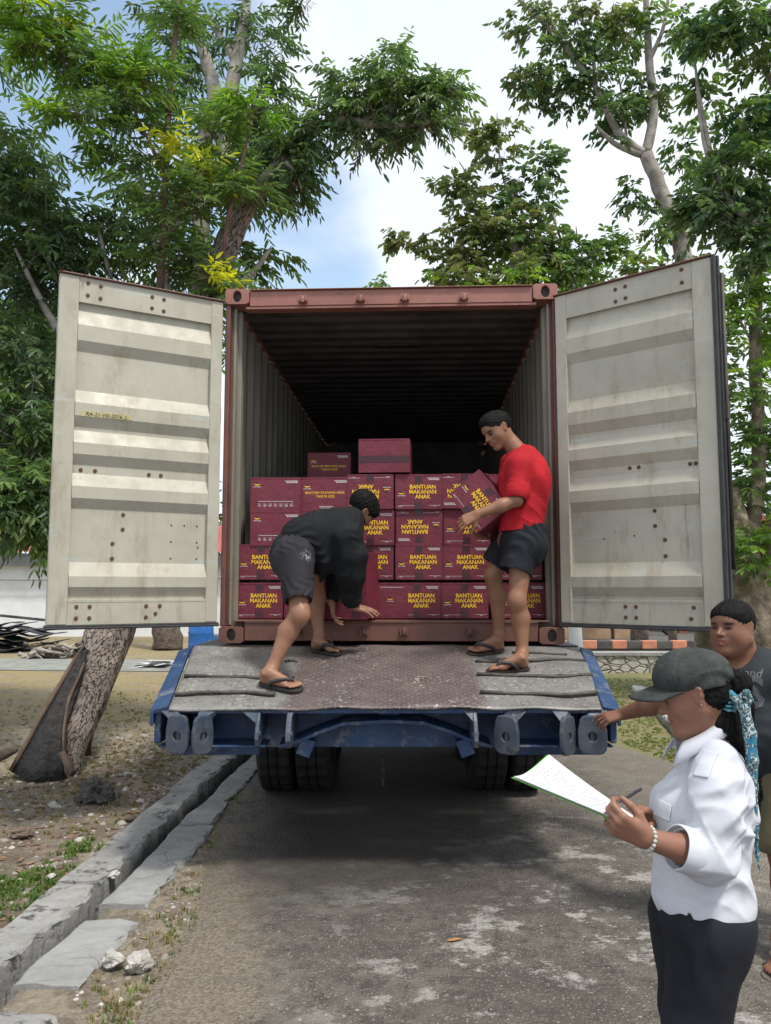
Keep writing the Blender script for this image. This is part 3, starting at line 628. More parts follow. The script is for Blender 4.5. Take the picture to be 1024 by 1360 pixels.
# taped tag with handwriting on the left door
def text_mesh(s, size, bold=.0, align='CENTER', space=1.0, shear=0):
    cu = bpy.data.curves.new('t', 'FONT'); cu.body = s; cu.size = size; cu.align_x = align; cu.align_y = 'CENTER'; cu.offset = bold * size; cu.space_line = space; cu.shear = shear; cu.resolution_u = 2
    o = bpy.data.objects.new('t', cu); me = bpy.data.meshes.new_from_object(o); vs = [v.co.copy() for v in me.vertices]; fs = [tuple(p.vertices) for p in me.polygons]
    bpy.data.objects.remove(o); bpy.data.curves.remove(cu); bpy.data.meshes.remove(me); return vs, fs
def put_text(mb, s, size, cx, cz, y, mi, bold=0, align='CENTER', space=1.0, sx=1, flip=False, shear=0):
    vs, fs = text_mesh(s, size, bold, align, space, shear)
    mb.add([(v.x * sx + cx, y, v.y + cz) for v in vs], [f for f in fs], mi)
m = MB(); m.box((0, 0, 0), (.33, .002, .034), 0, R=Matrix.Rotation(RA(-.6), 3, 'Y')); put_text(m, 'RA-21-VIII-2016-2-', .036, -.0, -.002, -.002, 1, .012, sx=1.0, shear=.2)
o = m.build('tape_tag', [simple('yellowed_tape', (.5, .43, .2), (.36, .31, .16), 20, .6), MT['drk']], dl); o.location = (-(1.125 - .25 - .08), -.0085, .608 * 2.335 - .02)
for (px, py, Y, lb, sz) in ((82, 358, 5.14, 'curled dry leaf caught on the outer top corner of the left door', .03), (113, 364, 5.2, 'small brown leaf on the top edge of the left door', .022), (833, 364, 5.37, 'dark dry leaf standing on the top edge of the right door', .028)):
    p = at(px, py, Y); fallen('dry_leaf', [tuple(p)], lb, size=sz, seed=px)
# ------------------------------------------------------------------ trailer
def ramp_z(Y): return at(512, 938, 4.65).z + (Y - 4.65) / (5.60 - 4.65) * (CB - .012 - at(512, 938, 4.65).z)
trl = thing('flatbed_trailer', 'worn blue lowbed trailer with a sloping tread plate tail carrying the container', 'trailer', (0, 6.8, 0))
Zn = ramp_z(4.65); Zf = ramp_z(5.60); sl_ = Vector((0, .95, Zf - Zn)).normalized(); nr = Vector((0, -sl_.z, sl_.y)); sllen = (Vector((0, 1.07, Zf - Zn))).length
def rp(x, Y, h=0): return Vector((x, Y, ramp_z(Y))) + nr * h
def slab(m, quad, th, mi=0): m.prism(quad, -nr * th, mi)
def wbuild(m, name, mat, bevel=0, parent=None, **k): return m.build(name, mat, parent or trl, bevel, world=True, **k)
# tread plate as displaced grid with thickness
nx, ny = 120, 44; gx = np.linspace(0, 1, nx); gy = np.linspace(0, 1, ny)
vs = []; fs = []
for j in range(ny):
    Y = 4.63 + gy[j] * .98; xl = np.interp(Y, [4.63, 5.61], [-1.235, -1.33]); xr = np.interp(Y, [4.63, 5.61], [1.235, 1.355])
    for i in range(nx):
        x = xl + (xr - xl) * gx[i]; h = .0 + .007 * math.sin(x * 3.1 + 1) * math.sin(Y * 7) + .004 * math.sin(x * 11 + Y * 5)
        if j == 0: h += -.012 * max(0, math.sin(x * 5 + .6)) ** 4 + .006 * math.sin(x * 17)
        vs.append(rp(x, Y, h))
for j in range(ny - 1):
    for i in range(nx - 1): a = j * nx + i; fs.append((a, a + 1, a + nx + 1, a + nx))
m = MB(); m.add(vs, fs, 0, True); o = wbuild(m, 'ramp_plate', MT['tread']); so = o.modifiers.new('s', 'SOLIDIFY'); so.thickness = .012; so.offset = -1
for s in (-1, 1):
    # side flange: bevelled blue strip outside the plate
    a = [rp(s * 1.24, 4.64, .006), rp(s * 1.345, 4.64, -.02), rp(s * 1.43, 5.58, -.02), rp(s * 1.345 , 5.58, .006)]
    m = MB(); m.prism(a, -nr * .03); m.prism([rp(s * 1.345, 4.64, -.02), rp(s * 1.345, 4.64, -.02) + Vector((-s * .02, 0, 0)), rp(s * 1.43, 5.58, -.02) + Vector((-s * .02, 0, 0)), rp(s * 1.43, 5.58, -.02)], Vector((0, 0, -.09)))
    wbuild(m, 'side_flange', MT['blue'], .006, fixn=True)
# cleats (bent bars welded across)
def cleat(x0, x1, Y, seed, r=.011):
    rs = random.Random(seed); n = 14; pts = []; ph = rs.uniform(0, 6)
    for i in range(n + 1): t = i / n; pts.append(rp(x0 + (x1 - x0) * t, Y + .012 * math.sin(t * 5 + ph) + .006 * math.sin(t * 13 + ph), r * .75 + .004 * max(0, math.sin(t * 7 + ph))))
    m = MB(); m.tube(pts, r, 7, rs=rs, jit=.2); m.tube([p + Vector((.0, .012, 0)) for p in pts], r * .8, 6, rs=rs, jit=.2); return wbuild(m, 'cleat', MT['cleat'])
def yramp(py): # Y on the ramp for a photo row
    lo, hi = 4.6, 5.62
    for _ in range(40):
        mid = (lo + hi) / 2; p = at(512, py, mid)
        if p.z > ramp_z(mid): lo = mid
        else: hi = mid
    return lo
for k, (a, b, py) in enumerate([(233, 366, 922.5), (244, 391, 901), (379, 396, 880), (638, 794, 923), (634, 787, 899), (631, 778, 879)]):
    Y = yramp(py); cleat(at(a, py, Y).x, at(b, py, Y).x, Y, k)
Y = yramp(897); p = at(746, 895, Y); fallen('dry_leaf', [(p.x, Y, ramp_z(Y))], 'reddish brown dry leaf lying on the tread plate beside the man in red', size=.04, seed=9, cols=((.28, .1, .05),))
# raised hatch lines right top of plate
m = MB(); m.tube([rp(x, 5.46 + .02 * math.sin(x * 9), .004) for x in np.linspace(.86, 1.22, 10)], .009, 6); wbuild(m, 'weld_seam', MT['cleat'])
# tail beam
zt = Zn - .015
m = MB()
m.box((0, 4.96, zt - .14), (2.6, .04, .26)); m.box((0, 4.81, zt - .014), (2.60, .30, .012)); m.box((0, 4.665, zt - .012), (2.62, .02, .03))
wbuild(m, 'tail_beam', MT['blue'], .005)
# lower lip: curved plate along the beam
prof = [(-.62, -.235), (-.5, -.20), (-.38, -.15), (-.25, -.105), (0, -.09), (.22, -.10), (.38, -.15), (.5, -.20), (.62, -.235)]
m = MB(); vs = []; fs = []
for i, (x, z) in enumerate(prof): vs += [(x, 4.76, zt + z - .01), (x, 4.76, zt + z + .012), (x, 4.92, zt + z + .03), (x, 4.92, zt + z + .008)]
for i in range(len(prof) - 1):
    a = 4 * i
    for k in range(4): fs.append((a + k, a + (k + 1) % 4, a + 4 + (k + 1) % 4, a + 4 + k))
m.add(vs, fs); m.box((.02, 4.90, zt - .055), (.12, .05, .06)); wbuild(m, 'lower_lip', MT['blue'], .004, fixn=True)
for s in (-1, 1):
    m = MB(); m.box((s * 1.0, 4.80, zt - .22), (.62, .20, .012)); m.box((s * 1.0, 4.88, zt - .26), (.5, .03, .08)); wbuild(m, 'bracket_shelf', MT['blue'], .004)
    m = MB(); m.box((s * .47, 4.84, zt - .245), (.085, .10, .10), R=Matrix.Rotation(s * -.35, 3, 'Y')); wbuild(m, 'lamp_bracket', MT['blue'], .006)
def ear(px, py_hole, wpx, ang, top, seed, hole=True, hgt=.215, zc=None):
    # bent bracket: rounded plate with a hole, a neck and a gusset running up to the plate edge
    Yf = 4.60; c = at(px, py_hole, Yf); w_ = wpx / (F / Yf) / 2 / max(.35, math.cos(ang)); m = MB(); n = 28; th = .028; r = .025
    outer = []; inner = []
    for k in range(n):
        t = 2 * math.pi * k / n; cx, sz = math.cos(t), math.sin(t); e = 4.5; q = (abs(cx) ** e + abs(sz) ** e) ** (1 / e)
        hh = hgt / 2; X, Z = cx / q * w_, sz / q * hh
        if sz > .3: X *= .92
        outer.append((X, Z)); inner.append((cx * r, sz * r - .01))
    R = Matrix.Rotation(ang, 4, 'Z'); M = Matrix.Translation(c) @ R
    vs = [(a, -th / 2, b) for a, b in outer] + [(a, -th / 2, b) for a, b in inner] + [(a, th / 2, b) for a, b in outer] + [(a, th / 2, b) for a, b in inner]; fs = []
    for k in range(n):
        j = (k + 1) % n; fs += [(k, j, n + j, n + k), (2 * n + j, 2 * n + k, 3 * n + k, 3 * n + j), (j, k, 2 * n + k, 2 * n + j), (n + k, n + j, 3 * n + j, 3 * n + k)]
    m.add(vs, fs, 0, False, M); m.add([(a, th / 2 - .008, b) for a, b in inner], [tuple(range(n))[::-1]], 1, False, M)
    # neck: plate from the top of the round to the beam
    x0, x1 = at(top[0], 940, Yf).x, at(top[1], 940, Yf).x; zt_ = zt + .005; zb = c.z + hgt * .32
    inner_e = M @ Vector((-w_ * .75, 0, 0)); outer_e = M @ Vector((w_ * .75, 0, 0))
    front = [Vector((x0, 4.655, zt_)), Vector((x1, 4.655, zt_)), Vector((outer_e.x, outer_e.y + .0, zb)), Vector((inner_e.x, inner_e.y + .0, zb))]
    m.prism(front, Vector((0, .022, 0)))
    m.prism([Vector((c.x - .01, c.y, zb)), Vector((c.x - .01, c.y, c.z - hgt * .3)), Vector((c.x - .01, 4.9, c.z - hgt * .1)), Vector((c.x - .01, 4.9, zt_))], Vector((.022, 0, 0)))
    return wbuild(m, 'hinge_ear', [MT['ear'], MT['blackm']], .006, fixn=True)
def fin(px0, px1, pybot, gus, seed):
    # narrow vertical fin seen nearly edge-on plus triangular gusset
    Yf = 4.60; a = at(px0, pybot, Yf); b = at(px1, pybot, Yf); m = MB(); xm = (a.x + b.x) / 2; hw = max(.012, (b.x - a.x) / 2)
    s = 1 if xm < 0 else -1
    poly = [(xm, 4.66, zt + .004), (xm, 4.60, zt - .06), (xm, 4.57, zt - .12), (xm, 4.56, a.z + .05), (xm, 4.575, a.z + .01), (xm, 4.62, a.z), (xm, 4.92, a.z + .06), (xm, 4.92, zt)]
    m.prism([Vector(p) + Vector((-hw * .6, 0, 0)) for p in poly], Vector((hw * 1.2, 0, 0)))
    g0 = at(gus, 940, 4.66).x; m.prism([Vector((g0, 4.655, zt + .004)), Vector((xm, 4.655, zt + .004)), Vector((xm, 4.60, zt - .085))], Vector((0, .02, 0)))
    m.cyl((xm - hw * .62 - .006, 4.61, (a.z + zt) / 2 - .03), (xm + hw * .62 + .006, 4.61, (a.z + zt) / 2 - .03), .02, 12)
    return wbuild(m, 'hinge_ear', MT['ear'], .006, fixn=True)
ear(236, 975, 31, RA(-18), (206, 228), 1); ear(269, 976, 20, RA(50), (262, 292), 2); fin(337, 346, 993, 316, 3); fin(377, 389, 995, 393, 4)
fin(627, 637, 995, 612, 5); ear(673, 976, 27, RA(-42), (679, 706), 6); ear(754, 977, 22, RA(46), (732, 760), 7); ear(787, 976, 36, RA(-14), (790, 812), 8)
for s in (-1, 1): m = MB(); m.box((s * 1.31, 4.78, zt - .10), (.04, .2, .20)); m.build('end_plate', MT['blue'], trl, .01, world=True)
# deck frame, main beams, axles
m = MB(); m.box((0, 9.2, CB - .09), (2.7, 7.0, .15)); wbuild(m, 'deck', MT['blackm'])
for s in (-1, 1):
    m = MB(); m.box((s * .45, 9.0, CB - .32), (.14, 6.0, .34)); wbuild(m, 'main_beam', MT['blackm'])
    m = MB(); m.box((s * 1.36, 9.3, CB - .10), (.05, 7, .16)); wbuild(m, 'side_rail', MT['blue'])
def wheel(x, Y, w=.27, R=.52):
    m = MB(); n = 56; prof = [(-w / 2 * .8, R * .55), (-w / 2, R * .62), (-w / 2 * 1.05, R * .85), (-w / 2 * .92, R * .965), (-w / 2 * .78, R), (-.045, R), (-.04, R - .012), (-.03, R - .012), (-.025, R), (.025, R), (.03, R - .012), (.04, R - .012), (.045, R), (w / 2 * .78, R), (w / 2 * .92, R * .965), (w / 2 * 1.05, R * .85), (w / 2, R * .62), (w / 2 * .8, R * .55)]
    vs = []; fs = []; P = len(prof)
    for k in range(n):
        a = 2 * math.pi * k / n
        for i, (u, r) in enumerate(prof):
            rr = r - (.012 if (k % 2 and r > R * .95) else 0); vs.append((x + u, Y + rr * math.cos(a), R - .01 + rr * math.sin(a)))
    for k in range(n):
        for i in range(P - 1): fs.append((k * P + i, k * P + i + 1, ((k + 1) % n) * P + i + 1, ((k + 1) % n) * P + i))
    m.add(vs, fs, 0, False); t = wbuild(m, 'wheel', MT['tyre'])
    m = MB(); m.cyl((x - w * .3, Y, R - .01), (x + w * .3, Y, R - .01), R * .56, 28); m.build('rim', MT['blackm'], t, world=True)
for Y in (6.85, 8.1):
    for x in (-.88, -.575, .83, 1.13): wheel(x, Y)
    m = MB(); m.cyl((-1.0, Y, .5), (1.0, Y, .5), .07, 14); m.box((0, Y, .62), (.3, .25, .25)); wbuild(m, 'axle', MT['blackm'])
for Y in (7.5, 8.9):  # full-width black sheets added to keep the trailer's underside dark
    m = MB(); m.box((0, Y, .62), (2.1, .05, .62)); m.box((0, Y, .98), (2.5, .08, .14)); wbuild(m, 'shade_sheet', MT['rubber'])
for s in (-1, 1):
    m = MB(); m.tube([(s * .38, 6.3, .72), (s * .38, 6.85, .58), (s * .38, 7.4, .72)], .05, 8); m.box((s * .38, 6.35, .86), (.12, .12, .34)); wbuild(m, 'leaf_spring', MT['blackm'])
m = MB()
for k in range(9): m.tube([(-.02 + .012 * (k % 2), 5.9, .86 - k * .07), (-.02, 5.9, .80 - k * .07)], .008, 6)
wbuild(m, 'hanging_chain', MT['cleat'])
# ------------------------------------------------------------------ cartons
def fit_text(mb, s, wd, ht, cx, cz, y, bold):
    vs, fs = text_mesh(s, 1.0, bold, space=.88); xs = [v.x for v in vs]; zs = [v.y for v in vs]; ax, az = (max(xs) + min(xs)) / 2, (max(zs) + min(zs)) / 2; kx = wd / (max(xs) - min(xs)); kz = ht / (max(zs) - min(zs))
    mb.add([((v.x - ax) * kx + cx, y, (v.y - az) * kz + cz) for v in vs], fs, 1)
def carton_mesh(name, w_, d, h, kind, inv=False):
    m = MB(); x, y = w_ / 2, d / 2; f = -y
    bm = bmesh.new(); bmesh.ops.create_cube(bm, size=1, matrix=Matrix.Translation((0, 0, h / 2)) @ Matrix.Diagonal((w_, d, h, 1)))
    bmesh.ops.bevel(bm, geom=bm.edges[:], offset=.004, segments=2, affect='EDGES'); bm.verts.ensure_lookup_table()
    m.add([v.co for v in bm.verts], [[v.index for v in fc.verts] for fc in bm.faces]); bm.free()
    # lid flap edges
    m.box((0, f - .0012, h - .006), (w_ - .012, .0016, .010), 0); m.box((0, f - .001, .006), (w_ - .012, .0014, .009), 0)
    e = f - .0015
    def q(x0, x1, z0, z1, mi, yy=e): m.add([(x0, yy, z0), (x1, yy, z0), (x1, yy, z1), (x0, yy, z1)], [(0, 1, 2, 3)], mi)
    def marks(x0, x1, z, hh, seed, mi=2, bold=1):
        rs = random.Random(seed); c = x0
        while c < x1: ww = rs.uniform(.4, 1.0) * hh; q(c, min(x1, c + ww), z - hh / 2 * rs.uniform(.7, 1), z + hh / 2, mi); c += ww + hh * .22
    def logo(cx, cz, s):
        vs = []; n = 10
        for k in range(n + 1): t = math.pi * (1 + k / n); vs.append((cx + math.cos(t) * s, e, cz + math.sin(t) * s * .45))
        for k in range(n + 1): t = math.pi * (2 - k / n); vs.append((cx + math.cos(t) * s, e, cz + .1 * s + math.sin(t) * s * .18))
        m.add(vs, [tuple(range(len(vs)))], 1); m.add([(cx + math.cos(t) * s * .42, e, cz + s * .45 + math.sin(t) * s * .4) for t in np.linspace(0, 6.0, 9)], [tuple(range(9))], 4)
        marks(cx - s * 1.3, cx + s * 1.3, cz - s * .95, s * .28, 3)
    if kind == 'A':
        fit_text(m, 'BANTUAN\nMAKANAN\nANAK', w_ * .57, h * .40, w_ * .09, h * .50, e - .0007, .022)
        logo(-w_ * .36, h * .46, .022); marks(w_ * .19, w_ * .44, h * .885, .009, 1); marks(w_ * .22, w_ * .44, h * .845, .009, 2)
        marks(-w_ * .43, -w_ * .03, h * .10, .0035, 4); marks(w_ * .22, w_ * .46, h * .11, .004, 5); marks(w_ * .32, w_ * .38, h * .085, .005, 7); marks(-w_ * .43, -w_ * .34, h * .075, .004, 6)
        q(-.028, .028, h - .055, h, 3, e - .0003); q(-.03, .026, 0.0, .05, 3, e - .0003); q(-.03, .028, .05, h - .055, 5, e + .0001)
    elif kind == 'B':
        fit_text(m, 'BANTUAN MAKANAN ANAK', w_ * .80, h * .075, w_ * .0, h * .545, e - .0007, .004); fit_text(m, 'TAHUN 2025', w_ * .38, h * .075, w_ * .0, h * .44, e - .0007, .004)
        logo(-w_ * .36, h * .74, .022); marks(w_ * .19, w_ * .44, h * .885, .009, 1); marks(w_ * .22, w_ * .44, h * .845, .009, 2); marks(-w_ * .12, w_ * .16, h * .14, .007, 9); marks(-w_ * .1, w_ * .14, h * .10, .005, 10)
    elif kind == 'C':
        logo(-w_ * .36, h * .80, .022); marks(w_ * .19, w_ * .44, h * .885, .009, 1); marks(w_ * .22, w_ * .44, h * .845, .009, 2)
        marks(-w_ * .33, w_ * .35, h * .295, .006, 12)
        for k in range(7):
            cx = -w_ * .31 + k * w_ * .105; s = .011; cz = h * .19
            for (a, b, c, d_) in ((cx - s, cx - s + .002, cz - s, cz + s), (cx + s - .002, cx + s, cz - s, cz + s), (cx - s, cx + s, cz - s, cz - s + .002), (cx - s, cx + s, cz + s - .002, cz + s)): q(a, b, c, d_, 2)
            m.add([(cx - s * .5, e, cz - s * .5), (cx + s * .5, e, cz - s * .5), (cx + (.3 if k % 2 else .05) * s, e, cz + s * .6), (cx - .2 * s, e, cz + s * .2)], [(0, 1, 2, 3)], 2)
    elif kind == 'D':
        q(-w_ / 2 + .004, w_ / 2 - .004, h * .30, h * .30 + .05, 3, e - .0003); marks(w_ * .0, w_ * .4, h * .42, .005, 20)
    elif kind == 'N':
        q(w_ * .27, w_ * .40, .006, h - .006, 3, e - .0003); marks(-w_ * .4, w_ * .2, h * .93, .004, 31); q(-w_ * .49, w_ * .49, h * .80, h * .803, 5); q(w_ * .2, w_ * .203, .01, h * .8, 5)
    elif kind == 'S':    # side standing upright: text turned
        vs, fs = text_mesh('BANTUAN', .05, .02); m.add([(v.y - w_ * .22, e, -v.x + h * .5) for v in vs], fs, 1); logo(w_ * .12, h * .55, .02); marks(-w_ * .2, w_ * .4, h * .87, .006, 2)
        q(-w_ * .42, -w_ * .40, h * .15, h * .55, 2)
    me = bpy.data.meshes.new(name); me.from_pydata(m.v, [], m.f)
    for k in ('card', 'yel', 'wht', 'tape', 'drk', 'tapel'): me.materials.append(MT[k])
    me.polygons.foreach_set('material_index', m.m); me.update(); return me
MT['tapel'] = simple('faint_tape', (.08, .008, .016), (.10, .010, .02), 6, .5, .3, 20)
CM = {k: carton_mesh('carton', .350, .30, .262, k) for k in 'ABCDS'}
CM['C'] = carton_mesh('carton', .378, .30, .258, 'C'); CM['B'] = carton_mesh('carton', .372, .30, .258, 'B'); CM['D'] = carton_mesh('carton', .385, .34, .255, 'D')
YB = 5.90
def carton(kind, px, pyb, label, Y=YB, inv=False, rot=None, yaw=0, dy=0, sc=1):
    o = link('carton', CM[kind]); p = at(px, pyb, Y); o.location = (p.x, Y + .15 + dy, p.z)
    R = Matrix.Rotation(YAW + RA(yaw), 4, 'Z')
    if inv: R = R @ Matrix.Translation((0, 0, .262)) @ Matrix.Rotation(math.pi, 4, 'Y')
    o.matrix_world = Matrix.Translation(o.location) @ R @ Matrix.Scale(sc, 4)
    return tag(o, label, 'carton', 'maroon food aid cartons stacked in the container')
random.seed(3)
rows = [
 (821.5, [('A', 345.5, 'maroon carton with yellow lettering at the far left end of the bottom row'), ('A', 409.5, 'bottom row carton behind the front leg of the bending man'), ('A', 474, 'bottom row carton hidden behind the carton being lifted'), ('S', 523 - 12, 'bottom row carton with sideways lettering just right of the lifted carton'), ('A', 555, 'bottom row carton with yellow lettering under the centre of the stack'), ('A', 619, 'bottom row carton left of the bare legs of the man in red'), ('A', 695, 'bottom row carton at the far right end beside the container wall')]),
 (770, [('A', 347, 'second row carton on the far left, lettering partly behind the bending man hips'), ('A', 411, 'second row carton behind the bending man thighs'), ('A', 492, 'second row carton half hidden between the lifted carton and the centre column'), ('A', 556.5, 'upright lettered carton in the second row of the centre column'), ('A', 620.5, 'second row carton with centred yellow lettering left of the red shirted man shorts'), ('A', 690, 'second row carton behind the red shirted man shorts at right')]),
]
for pyb, lst in rows:
    for k, px, lb in lst: carton(k, px + random.uniform(-.6, .6), pyb, lb, yaw=random.uniform(-2.2, 2.2), dy=random.uniform(-.01, .02))
for k, px, pyb, inv, lb in [
 ('C', 366, 725, 0, 'third row left carton with white care symbols and no large lettering'), ('A', 432, 724, 0, 'third row carton behind the back of the bending man'), ('A', 494, 724, 0, 'third row carton with upright lettering right beside the bending man head'), ('A', 557, 723, 1, 'third row carton with its yellow lettering upside down in the centre column'), ('A', 620.5, 723, 0, 'third row carton under the carton carried by the man in red'), ('A', 690, 723, 0, 'third row carton behind the red shirt at right'),
 ('C', 365, 679.5, 0, 'upper left carton with white care symbols and no large lettering'), ('B', 433, 679, 0, 'fourth row carton with two small lines of yellow lettering left of the bending man head'), ('A', 493, 676.5, 1, 'fourth row carton with upside down lettering above the bending man head'), ('A', 555.5, 676.5, 0, 'fourth row carton with upright yellow lettering on top of the centre column'), ('A', 618.5, 675.5, 1, 'fourth row carton with upside down lettering behind the carried carton'), ('D', 684, 675, 0, 'fourth row carton mostly hidden behind the red shirt')]:
    carton(k, px + random.uniform(-.6, .6), pyb, lb, inv=bool(inv), yaw=random.uniform(-2.4, 2.4), dy=random.uniform(-.015, .02))
carton('B', 434, 634, 'top carton with two lines of small yellow lettering, alone in the fifth row', dy=.30, yaw=1, Y=6.35, sc=.98)
carton('D', 512.5, 628, 'plain topmost carton closed with a dark shiny tape band', dy=.0, yaw=-2)
carton('A', 650, 672, 'carton standing one row further back behind the carried carton', Y=6.45)
# second rank of cartons, seen in the gaps
for i, (px, pyb) in enumerate([(340, 810), (400, 810), (460, 810), (520, 810), (580, 810), (640, 810), (345, 765), (405, 765), (465, 765), (525, 765), (585, 765), (645, 765)]): pass
# carried carton
def set_box(o, c, fwd_n, roll):
    # centre c, outward normal of lettered face, roll about that normal
    n = Vector(fwd_n).normalized(); y = -n; z = Vector((0, 0, 1)); z = (z - y * z.dot(y)).normalized(); x = y.cross(z)
    R = Matrix((x, y, z)).transposed(); R = R @ Matrix.Rotation(RA(roll), 3, 'Y'); o.matrix_world = Matrix.Translation(Vector(c)) @ R.to_4x4() @ Matrix.Translation((0, 0, -.131))
hc = link('carried_carton', CM['A']); tag(hc, 'maroon carton tilted steeply in the arms of the man in the red shirt', 'carton')
cc = at(645, 671, 5.42); set_box(hc, cc, (-.42, -.9, .12), 52)
# lifted carton
me = carton_mesh('carton', .46, .32, .455, 'N'); lc = link('lifted_carton', me); tag(lc, 'large plain sided maroon carton being tipped up by the bending man', 'carton')
m = MB(); 
p = at(452, 821, 5.54); lc.matrix_world = Matrix.Translation((p.x, 5.70, p.z)) @ Matrix.Rotation(RA(-14), 4, 'Z') @ Matrix.Rotation(RA(3), 4, 'X')
# ------------------------------------------------------------------ background
MT['wallw'] = simple('white_plaster', (.74, .76, .78), (.66, .68, .70), 2, .8, .1)
MT['roofr'] = simple('red_roof', (.42, .08, .08), (.3, .06, .06), 6, .6)
MT['greyf'] = simple('grey_fascia', (.22, .23, .235), (.17, .175, .18), 4, .7)
bd = thing('white_building', 'long low white building with a red metal roof behind the trees on the left', 'building', (-15, 28, 0))
m = MB(); m.box((-16, 30, 1.2), (26, 4, 2.5)); m.build('wall', MT['wallw'], bd, world=True)
m = MB(); m.box((-16, 27.85, 2.66), (26.6, .5, .42)); m.build('fascia', MT['greyf'], bd, world=True)
m = MB()
for k in range(66): x = -29.4 + k * .4; m.add([(x, 27.4, 2.9), (x + .2, 27.4, 2.94), (x + .4, 27.4, 2.9), (x, 31, 4.1), (x + .2, 31, 4.14), (x + .4, 31, 4.1)], [(0, 1, 4, 3), (1, 2, 5, 4)])
m.build('roof', MT['roofr'], bd, world=True)
m = MB(); m.tube([(-29 + i * 1.5, 27.75, 2.0 + .05 * math.sin(i)) for i in range(17)], .02, 5); m.build('cable', MT['greyf'], bd, world=True)
# dark sheet pile: individually bent sheets
def flatbar(name, c, L_, W_, ang, tilt, mat, seed, th=.02, bend=.08):
    rs = random.Random(seed); n = 8; m = MB(); vs = []; fs = []
    for i in range(n + 1):
        t = i / n - .5; z = bend * math.sin(t * 5 + seed) + tilt * t
        for (a, b) in ((-.5, 0), (.5, 0), (.5, 1), (-.5, 1)): vs.append((t * L_, a * W_, z + b * th))
    for i in range(n):
        for k in range(4): fs.append((4 * i + k, 4 * i + (k + 1) % 4, 4 * i + 4 + (k + 1) % 4, 4 * i + 4 + k))
    fs += [(0, 3, 2, 1), (4 * n, 4 * n + 1, 4 * n + 2, 4 * n + 3)]
    m.add(vs, fs); o = m.build(name, mat, fixn=True); o.location = c; o.rotation_euler = (0, 0, ang); return o
MT['tin'] = simple('blackened_tin_sheet', (.03, .03, .035), (.075, .075, .08), 5, .55, .4, 20, .3)
rs = random.Random(5)
for k in range(26):
    p = at(rs.uniform(-40, 45), 846, 21.5); z = .05 + (k / 26) * .62; o = flatbar('metal_sheet', (min(p.x, -9.0 - z * 1.2), 21.5 + rs.uniform(-.5, .5), z), rs.uniform(1.2, 2.4) - z * .5, rs.uniform(.5, .8), rs.uniform(-.25, .25), rs.uniform(-.15, .15), MT['tin'], k)
    tag(o, 'dark bent metal sheet in the heap before the white wall at left', 'metal sheet', 'dark metal sheets heaped before the white wall')
p = at(30, 822, 21); o = flatbar('plank', (p.x, 21, p.z), 1.1, .18, .1, -.12, MT['tin'], 3, .06, .0); tag(o, 'dark plank laid across the top of the metal sheet heap', 'plank')
MT['bark'] = simple('grey_brown_bark', (.16, .125, .10), (.075, .058, .048), 9, .9, .9, 18, bd=.04)
MT['barkp'] = simple('pale_bark', (.36, .33, .29), (.20, .175, .15), 6, .85, .6, 22, bd=.02)
MT['barkb'] = simple('reddish_bark', (.17, .10, .075), (.10, .06, .045), 9, .9, .6, 22, bd=.02)
rs = random.Random(8)
for k in range(34):
    p = at(rs.uniform(48, 118), 850, 19.5); z = abs(rs.gauss(0, .16)); pts = []; a = rs.uniform(-.6, .6) + (0 if rs.random() < .6 else 1.3); L_ = rs.uniform(.4, 1.1)
    for i in range(6): t = i / 5 - .5; pts.append((t * L_ * math.cos(a), t * L_ * math.sin(a), .05 * math.sin(t * 6 + k) + .3 * t * rs.uniform(-.5, .5)))
    m = MB(); m.tube(pts, [.05 * (1 - i * .1) for i in range(6)], 7, rs=rs, jit=.15); o = m.build('branch', MT['barkp'] if k % 3 else MT['bark']); o.location = (p.x, 19.5 + rs.uniform(-.5, .5), max(.06, z)); tag(o, 'cut branch in the brushwood heap under the left door edge', 'branch', 'cut branches heaped below the left door')
# blue barrel
def barrel(px, Y, r, h, label, mat):
    p = at(px, 800, Y); t = thing('plastic_barrel', label, 'barrel', (p.x, Y, 0)); n = 32
    prof = [(r * .93, 0), (r, .04), (r, h * .3), (r * 1.03, h * .33), (r, h * .36), (r, h * .64), (r * 1.03, h * .67), (r, h * .70), (r * .98, h * .93), (r * .9, h * .97), (r * .93, h * .985), (r * .93, h), (r * .8, h), (r * .8, h * .97), (0, h * .97)]
    vs = [(a * math.cos(2 * math.pi * k / n), a * math.sin(2 * math.pi * k / n), z) for (a, z) in prof for k in range(n)]; fs = [(i * n + k, i * n + (k + 1) % n, (i + 1) * n + (k + 1) % n, (i + 1) * n + k) for i in range(len(prof) - 1) for k in range(n)]
    m = MB(); m.add(vs, fs, 0, True); m.build('barrel_body', mat, t); m = MB(); m.tube([(r * .95 * math.cos(a), r * .95 * math.sin(a), h * .94) for a in np.linspace(0, 2 * math.pi, 33)], .02, 6, cap=False); m.build('rim_band', MT['greyf'], t)
MT['bplastic'] = simple('blue_plastic', (.02, .13, .42), (.015, .10, .33), 5, .4, .05)
barrel(268, 19.5, .30, .88, 'large blue plastic barrel on the ground left of the container', MT['bplastic']); barrel(287, 20.5, .17, .5, 'small blue barrel partly behind the container corner casting', MT['bplastic'])
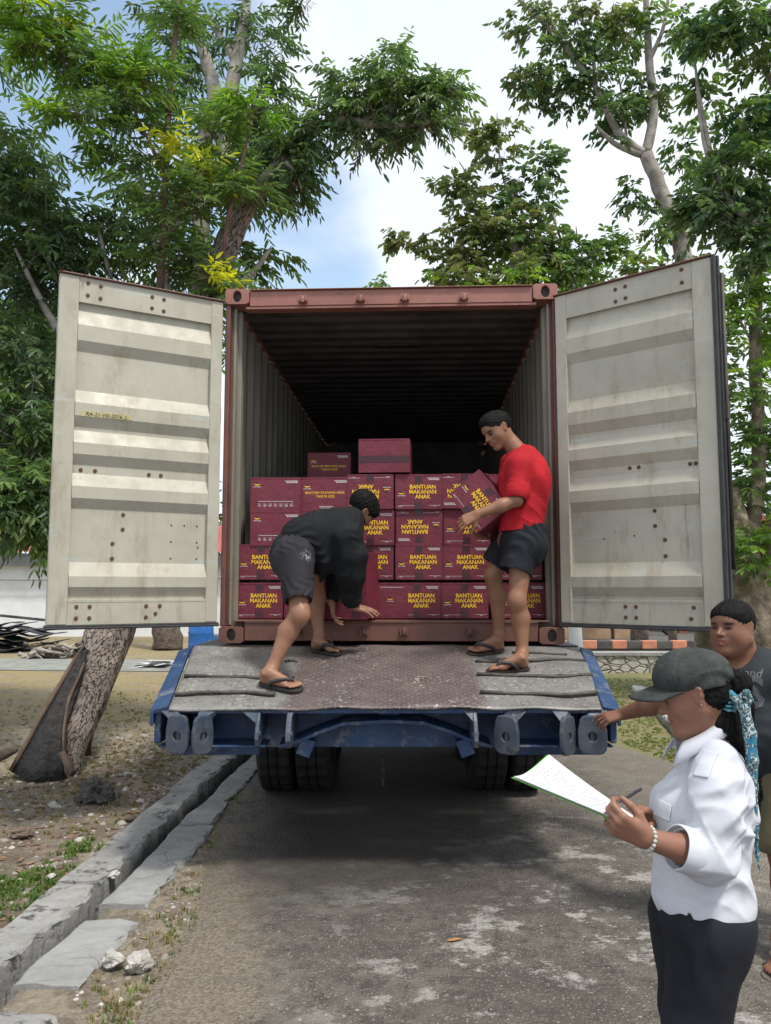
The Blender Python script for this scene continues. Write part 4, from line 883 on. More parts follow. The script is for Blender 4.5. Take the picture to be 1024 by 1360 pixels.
# path strip and white litter
m = MB(); m.add([(-14, 16.9, .012), (-2.0, 16.0, .012), (-1.5, 18.6, .012), (-14, 19.4, .012)], [(0, 1, 2, 3)]); tag(m.build('path', simple('pale_path', (.25, .265, .235), (.18, .185, .165), 3, .9, .4, 20)), kind='structure')
p = gnd(205, 886); rs = random.Random(2)
m = MB()
for k in range(9):
    q = [(rs.uniform(-.5, .5), rs.uniform(-.4, .4), rs.uniform(0, .12)) for _ in range(4)]; m.add([(a + rs.uniform(-.15, .15) + p.x, b + p.y, c + .02) for a, b, c in q], [(0, 1, 2, 3)])
tag(m.build('plastic_sheet', simple('white_plastic', (.75, .75, .73), (.6, .6, .6), 5, .5)), 'crumpled white plastic sheeting lying on the pale path', 'plastic sheet')
m = MB(); m.box((-3.9, 30.2, .35), (1.1, .3, .6)); tag(m.build('red_board', simple('orange_board', (.5, .12, .06), (.4, .1, .05), 3, .6)), 'small orange red board far behind the blue barrel', 'board')
# right side: stone retaining wall with striped kerb
def stone_wall_m():
    m = NM('whitewashed_rubble_stone'); e = m.voro(5, 'DISTANCE_TO_EDGE', stretch=(1, 1, 1.6)); c = m.mix(m.rng(e, .0, .06, 1, 0), m.mix(m.rng(m.noise(6, 7), .35, .65), (.48, .46, .42), (.33, .31, .27)), (.12, .10, .08))
    return m.fin(c, .9, m.bump(m.rng(e, 0, .12), .9, .04, m.bump(m.noise(16, 7), .5, .02)))
MT['swall'] = stone_wall_m()
m = MB(); m.box((11, 16.2, .12), (18.6, .35, .42)); m.box((11, 16.2, .36), (18.8, .42, .07), 1); tag(m.build('retaining_wall', [MT['swall'], MT['conc2']], bevel=.01), 'low whitewashed rubble stone wall beyond the right hand grass', 'wall')
MT['orp'] = simple('orange_white_paint', (.66, .27, .16), (.5, .2, .12), 5, .7, .2); MT['dkp'] = simple('faded_black_paint', (.06, .06, .06), (.10, .10, .095), 5, .8, .2)
for k in range(26):
    x = 3.6 + k * .62; p0 = 16.75; m = MB(); m.box((x, p0, .50), (.308, .16, .17)); o = m.build('kerb_block', MT['orp'], bevel=.012); tag(o, 'orange painted block of the striped kerb above the stone wall', 'kerb block', 'orange kerb blocks of the striped kerb')
    m = MB(); m.box((x + .31, p0, .495), (.308, .16, .165)); o = m.build('kerb_block', MT['dkp'], bevel=.012); tag(o, 'black painted block of the striped kerb above the stone wall', 'kerb block', 'black kerb blocks of the striped kerb')
m = MB(); m.box((17, 24.5, .30), (28, 15.2, .22)); tag(m.build('terrace', simple('dark_paving', (.085, .083, .08), (.12, .115, .11), 2, .85, .3, 20)), kind='structure')
m = MB(); m.add([(2.95, 16.02, .02), (20, 16.02, .02), (20, 13.5, .02), (3.2, 14.6, .02)], [(0, 3, 2, 1)])
# beige planter walls
MT['beige'] = simple('beige_render', (.42, .27, .17), (.33, .21, .13), 3, .8, .2)
for i, (a, b, lb) in enumerate([(735, 811, 'beige bench wall beyond the striped kerb, next to the white post'), (816, 862, 'shorter beige bench wall beyond the striped kerb in front of the motorcycle')]):
    x0, x1 = at(a, 840, 20).x, at(b, 840, 20).x; z0, z1 = .41, at(800, 829, 20).z; m = MB(); m.box(((x0 + x1) / 2, 20.15, (z0 + z1) / 2), (x1 - x0, .3, z1 - z0)); m.box(((x0 + x1) / 2, 20.15, z1), (x1 - x0 + .06, .36, .05)); tag(m.build('bench_wall', MT['beige'], bevel=.01), lb, 'bench wall')
# post white-washed trunk + brown post
def post(name, px, Y, r, z0, z1, mat, label, cat, lean=0):
    p = at(px, 830, Y); rs = random.Random(int(px)); m = MB(); m.tube([(p.x + lean * i / 6, Y, z0 + (z1 - z0) * i / 6) for i in range(7)], [r * (1.08 - .03 * i) for i in range(7)], 14, rs=rs, jit=.04)
    return tag(m.build(name, mat), label, cat)
post('white_post', 766, 14.5, .115, 0, 3.6, MT['wallw'], 'whitewashed round post standing just right of the container corner', 'post', -.12)
post('brown_post', 893, 17.6, .09, .38, 3.3, simple('weathered_timber', (.22, .16, .12), (.15, .11, .085), 8, .8), 'grey brown timber post behind the striped kerb', 'post')
# pavilion with dark interior, orange frames behind
pv = thing('pavilion', 'shaded open pavilion with orange and black frames far behind the right door', 'pavilion', (12, 27, .4))
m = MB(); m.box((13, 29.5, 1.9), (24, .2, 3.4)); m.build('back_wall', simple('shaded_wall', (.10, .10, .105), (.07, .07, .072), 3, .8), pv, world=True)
m = MB(); m.box((13, 26.5, 3.7), (25, 7, .15)); m.build('roof', MT['roofr'], pv, world=True)
MT['orange'] = simple('orange_paint', (.62, .17, .05), (.5, .13, .04), 4, .6)
for px, wd in ((937, .34), (903, .34), (948, .16), (990, .34), (1040, .3), (740, .2), (846, .12)):
    p = at(px, 830, 23.2); m = MB(); m.box((p.x, 23.2, 2.0), (wd, .2, 3.3)); m.build('column', MT['orange'] if px > 880 and px != 948 else MT['wallw'], pv, world=True, bevel=.01)
m = MB()
for k in range(13):
    x = at(905 + k * 2.7, 830, 22.6).x; m.box((x, 22.6, .95), (.03, .03, 1.0))
for z in (.5, .9, 1.42): m.box((at(920, 830, 22.6).x, 22.6, z), (.95, .035, .05))
m.build('steel_grille', MT['rustd'], pv, world=True)
m = MB()
for k in range(16): x = at(735 + k * 5, 820, 25).x; m.box((x, 25, .9), (.03, .03, .9))
for z in (.9, 1.3): m.box((at(772, 820, 25).x, 25, z), (2.0, .04, .04))
m.build('white_railing', MT['wallw'], pv, world=True)
# motorcycles
def moto(px, Y, mat, label, rz=0, s=1.0):
    p = at(px, 830, Y); t = thing('motorcycle', label, 'motorcycle', (p.x, Y, .41), rz)
    def wh(x):
        m = MB(); m.tube([(x + .26 * math.cos(a), 0, .29 + .26 * math.sin(a)) for a in np.linspace(0, 2 * math.pi, 25)], .045, 8, cap=False); w_ = m.build('wheel', MT['tyre'], t)
        m = MB(); m.cyl((x, -.03, .29), (x, .03, .29), .06, 12)
        for k in range(6): a = k * math.pi / 3; m.tube([(x, 0, .29), (x + .24 * math.cos(a), 0, .29 + .24 * math.sin(a))], .008, 5)
        m.build('hub', MT['chrome'], w_)
    wh(-.6); wh(.6)
    m = MB(); m.tube([(-.45, 0, .45), (-.2, 0, .5), (.15, 0, .42), (.35, 0, .75), (.42, 0, .95)], [.07, .13, .12, .10, .06], 10); m.box((-.05, 0, .35), (.35, .2, .2)); m.tube([(-.5, .1, .3), (.1, .1, .25)], .04, 8); m.build('body', mat, t, .02)
    m = MB(); m.tube([(-.62, 0, .72), (-.4, 0, .74), (-.1, 0, .70), (.08, 0, .66)], [.06, .1, .1, .05], 10); m.build('seat', MT['rubber'], t)
    m = MB(); m.tube([(.6, 0, .29), (.42, 0, .95), (.38, 0, 1.02)], .03, 8); m.tube([(.32, -.32, 1.02), (.38, -.1, 1.03), (.38, .1, 1.03), (.32, .32, 1.02)], .016, 6); m.build('handlebar', MT['chrome'], t)
    m = MB(); m.tube([(.43, 0, .93), (.52, 0, .92)], [.08, .07], 10); m.build('headlight', MT['wallw'], t)
    for e in t.children: e.scale = (s, s, s)
MT['chrome'] = simple('dull_chrome', (.5, .5, .5), (.3, .3, .3), 10, .3, .05, metal=.9)
moto(862, 21.5, simple('black_fairing', (.03, .03, .035), (.05, .05, .055), 3, .25), 'black motorcycle parked side-on beyond the bench walls', .1); moto(806, 23.8, simple('red_fairing', (.2, .03, .03), (.1, .02, .02), 3, .25), 'dark red motorcycle parked further back left of the black one', -.3)
# white kerb on the right, bare verge strip
m = MB(); pts = [(3.05, 4.5), (2.98, 6.0), (3.02, 7.4), (3.12, 8.4), (3.42, 10.0), (3.8, 11.8), (4.0, 13.2)]
MT['wkerb'] = conc('white_washed_kerb', (.56, .56, .53), (.42, .41, .38), (.10, .09, .08), .55)
kl = ['whitewashed kerb piece hidden nearest behind the people on the right', 'whitewashed kerb piece behind the cap of the woman', 'chipped whitewashed kerb piece beside the man forearm', 'whitewashed kerb piece just beyond the hand on the trailer', 'fourth whitewashed kerb piece running toward the stone wall', 'farthest whitewashed kerb piece near the stone wall']
for i in range(len(pts) - 1):
    a, b = Vector((*pts[i], 0)), Vector((*pts[i + 1], 0)); d = (b - a).normalized(); n = Vector((d.y, -d.x, 0)); a = a + d * .01; b = b - d * .01; m = MB(); k = 12; rs = random.Random(i); vs = []; fs = []
    for j in range(k + 1):
        c = a.lerp(b, j / k)
        for (u, z) in ((0, -.05), (0, .07), (.02, .09), (.17, .09), (.19, .07), (.19, -.05)): vs.append(c + n * (u + rs.uniform(-.006, .006)) + Vector((0, 0, z + rs.uniform(-.006, .006))))
    for j in range(k):
        for q in range(5): fs.append((6 * j + q, 6 * j + q + 1, 6 * j + 7 + q, 6 * j + 6 + q))
    fs += [tuple(range(6))[::-1], tuple(6 * k + q for q in range(6))]; m.add(vs, fs); tag(m.build('white_kerb', MT['wkerb'], fixn=True), kl[i], 'kerb', 'whitewashed kerb pieces on the right')
# ------------------------------------------------------------------ trees
class Crown:
    def __init__(s, seed): s.rs = np.random.RandomState(seed); s.V = []; s.C = []; s.tw = []; s.q = .66; s.cl = 6
    def leaves(s, base, direc, L_, W_, colr, nrm_up=.6):
        rs = s.rs; n = len(base); d = direc / np.linalg.norm(direc, axis=1, keepdims=True)
        up = np.tile([0, 0, 1.], (n, 1)) * nrm_up + rs.normal(0, .55, (n, 3)); sd_ = np.cross(d, up); sd_ /= np.linalg.norm(sd_, axis=1, keepdims=True) + 1e-6; nn = np.cross(sd_, d)
        Ln = (L_ * rs.uniform(.7, 1.2, n))[:, None]; Wn = (W_ * rs.uniform(.8, 1.2, n))[:, None]
        p0 = base; p2 = base + d * Ln - nn * Ln * .16; m1 = base + d * Ln * .28; m2_ = base + d * Ln * .68 - nn * Ln * .05
        s.V.append(np.stack([p0, m1 + sd_ * Wn * .46 + nn * Wn * .16, m2_ + sd_ * Wn * .42 + nn * Wn * .14, p2, m2_ - sd_ * Wn * .42 + nn * Wn * .14, m1 - sd_ * Wn * .46 + nn * Wn * .16], 1)); s.C.append(np.repeat(colr[:, None, :], 6, 1))
    def blob(s, c, r, n, cols, L_=.13, W_=.038, kind='pin', droop=.5, depth=1.0, shell=.5, tips=None, sprays=True):
        # n sprays of leaves; each spray is a short twig with leaves on both sides
        rs = s.rs; c = np.array(c); r = np.array(r, float); n = max(3, int(n * s.q))
        u = rs.normal(0, 1, (n, 3)); u /= np.linalg.norm(u, axis=1, keepdims=True); rad = rs.uniform(shell ** 3, 1, n) ** (1 / 3)
        lump = 1 + .22 * np.sin(u[:, 0] * 5 + c[0] * 3) * np.sin(u[:, 2] * 6 + c[2] * 2) + .12 * rs.normal(0, 1, n)
        o = c + u * rad[:, None] * lump[:, None] * r
        ncl = max(2, n // s.cl); cen = o[:ncl]; ci = rs.randint(ncl, size=n); o = cen[ci] * .72 + o * .28 + rs.normal(0, 1, (n, 3)) * r.min() * .16; u = u * .5 + (cen[ci] - c) / np.linalg.norm(cen[ci] - c, axis=1, keepdims=True) * .5
        k = 11 if kind == 'pin' else 7
        d = u + rs.normal(0, .45, (n, 3)); d[:, 2] = d[:, 2] * .5 + .25 - .3 * droop; d /= np.linalg.norm(d, axis=1, keepdims=True)
        TL = L_ * (2.6 if kind == 'pin' else 1.6) * rs.uniform(.7, 1.3, n)
        cc = np.array(cols)[rs.randint(len(cols), size=n)] * rs.uniform(.75, 1.25, (n, 1))
        side = np.cross(d, [0, 0, 1.]); side /= np.linalg.norm(side, axis=1, keepdims=True) + 1e-6
        for j in range(k):
            t = (j // 2 + .6) / (k // 2 + 1); sg = 1 if j % 2 else -1
            pos = o + d * (TL * t)[:, None] + np.array([0, 0, -1.]) * (droop * .5 * TL * t * t)[:, None]
            ld = side * sg * .9 + d * .7 + np.array([0, 0, -1.]) * (droop * rs.uniform(.5, 1.5, n))[:, None]
            if j == k - 1: ld = d + np.array([0, 0, -droop])
            s.leaves(pos, ld + rs.normal(0, .18, (n, 3)), L_, W_, cc * rs.uniform(.85, 1.15, (n, 1)))
        s.tw.append((o, d, TL, droop))
    def build(s, name, parent, mat=None):
        V = np.concatenate(s.V).reshape(-1, 3); C = np.concatenate(s.C).reshape(-1, 3); n = len(V) // 6; i = np.arange(n)[:, None] * 6
        Q = np.concatenate([i + np.array([[0, 1, 2, 3]]), i + np.array([[0, 3, 4, 5]])], 0); me = mesh_np(name, V, Q, mat or MT['leaf'], False, C); o = link(name, me, parent, True); print(name, n); return o
    def build_twigs(s, parent, mat, r=.004):
        V = []; Q = []; k = 0
        for (o, d, TL, dr) in s.tw:
            for a in range(0, len(o), 1):
                p0 = o[a] - d[a] * TL[a] * .5 + np.array([0, 0, -.1 * TL[a]]); p1 = o[a] + d[a] * TL[a] * .95 + np.array([0, 0, -1]) * dr * .45 * TL[a]; sx = np.array([r, 0, 0]); sz = np.array([0, r * .5, r])
                V += [p0 - sx, p0 + sx, p0 + sz, p1]; Q += [(k, k + 1, k + 3), (k + 1, k + 2, k + 3), (k + 2, k, k + 3)]; k += 4
        me = mesh_np('twigs', np.array(V), np.array(Q), mat, False); return link('twigs', me, parent, True)
def limb(m, pts, rads, seed, n=12, mi=0, jit=.05, sub=5, wob=.06, ridge=0):
    rs = random.Random(seed); P = [Vector(p) for p in pts]; out = []; rr = []
    for i in range(len(P) - 1):
        a = P[max(i - 1, 0)]; b = P[i]; c = P[i + 1]; d = P[min(i + 2, len(P) - 1)]
        for k in range(sub):
            t = k / sub; q = .5 * ((2 * b) + (c - a) * t + (2 * a - 5 * b + 4 * c - d) * t * t + (-a + 3 * b - 3 * c + d) * t ** 3); r = rads[i] * (1 - t) + rads[i + 1] * t
            out.append(q + Vector([rs.gauss(0, wob) * r for _ in range(3)])); rr.append(r)
    out.append(P[-1]); rr.append(rads[-1]); b0_ = len(m.v); m.tube(out, rr, n, mi, rs=rs, jit=jit)
    if ridge:
        an = [1 + rs.uniform(-ridge, ridge) for _ in range(n)]; bn = [rs.uniform(0, 6) for _ in range(n)]
        for i in range(len(out)):
            for k in range(n):
                v = Vector(m.v[b0_ + i * n + k]); f = an[k] + ridge * .6 * math.sin(i * .5 + bn[k]); m.v[b0_ + i * n + k] = tuple(out[i] + (v - out[i]) * f)
DG = [(.074, .135, .058), (.092, .16, .065), (.062, .11, .056), (.12, .185, .07)]      # dark mature leaves
MG = [(.12, .205, .06), (.14, .23, .055), (.095, .165, .06)]
YG = [(.16, .28, .035), (.22, .34, .04), (.11, .22, .03)]
OG = [(.15, .18, .07), (.18, .19, .075), (.12, .155, .06), (.10, .14, .06)]
def ppm(Y): return F / Y
def bl(cr, px, py, rx, ry, Y, n, cols, dz=None, **k):
    s = Y / F; cr.blob(at(px, py, Y), (rx * s, (dz if dz is not None else max(rx, ry) * s * .8), ry * s), n, cols, **k)
# --- big leaning tree on the left
t1 = thing('leaning_tree', 'large leaning tree with burnt trunk base on the left whose limb arches over the container', 'tree', gnd(90, 1025))
def bark_lean():
    m = NM('flaky_grey_bark'); mq = m.n('ShaderNodeMapping'); mq.inputs['Rotation'].default_value = (0, RA(-27), 0); m.l(m.tc.outputs['Object'], mq.inputs[0]); mp = m.n('ShaderNodeMapping'); mp.inputs['Scale'].default_value = (1.1, 1.1, .22); m.l(mq.outputs[0], mp.inputs[0])
    v = m.n('ShaderNodeTexVoronoi', feature='DISTANCE_TO_EDGE'); v.inputs['Scale'].default_value = 17; nz_ = m.n('ShaderNodeTexNoise'); nz_.inputs['Scale'].default_value = 5; nz_.inputs['Detail'].default_value = 8
    m.l(mp.outputs[0], nz_.inputs['Vector']); ad = m.n('ShaderNodeMix', data_type='RGBA', blend_type='ADD'); ad.inputs[0].default_value = .6; m.l(mp.outputs[0], ad.inputs[6]); m.l(nz_.outputs['Color'], ad.inputs[7]); m.l(ad.outputs[2], v.inputs['Vector'])
    e = m.rng(v.outputs['Distance'], 0, .08); c = m.mix(m.rng(nz_.outputs[0], .35, .65), (.40, .34, .30), (.25, .21, .185)); c = m.mix(e, (.05, .036, .03), c); c = m.mix(m.rng(m.noise(7, 6, .8), .58, .66), c, (.38, .36, .34))
    return m.fin(c, .92, m.bump(e, .9, .03, m.bump(m.noise(22, 8, .8), .8, .03)), spec=.2)
MT['leanb'] = bark_lean()
MT['char'] = simple('charred_wood', (.012, .011, .011), (.035, .032, .032), 9, .7, .9, 22, bd=.03); MT['cutw'] = simple('brown_split_wood', (.15, .10, .07), (.08, .05, .038), 7, .75, .6, 30)
b0 = gnd(150, 1012); 
m = MB()
trunk_pts = [at(92, 1035, 7.2), at(98, 985, 7.3), at(121, 915, 7.5), at(146, 840, 7.75), at(180, 740, 8.0), at(215, 620, 8.2), at(255, 480, 8.3), at(300, 330, 8.4), at(330, 268, 8.4)]
limb(m, trunk_pts, [.09, .125, .185, .215, .215, .20, .17, .135, .115], 2, 40, 0, .012, 9, .012, .055)
limb(m, [at(262, 460, 8.3), at(268, 330, 8.7), at(270, 200, 9.0), at(285, 120, 9.1), at(262, 40, 9.2), at(250, -60, 9.3)], [.12, .10, .09, .085, .06, .04], 3, 14, 1)
limb(m, [at(330, 268, 8.4), at(300, 200, 8.8), at(312, 95, 9.0), at(322, 40, 9.1), at(335, -60, 9.2)], [.11, .095, .08, .06, .04], 4, 14, 1)
limb(m, [at(318, 100, 9.0), at(300, 60, 9.1), at(272, 20, 9.2)], [.05, .04, .03], 14, 10, 1)
limb(m, [at(325, 275, 8.4), at(365, 225, 8.3), at(410, 180, 8.2), at(450, 160, 8.1), at(520, 168, 8.0), at(590, 160, 7.9), at(625, 168, 7.9)], [.10, .075, .06, .045, .035, .022, .01], 5, 12, 1)
for i, (a, b) in enumerate([((410, 180), (425, 120)), ((450, 160), (480, 100)), ((500, 166), (525, 90)), ((545, 165), (560, 110)), ((590, 160), (605, 125)), ((380, 215), (400, 250)), ((470, 163), (500, 150))]): limb(m, [at(*a, 8.1), at((a[0] + b[0]) / 2 + 4, (a[1] + b[1]) / 2, 8.1), at(*b, 8.0)], [.025, .018, .006], 40 + i, 7, 1)
for i, (a, b) in enumerate([((130, 500), (20, 330)), ((120, 560), (0, 530)), ((200, 640), (60, 560)), ((215, 600), (130, 300)), ((250, 480), (180, 200)), ((285, 380), (360, 330))]): limb(m, [at(*a, 8.2) if i > 1 else at(205 + i * 8, 640 - i * 50, 8.2), at((a[0] + b[0]) / 2, (a[1] + b[1]) / 2 + 20, 8.4), at(*b, 8.3)], [.06, .045, .015], 60 + i, 8, 1)
tr = m.build('trunk', [MT['leanb'], MT['barkp']], t1, world=True)
# burnt hollow, split wood flank
m = MB()
A = [at(14, 1025, 7.0), at(68, 930, 7.25), at(102, 872, 7.45), at(112, 858, 7.5)]; B = [at(90, 1035, 6.98), at(92, 960, 7.15), at(112, 900, 7.36), at(116, 868, 7.45)]
vs = []; fs = []; nseg = 14; nc = 10
for i in range(nseg + 1):
    t = i / nseg; f = t * 3; k = min(2, int(f)); u = f - k; a = A[k].lerp(A[k + 1], u); b = B[k].lerp(B[k + 1], u)
    for j in range(nc + 1):
        w_ = j / nc; q = a.lerp(b, w_); q = q + Vector((0, (-.16 * math.sin(w_ * 3.0) * (1 - t) + .02 * math.sin(9 * w_ + 5 * t)), .01 * math.sin(13 * w_ + 7 * t))); vs.append(q)
for i in range(nseg):
    for j in range(nc): p = i * (nc + 1) + j; fs.append((p, p + 1, p + nc + 2, p + nc + 1))
m.add(vs, fs, 0, True); o = m.build('charred_hollow', MT['char'], t1, world=True); so = o.modifiers.new('s', 'SOLIDIFY'); so.thickness = .14; so.offset = -1
m = MB(); limb(m, [at(14, 1024, 6.98), at(66, 932, 7.22), at(100, 874, 7.42), at(112, 857, 7.48)], [.018, .02, .018, .012], 7, 8, 0, .15); limb(m, [at(88, 1030, 6.95), at(84, 985, 7.02), at(90, 935, 7.12), at(104, 900, 7.25), at(112, 880, 7.3)], [.012, .013, .014, .013, .008], 8, 8, 0, .2); limb(m, [at(82, 1000, 6.9), at(92, 1018, 6.85), at(97, 1028, 6.8)], [.03, .035, .03], 9, 8, 0, .15); m.build('split_wood', MT['cutw'], t1, world=True)
m = MB(); limb(m, [at(-30, 1020, 6.9), at(5, 1000, 6.9), at(20, 992, 6.95)], [.06, .055, .045], 12, 10); tag(m.build('log', MT['bark']), 'short dark log lying at the left edge beside the burnt trunk', 'log')
c = Crown(1); c.q = .52
for a in [ # px,py,rx,ry,Y,n
 (60, 380, 90, 75, 8.6, 330, DG), (60, 300, 80, 70, 8.4, 300, DG), (20, 200, 60, 70, 8.2, 260, DG + MG), (130, 330, 80, 60, 8.7, 260, DG + MG), (40, 480, 60, 70, 8.2, 260, DG), (30, 580, 60, 60, 7.9, 280, DG + MG), (40, 660, 50, 45, 7.6, 260, DG + MG), (10, 690, 30, 25, 7.4, 90, DG + MG),
 (230, 330, 70, 50, 8.9, 220, DG + MG), (320, 350, 45, 40, 9.0, 110, MG), (200, 240, 60, 60, 9.2, 150, DG + MG), (330, 210, 70, 60, 8.8, 330, DG + MG), (385, 210, 36, 50, 8.4, 150, DG), (360, 130, 40, 40, 9.1, 100, DG), (230, 60, 50, 65, 9.4, 150, DG), (330, 55, 60, 55, 9.3, 130, DG), (410, 5, 25, 22, 9.0, 30, DG), (300, 160, 60, 40, 9.2, 120, DG), (200, 130, 40, 40, 9.4, 60, DG), (-60, 400, 80, 180, 8.2, 260, DG), (-60, 100, 80, 100, 8.2, 120, DG)]:
    bl(c, *a, L_=.125, W_=.036, droop=.75)
for a in [(420, 165, 40, 45, 8.1, 110, MG + DG), (470, 130, 45, 48, 8.1, 170, MG + DG), (520, 120, 42, 55, 8.0, 190, MG + DG), (522, 70, 14, 18, 8.0, 34, MG), (570, 135, 40, 40, 8.0, 150, MG + DG), (605, 120, 22, 28, 7.9, 60, MG), (500, 180, 60, 20, 8.0, 60, DG), (560, 175, 50, 14, 8.0, 45, DG), (395, 240, 22, 30, 8.2, 50, DG)]:
    bl(c, *a, L_=.11, W_=.032, droop=.8)
for a in [(545, 100, 14, 7, 7.9, 12, YG), (480, 125, 14, 6, 7.9, 9, YG), (535, 132, 12, 5, 7.9, 7, YG)]: bl(c, *a, L_=.10, W_=.03, droop=.4)
c.build('crown', t1); c.build_twigs(t1, MT['barkp'])
# --- young yellow green tree in front
DENS = {'broadleaf_tree': .5, 'leafy_tree': .58, 'olive_tree': .58, 'forked_tree': .62, 'slender_tree': .75}
def tree(name, label, trunk, crown, seed, mat, loc, twigs=True, group=None, L_=.12, W_=.036, droop=.6, kind='pin'):
    t = thing(name, label, 'tree', loc, 0, group); m = MB(); q_ = DENS.get(name, .66)
    for i, (pts, rads) in enumerate(trunk): limb(m, pts, rads, seed + i, 12 if rads[0] > .06 else 7)
    m.build('trunk', mat, t, world=True); c = Crown(seed); c.q = q_
    for a in crown:
        kw = a[-1] if isinstance(a[-1], dict) else {}; b = a[:-1] if kw else a; k2 = dict(L_=L_, W_=W_, droop=droop, kind=kind); k2.update(kw); bl(c, *b, **k2)
    c.build('crown', t); 
    if twigs: c.build_twigs(t, mat)
    return t
tree('slender_tree', 'slender reddish stemmed young tree with bright yellow green feathery leaves above the left door', [([gnd(112, 1003), at(136, 880, 8.1), at(190, 720, 8.5), at(210, 420, 8.3), at(218, 300, 7.95), at(222, 180, 7.8), at(232, 60, 7.8), at(240, -40, 7.8)], [.06, .055, .05, .045, .04, .035, .03, .015]), ([at(216, 330, 7.9), at(260, 230, 7.7), at(262, 200, 7.7)], [.02, .015, .006]), ([at(220, 230, 7.8), at(180, 150, 7.6), at(175, 110, 7.5)], [.02, .014, .006]), ([at(292, 430, 8.3), at(300, 310, 7.8), at(325, 200, 7.7), at(335, 160, 7.7)], [.03, .022, .014, .006])],
 [(180, 120, 50, 45, 7.5, 115, YG + MG), (95, 140, 50, 30, 7.3, 60, YG + MG), (190, 90, 35, 30, 7.5, 34, YG), (90, 50, 60, 50, 7.4, 130, YG + MG), (30, 30, 50, 40, 7.3, 110, YG), (45, 15, 40, 18, 7.2, 26, [(.5, .55, .05), (.38, .5, .05)]), (160, 190, 60, 40, 7.7, 70, MG), (260, 215, 34, 16, 7.6, 26, [(.48, .52, .03), (.38, .45, .03)]), (255, 195, 24, 8, 7.6, 14, [(.62, .6, .04)]), (338, 150, 36, 20, 7.6, 36, YG), (290, 180, 40, 30, 7.8, 40, MG), (245, 270, 60, 40, 7.8, 90, MG), (268, 365, 14, 6, 7.7, 10, [(.6, .6, .04)]), (330, 250, 40, 40, 7.9, 60, MG), (300, 380, 50, 24, 8.0, 70, MG), (210, 340, 60, 40, 8.2, 70, MG), (230, 20, 30, 40, 7.9, 50, MG)], 21, MT['barkb'], gnd(125, 1003), L_=.12, W_=.03, droop=.35)
# foliage clump hanging in front of the building at far left
tree('broadleaf_tree', 'dark broadleaf tree with drooping leaves at the far left edge behind the left door', [([gnd(-120, 930), at(-110, 700, 11), at(-60, 560, 10.8), at(0, 545, 10.6), at(90, 520, 10.4)], [.2, .17, .12, .07, .04]), ([at(-110, 700, 11), at(-80, 400, 11), at(-20, 250, 11)], [.14, .10, .05])],
 [(10, 600, 70, 80, 10.6, 330, MG + DG), (50, 700, 45, 28, 10.2, 120, DG + MG), (20, 480, 80, 80, 10.8, 280, DG + MG), (90, 560, 60, 90, 11, 200, DG + MG), (0, 340, 90, 90, 11, 220, DG), (60, 430, 60, 60, 11.2, 150, MG), (30, 560, 40, 40, 10, 90, MG), (-60, 520, 80, 160, 10.6, 160, DG)], 31, MT['bark'], gnd(-120, 930), L_=.17, W_=.05, droop=.7)
# far trunk behind the door
m = MB(); Y = 22.; limb(m, [at(222, 862, Y), at(222, 800, Y), at(228, 600, Y), at(235, 420, Y)], [.42, .37, .3, .2], 4, 14); ft = thing('background_tree', 'thick grey tree trunk far behind, just left of the blue barrel', 'tree', at(222, 862, Y)); m.build('trunk', MT['bark'], ft, world=True)
c = Crown(44); bl(c, 240, 470, 120, 90, 22, 200, DG + MG, L_=.2, W_=.07); c.build('crown', ft)
# --- right: tree forking above the right door
Y = 11.5
tree('forked_tree', 'pale barked forking tree rising above the right door into the top right sky', [([gnd(938, 905), at(930, 700, Y), at(915, 450, Y), at(905, 330, Y), at(880, 260, Y), at(858, 205, Y)], [.19, .17, .145, .125, .11, .10]), ([at(858, 205, Y), at(868, 150, Y), at(862, 80, Y), at(858, 0, Y), at(850, -80, Y)], [.08, .07, .06, .045, .025]), ([at(862, 80, Y), at(880, 40, Y), at(890, -20, Y)], [.04, .03, .02]), ([at(858, 205, Y), at(820, 175, Y), at(790, 115, Y), at(740, 50, Y), at(690, 0, Y), at(650, -40, Y)], [.07, .055, .042, .034, .026, .016]), ([at(850, 205, Y), at(815, 190, Y), at(790, 165, Y)], [.06, .04, .015]), ([at(792, 118, Y), at(785, 60, Y), at(765, 0, Y)], [.03, .022, .01]), ([at(740, 50, Y), at(722, 0, Y)], [.025, .01]), ([at(832, 180, Y), at(825, 120, Y), at(815, 70, Y)], [.022, .014, .006])],
 [(720, 25, 50, 35, Y, 90, DG + OG), (700, 115, 35, 20, Y, 50, OG + DG), (740, 90, 55, 35, Y, 130, DG + MG), (760, 40, 40, 40, Y, 80, DG), (790, 110, 40, 50, Y, 110, MG + DG), (815, 165, 35, 40, Y, 90, DG), (840, 40, 50, 45, Y, 110, OG + MG), (870, 120, 40, 40, Y, 90, OG + DG), (890, 40, 40, 40, Y, 90, DG + MG), (850, 255, 28, 26, Y, 40, DG), (890, 290, 35, 40, Y, 90, DG + MG), (925, 200, 45, 60, Y + .5, 150, DG + MG), (905, 350, 30, 25, Y, 50, DG), (800, 20, 50, 30, Y, 70, OG), (760, 130, 26, 20, Y, 30, DG)], 51, MT['barkp'], gnd(938, 905), L_=.125, W_=.055, droop=.7, kind='b')
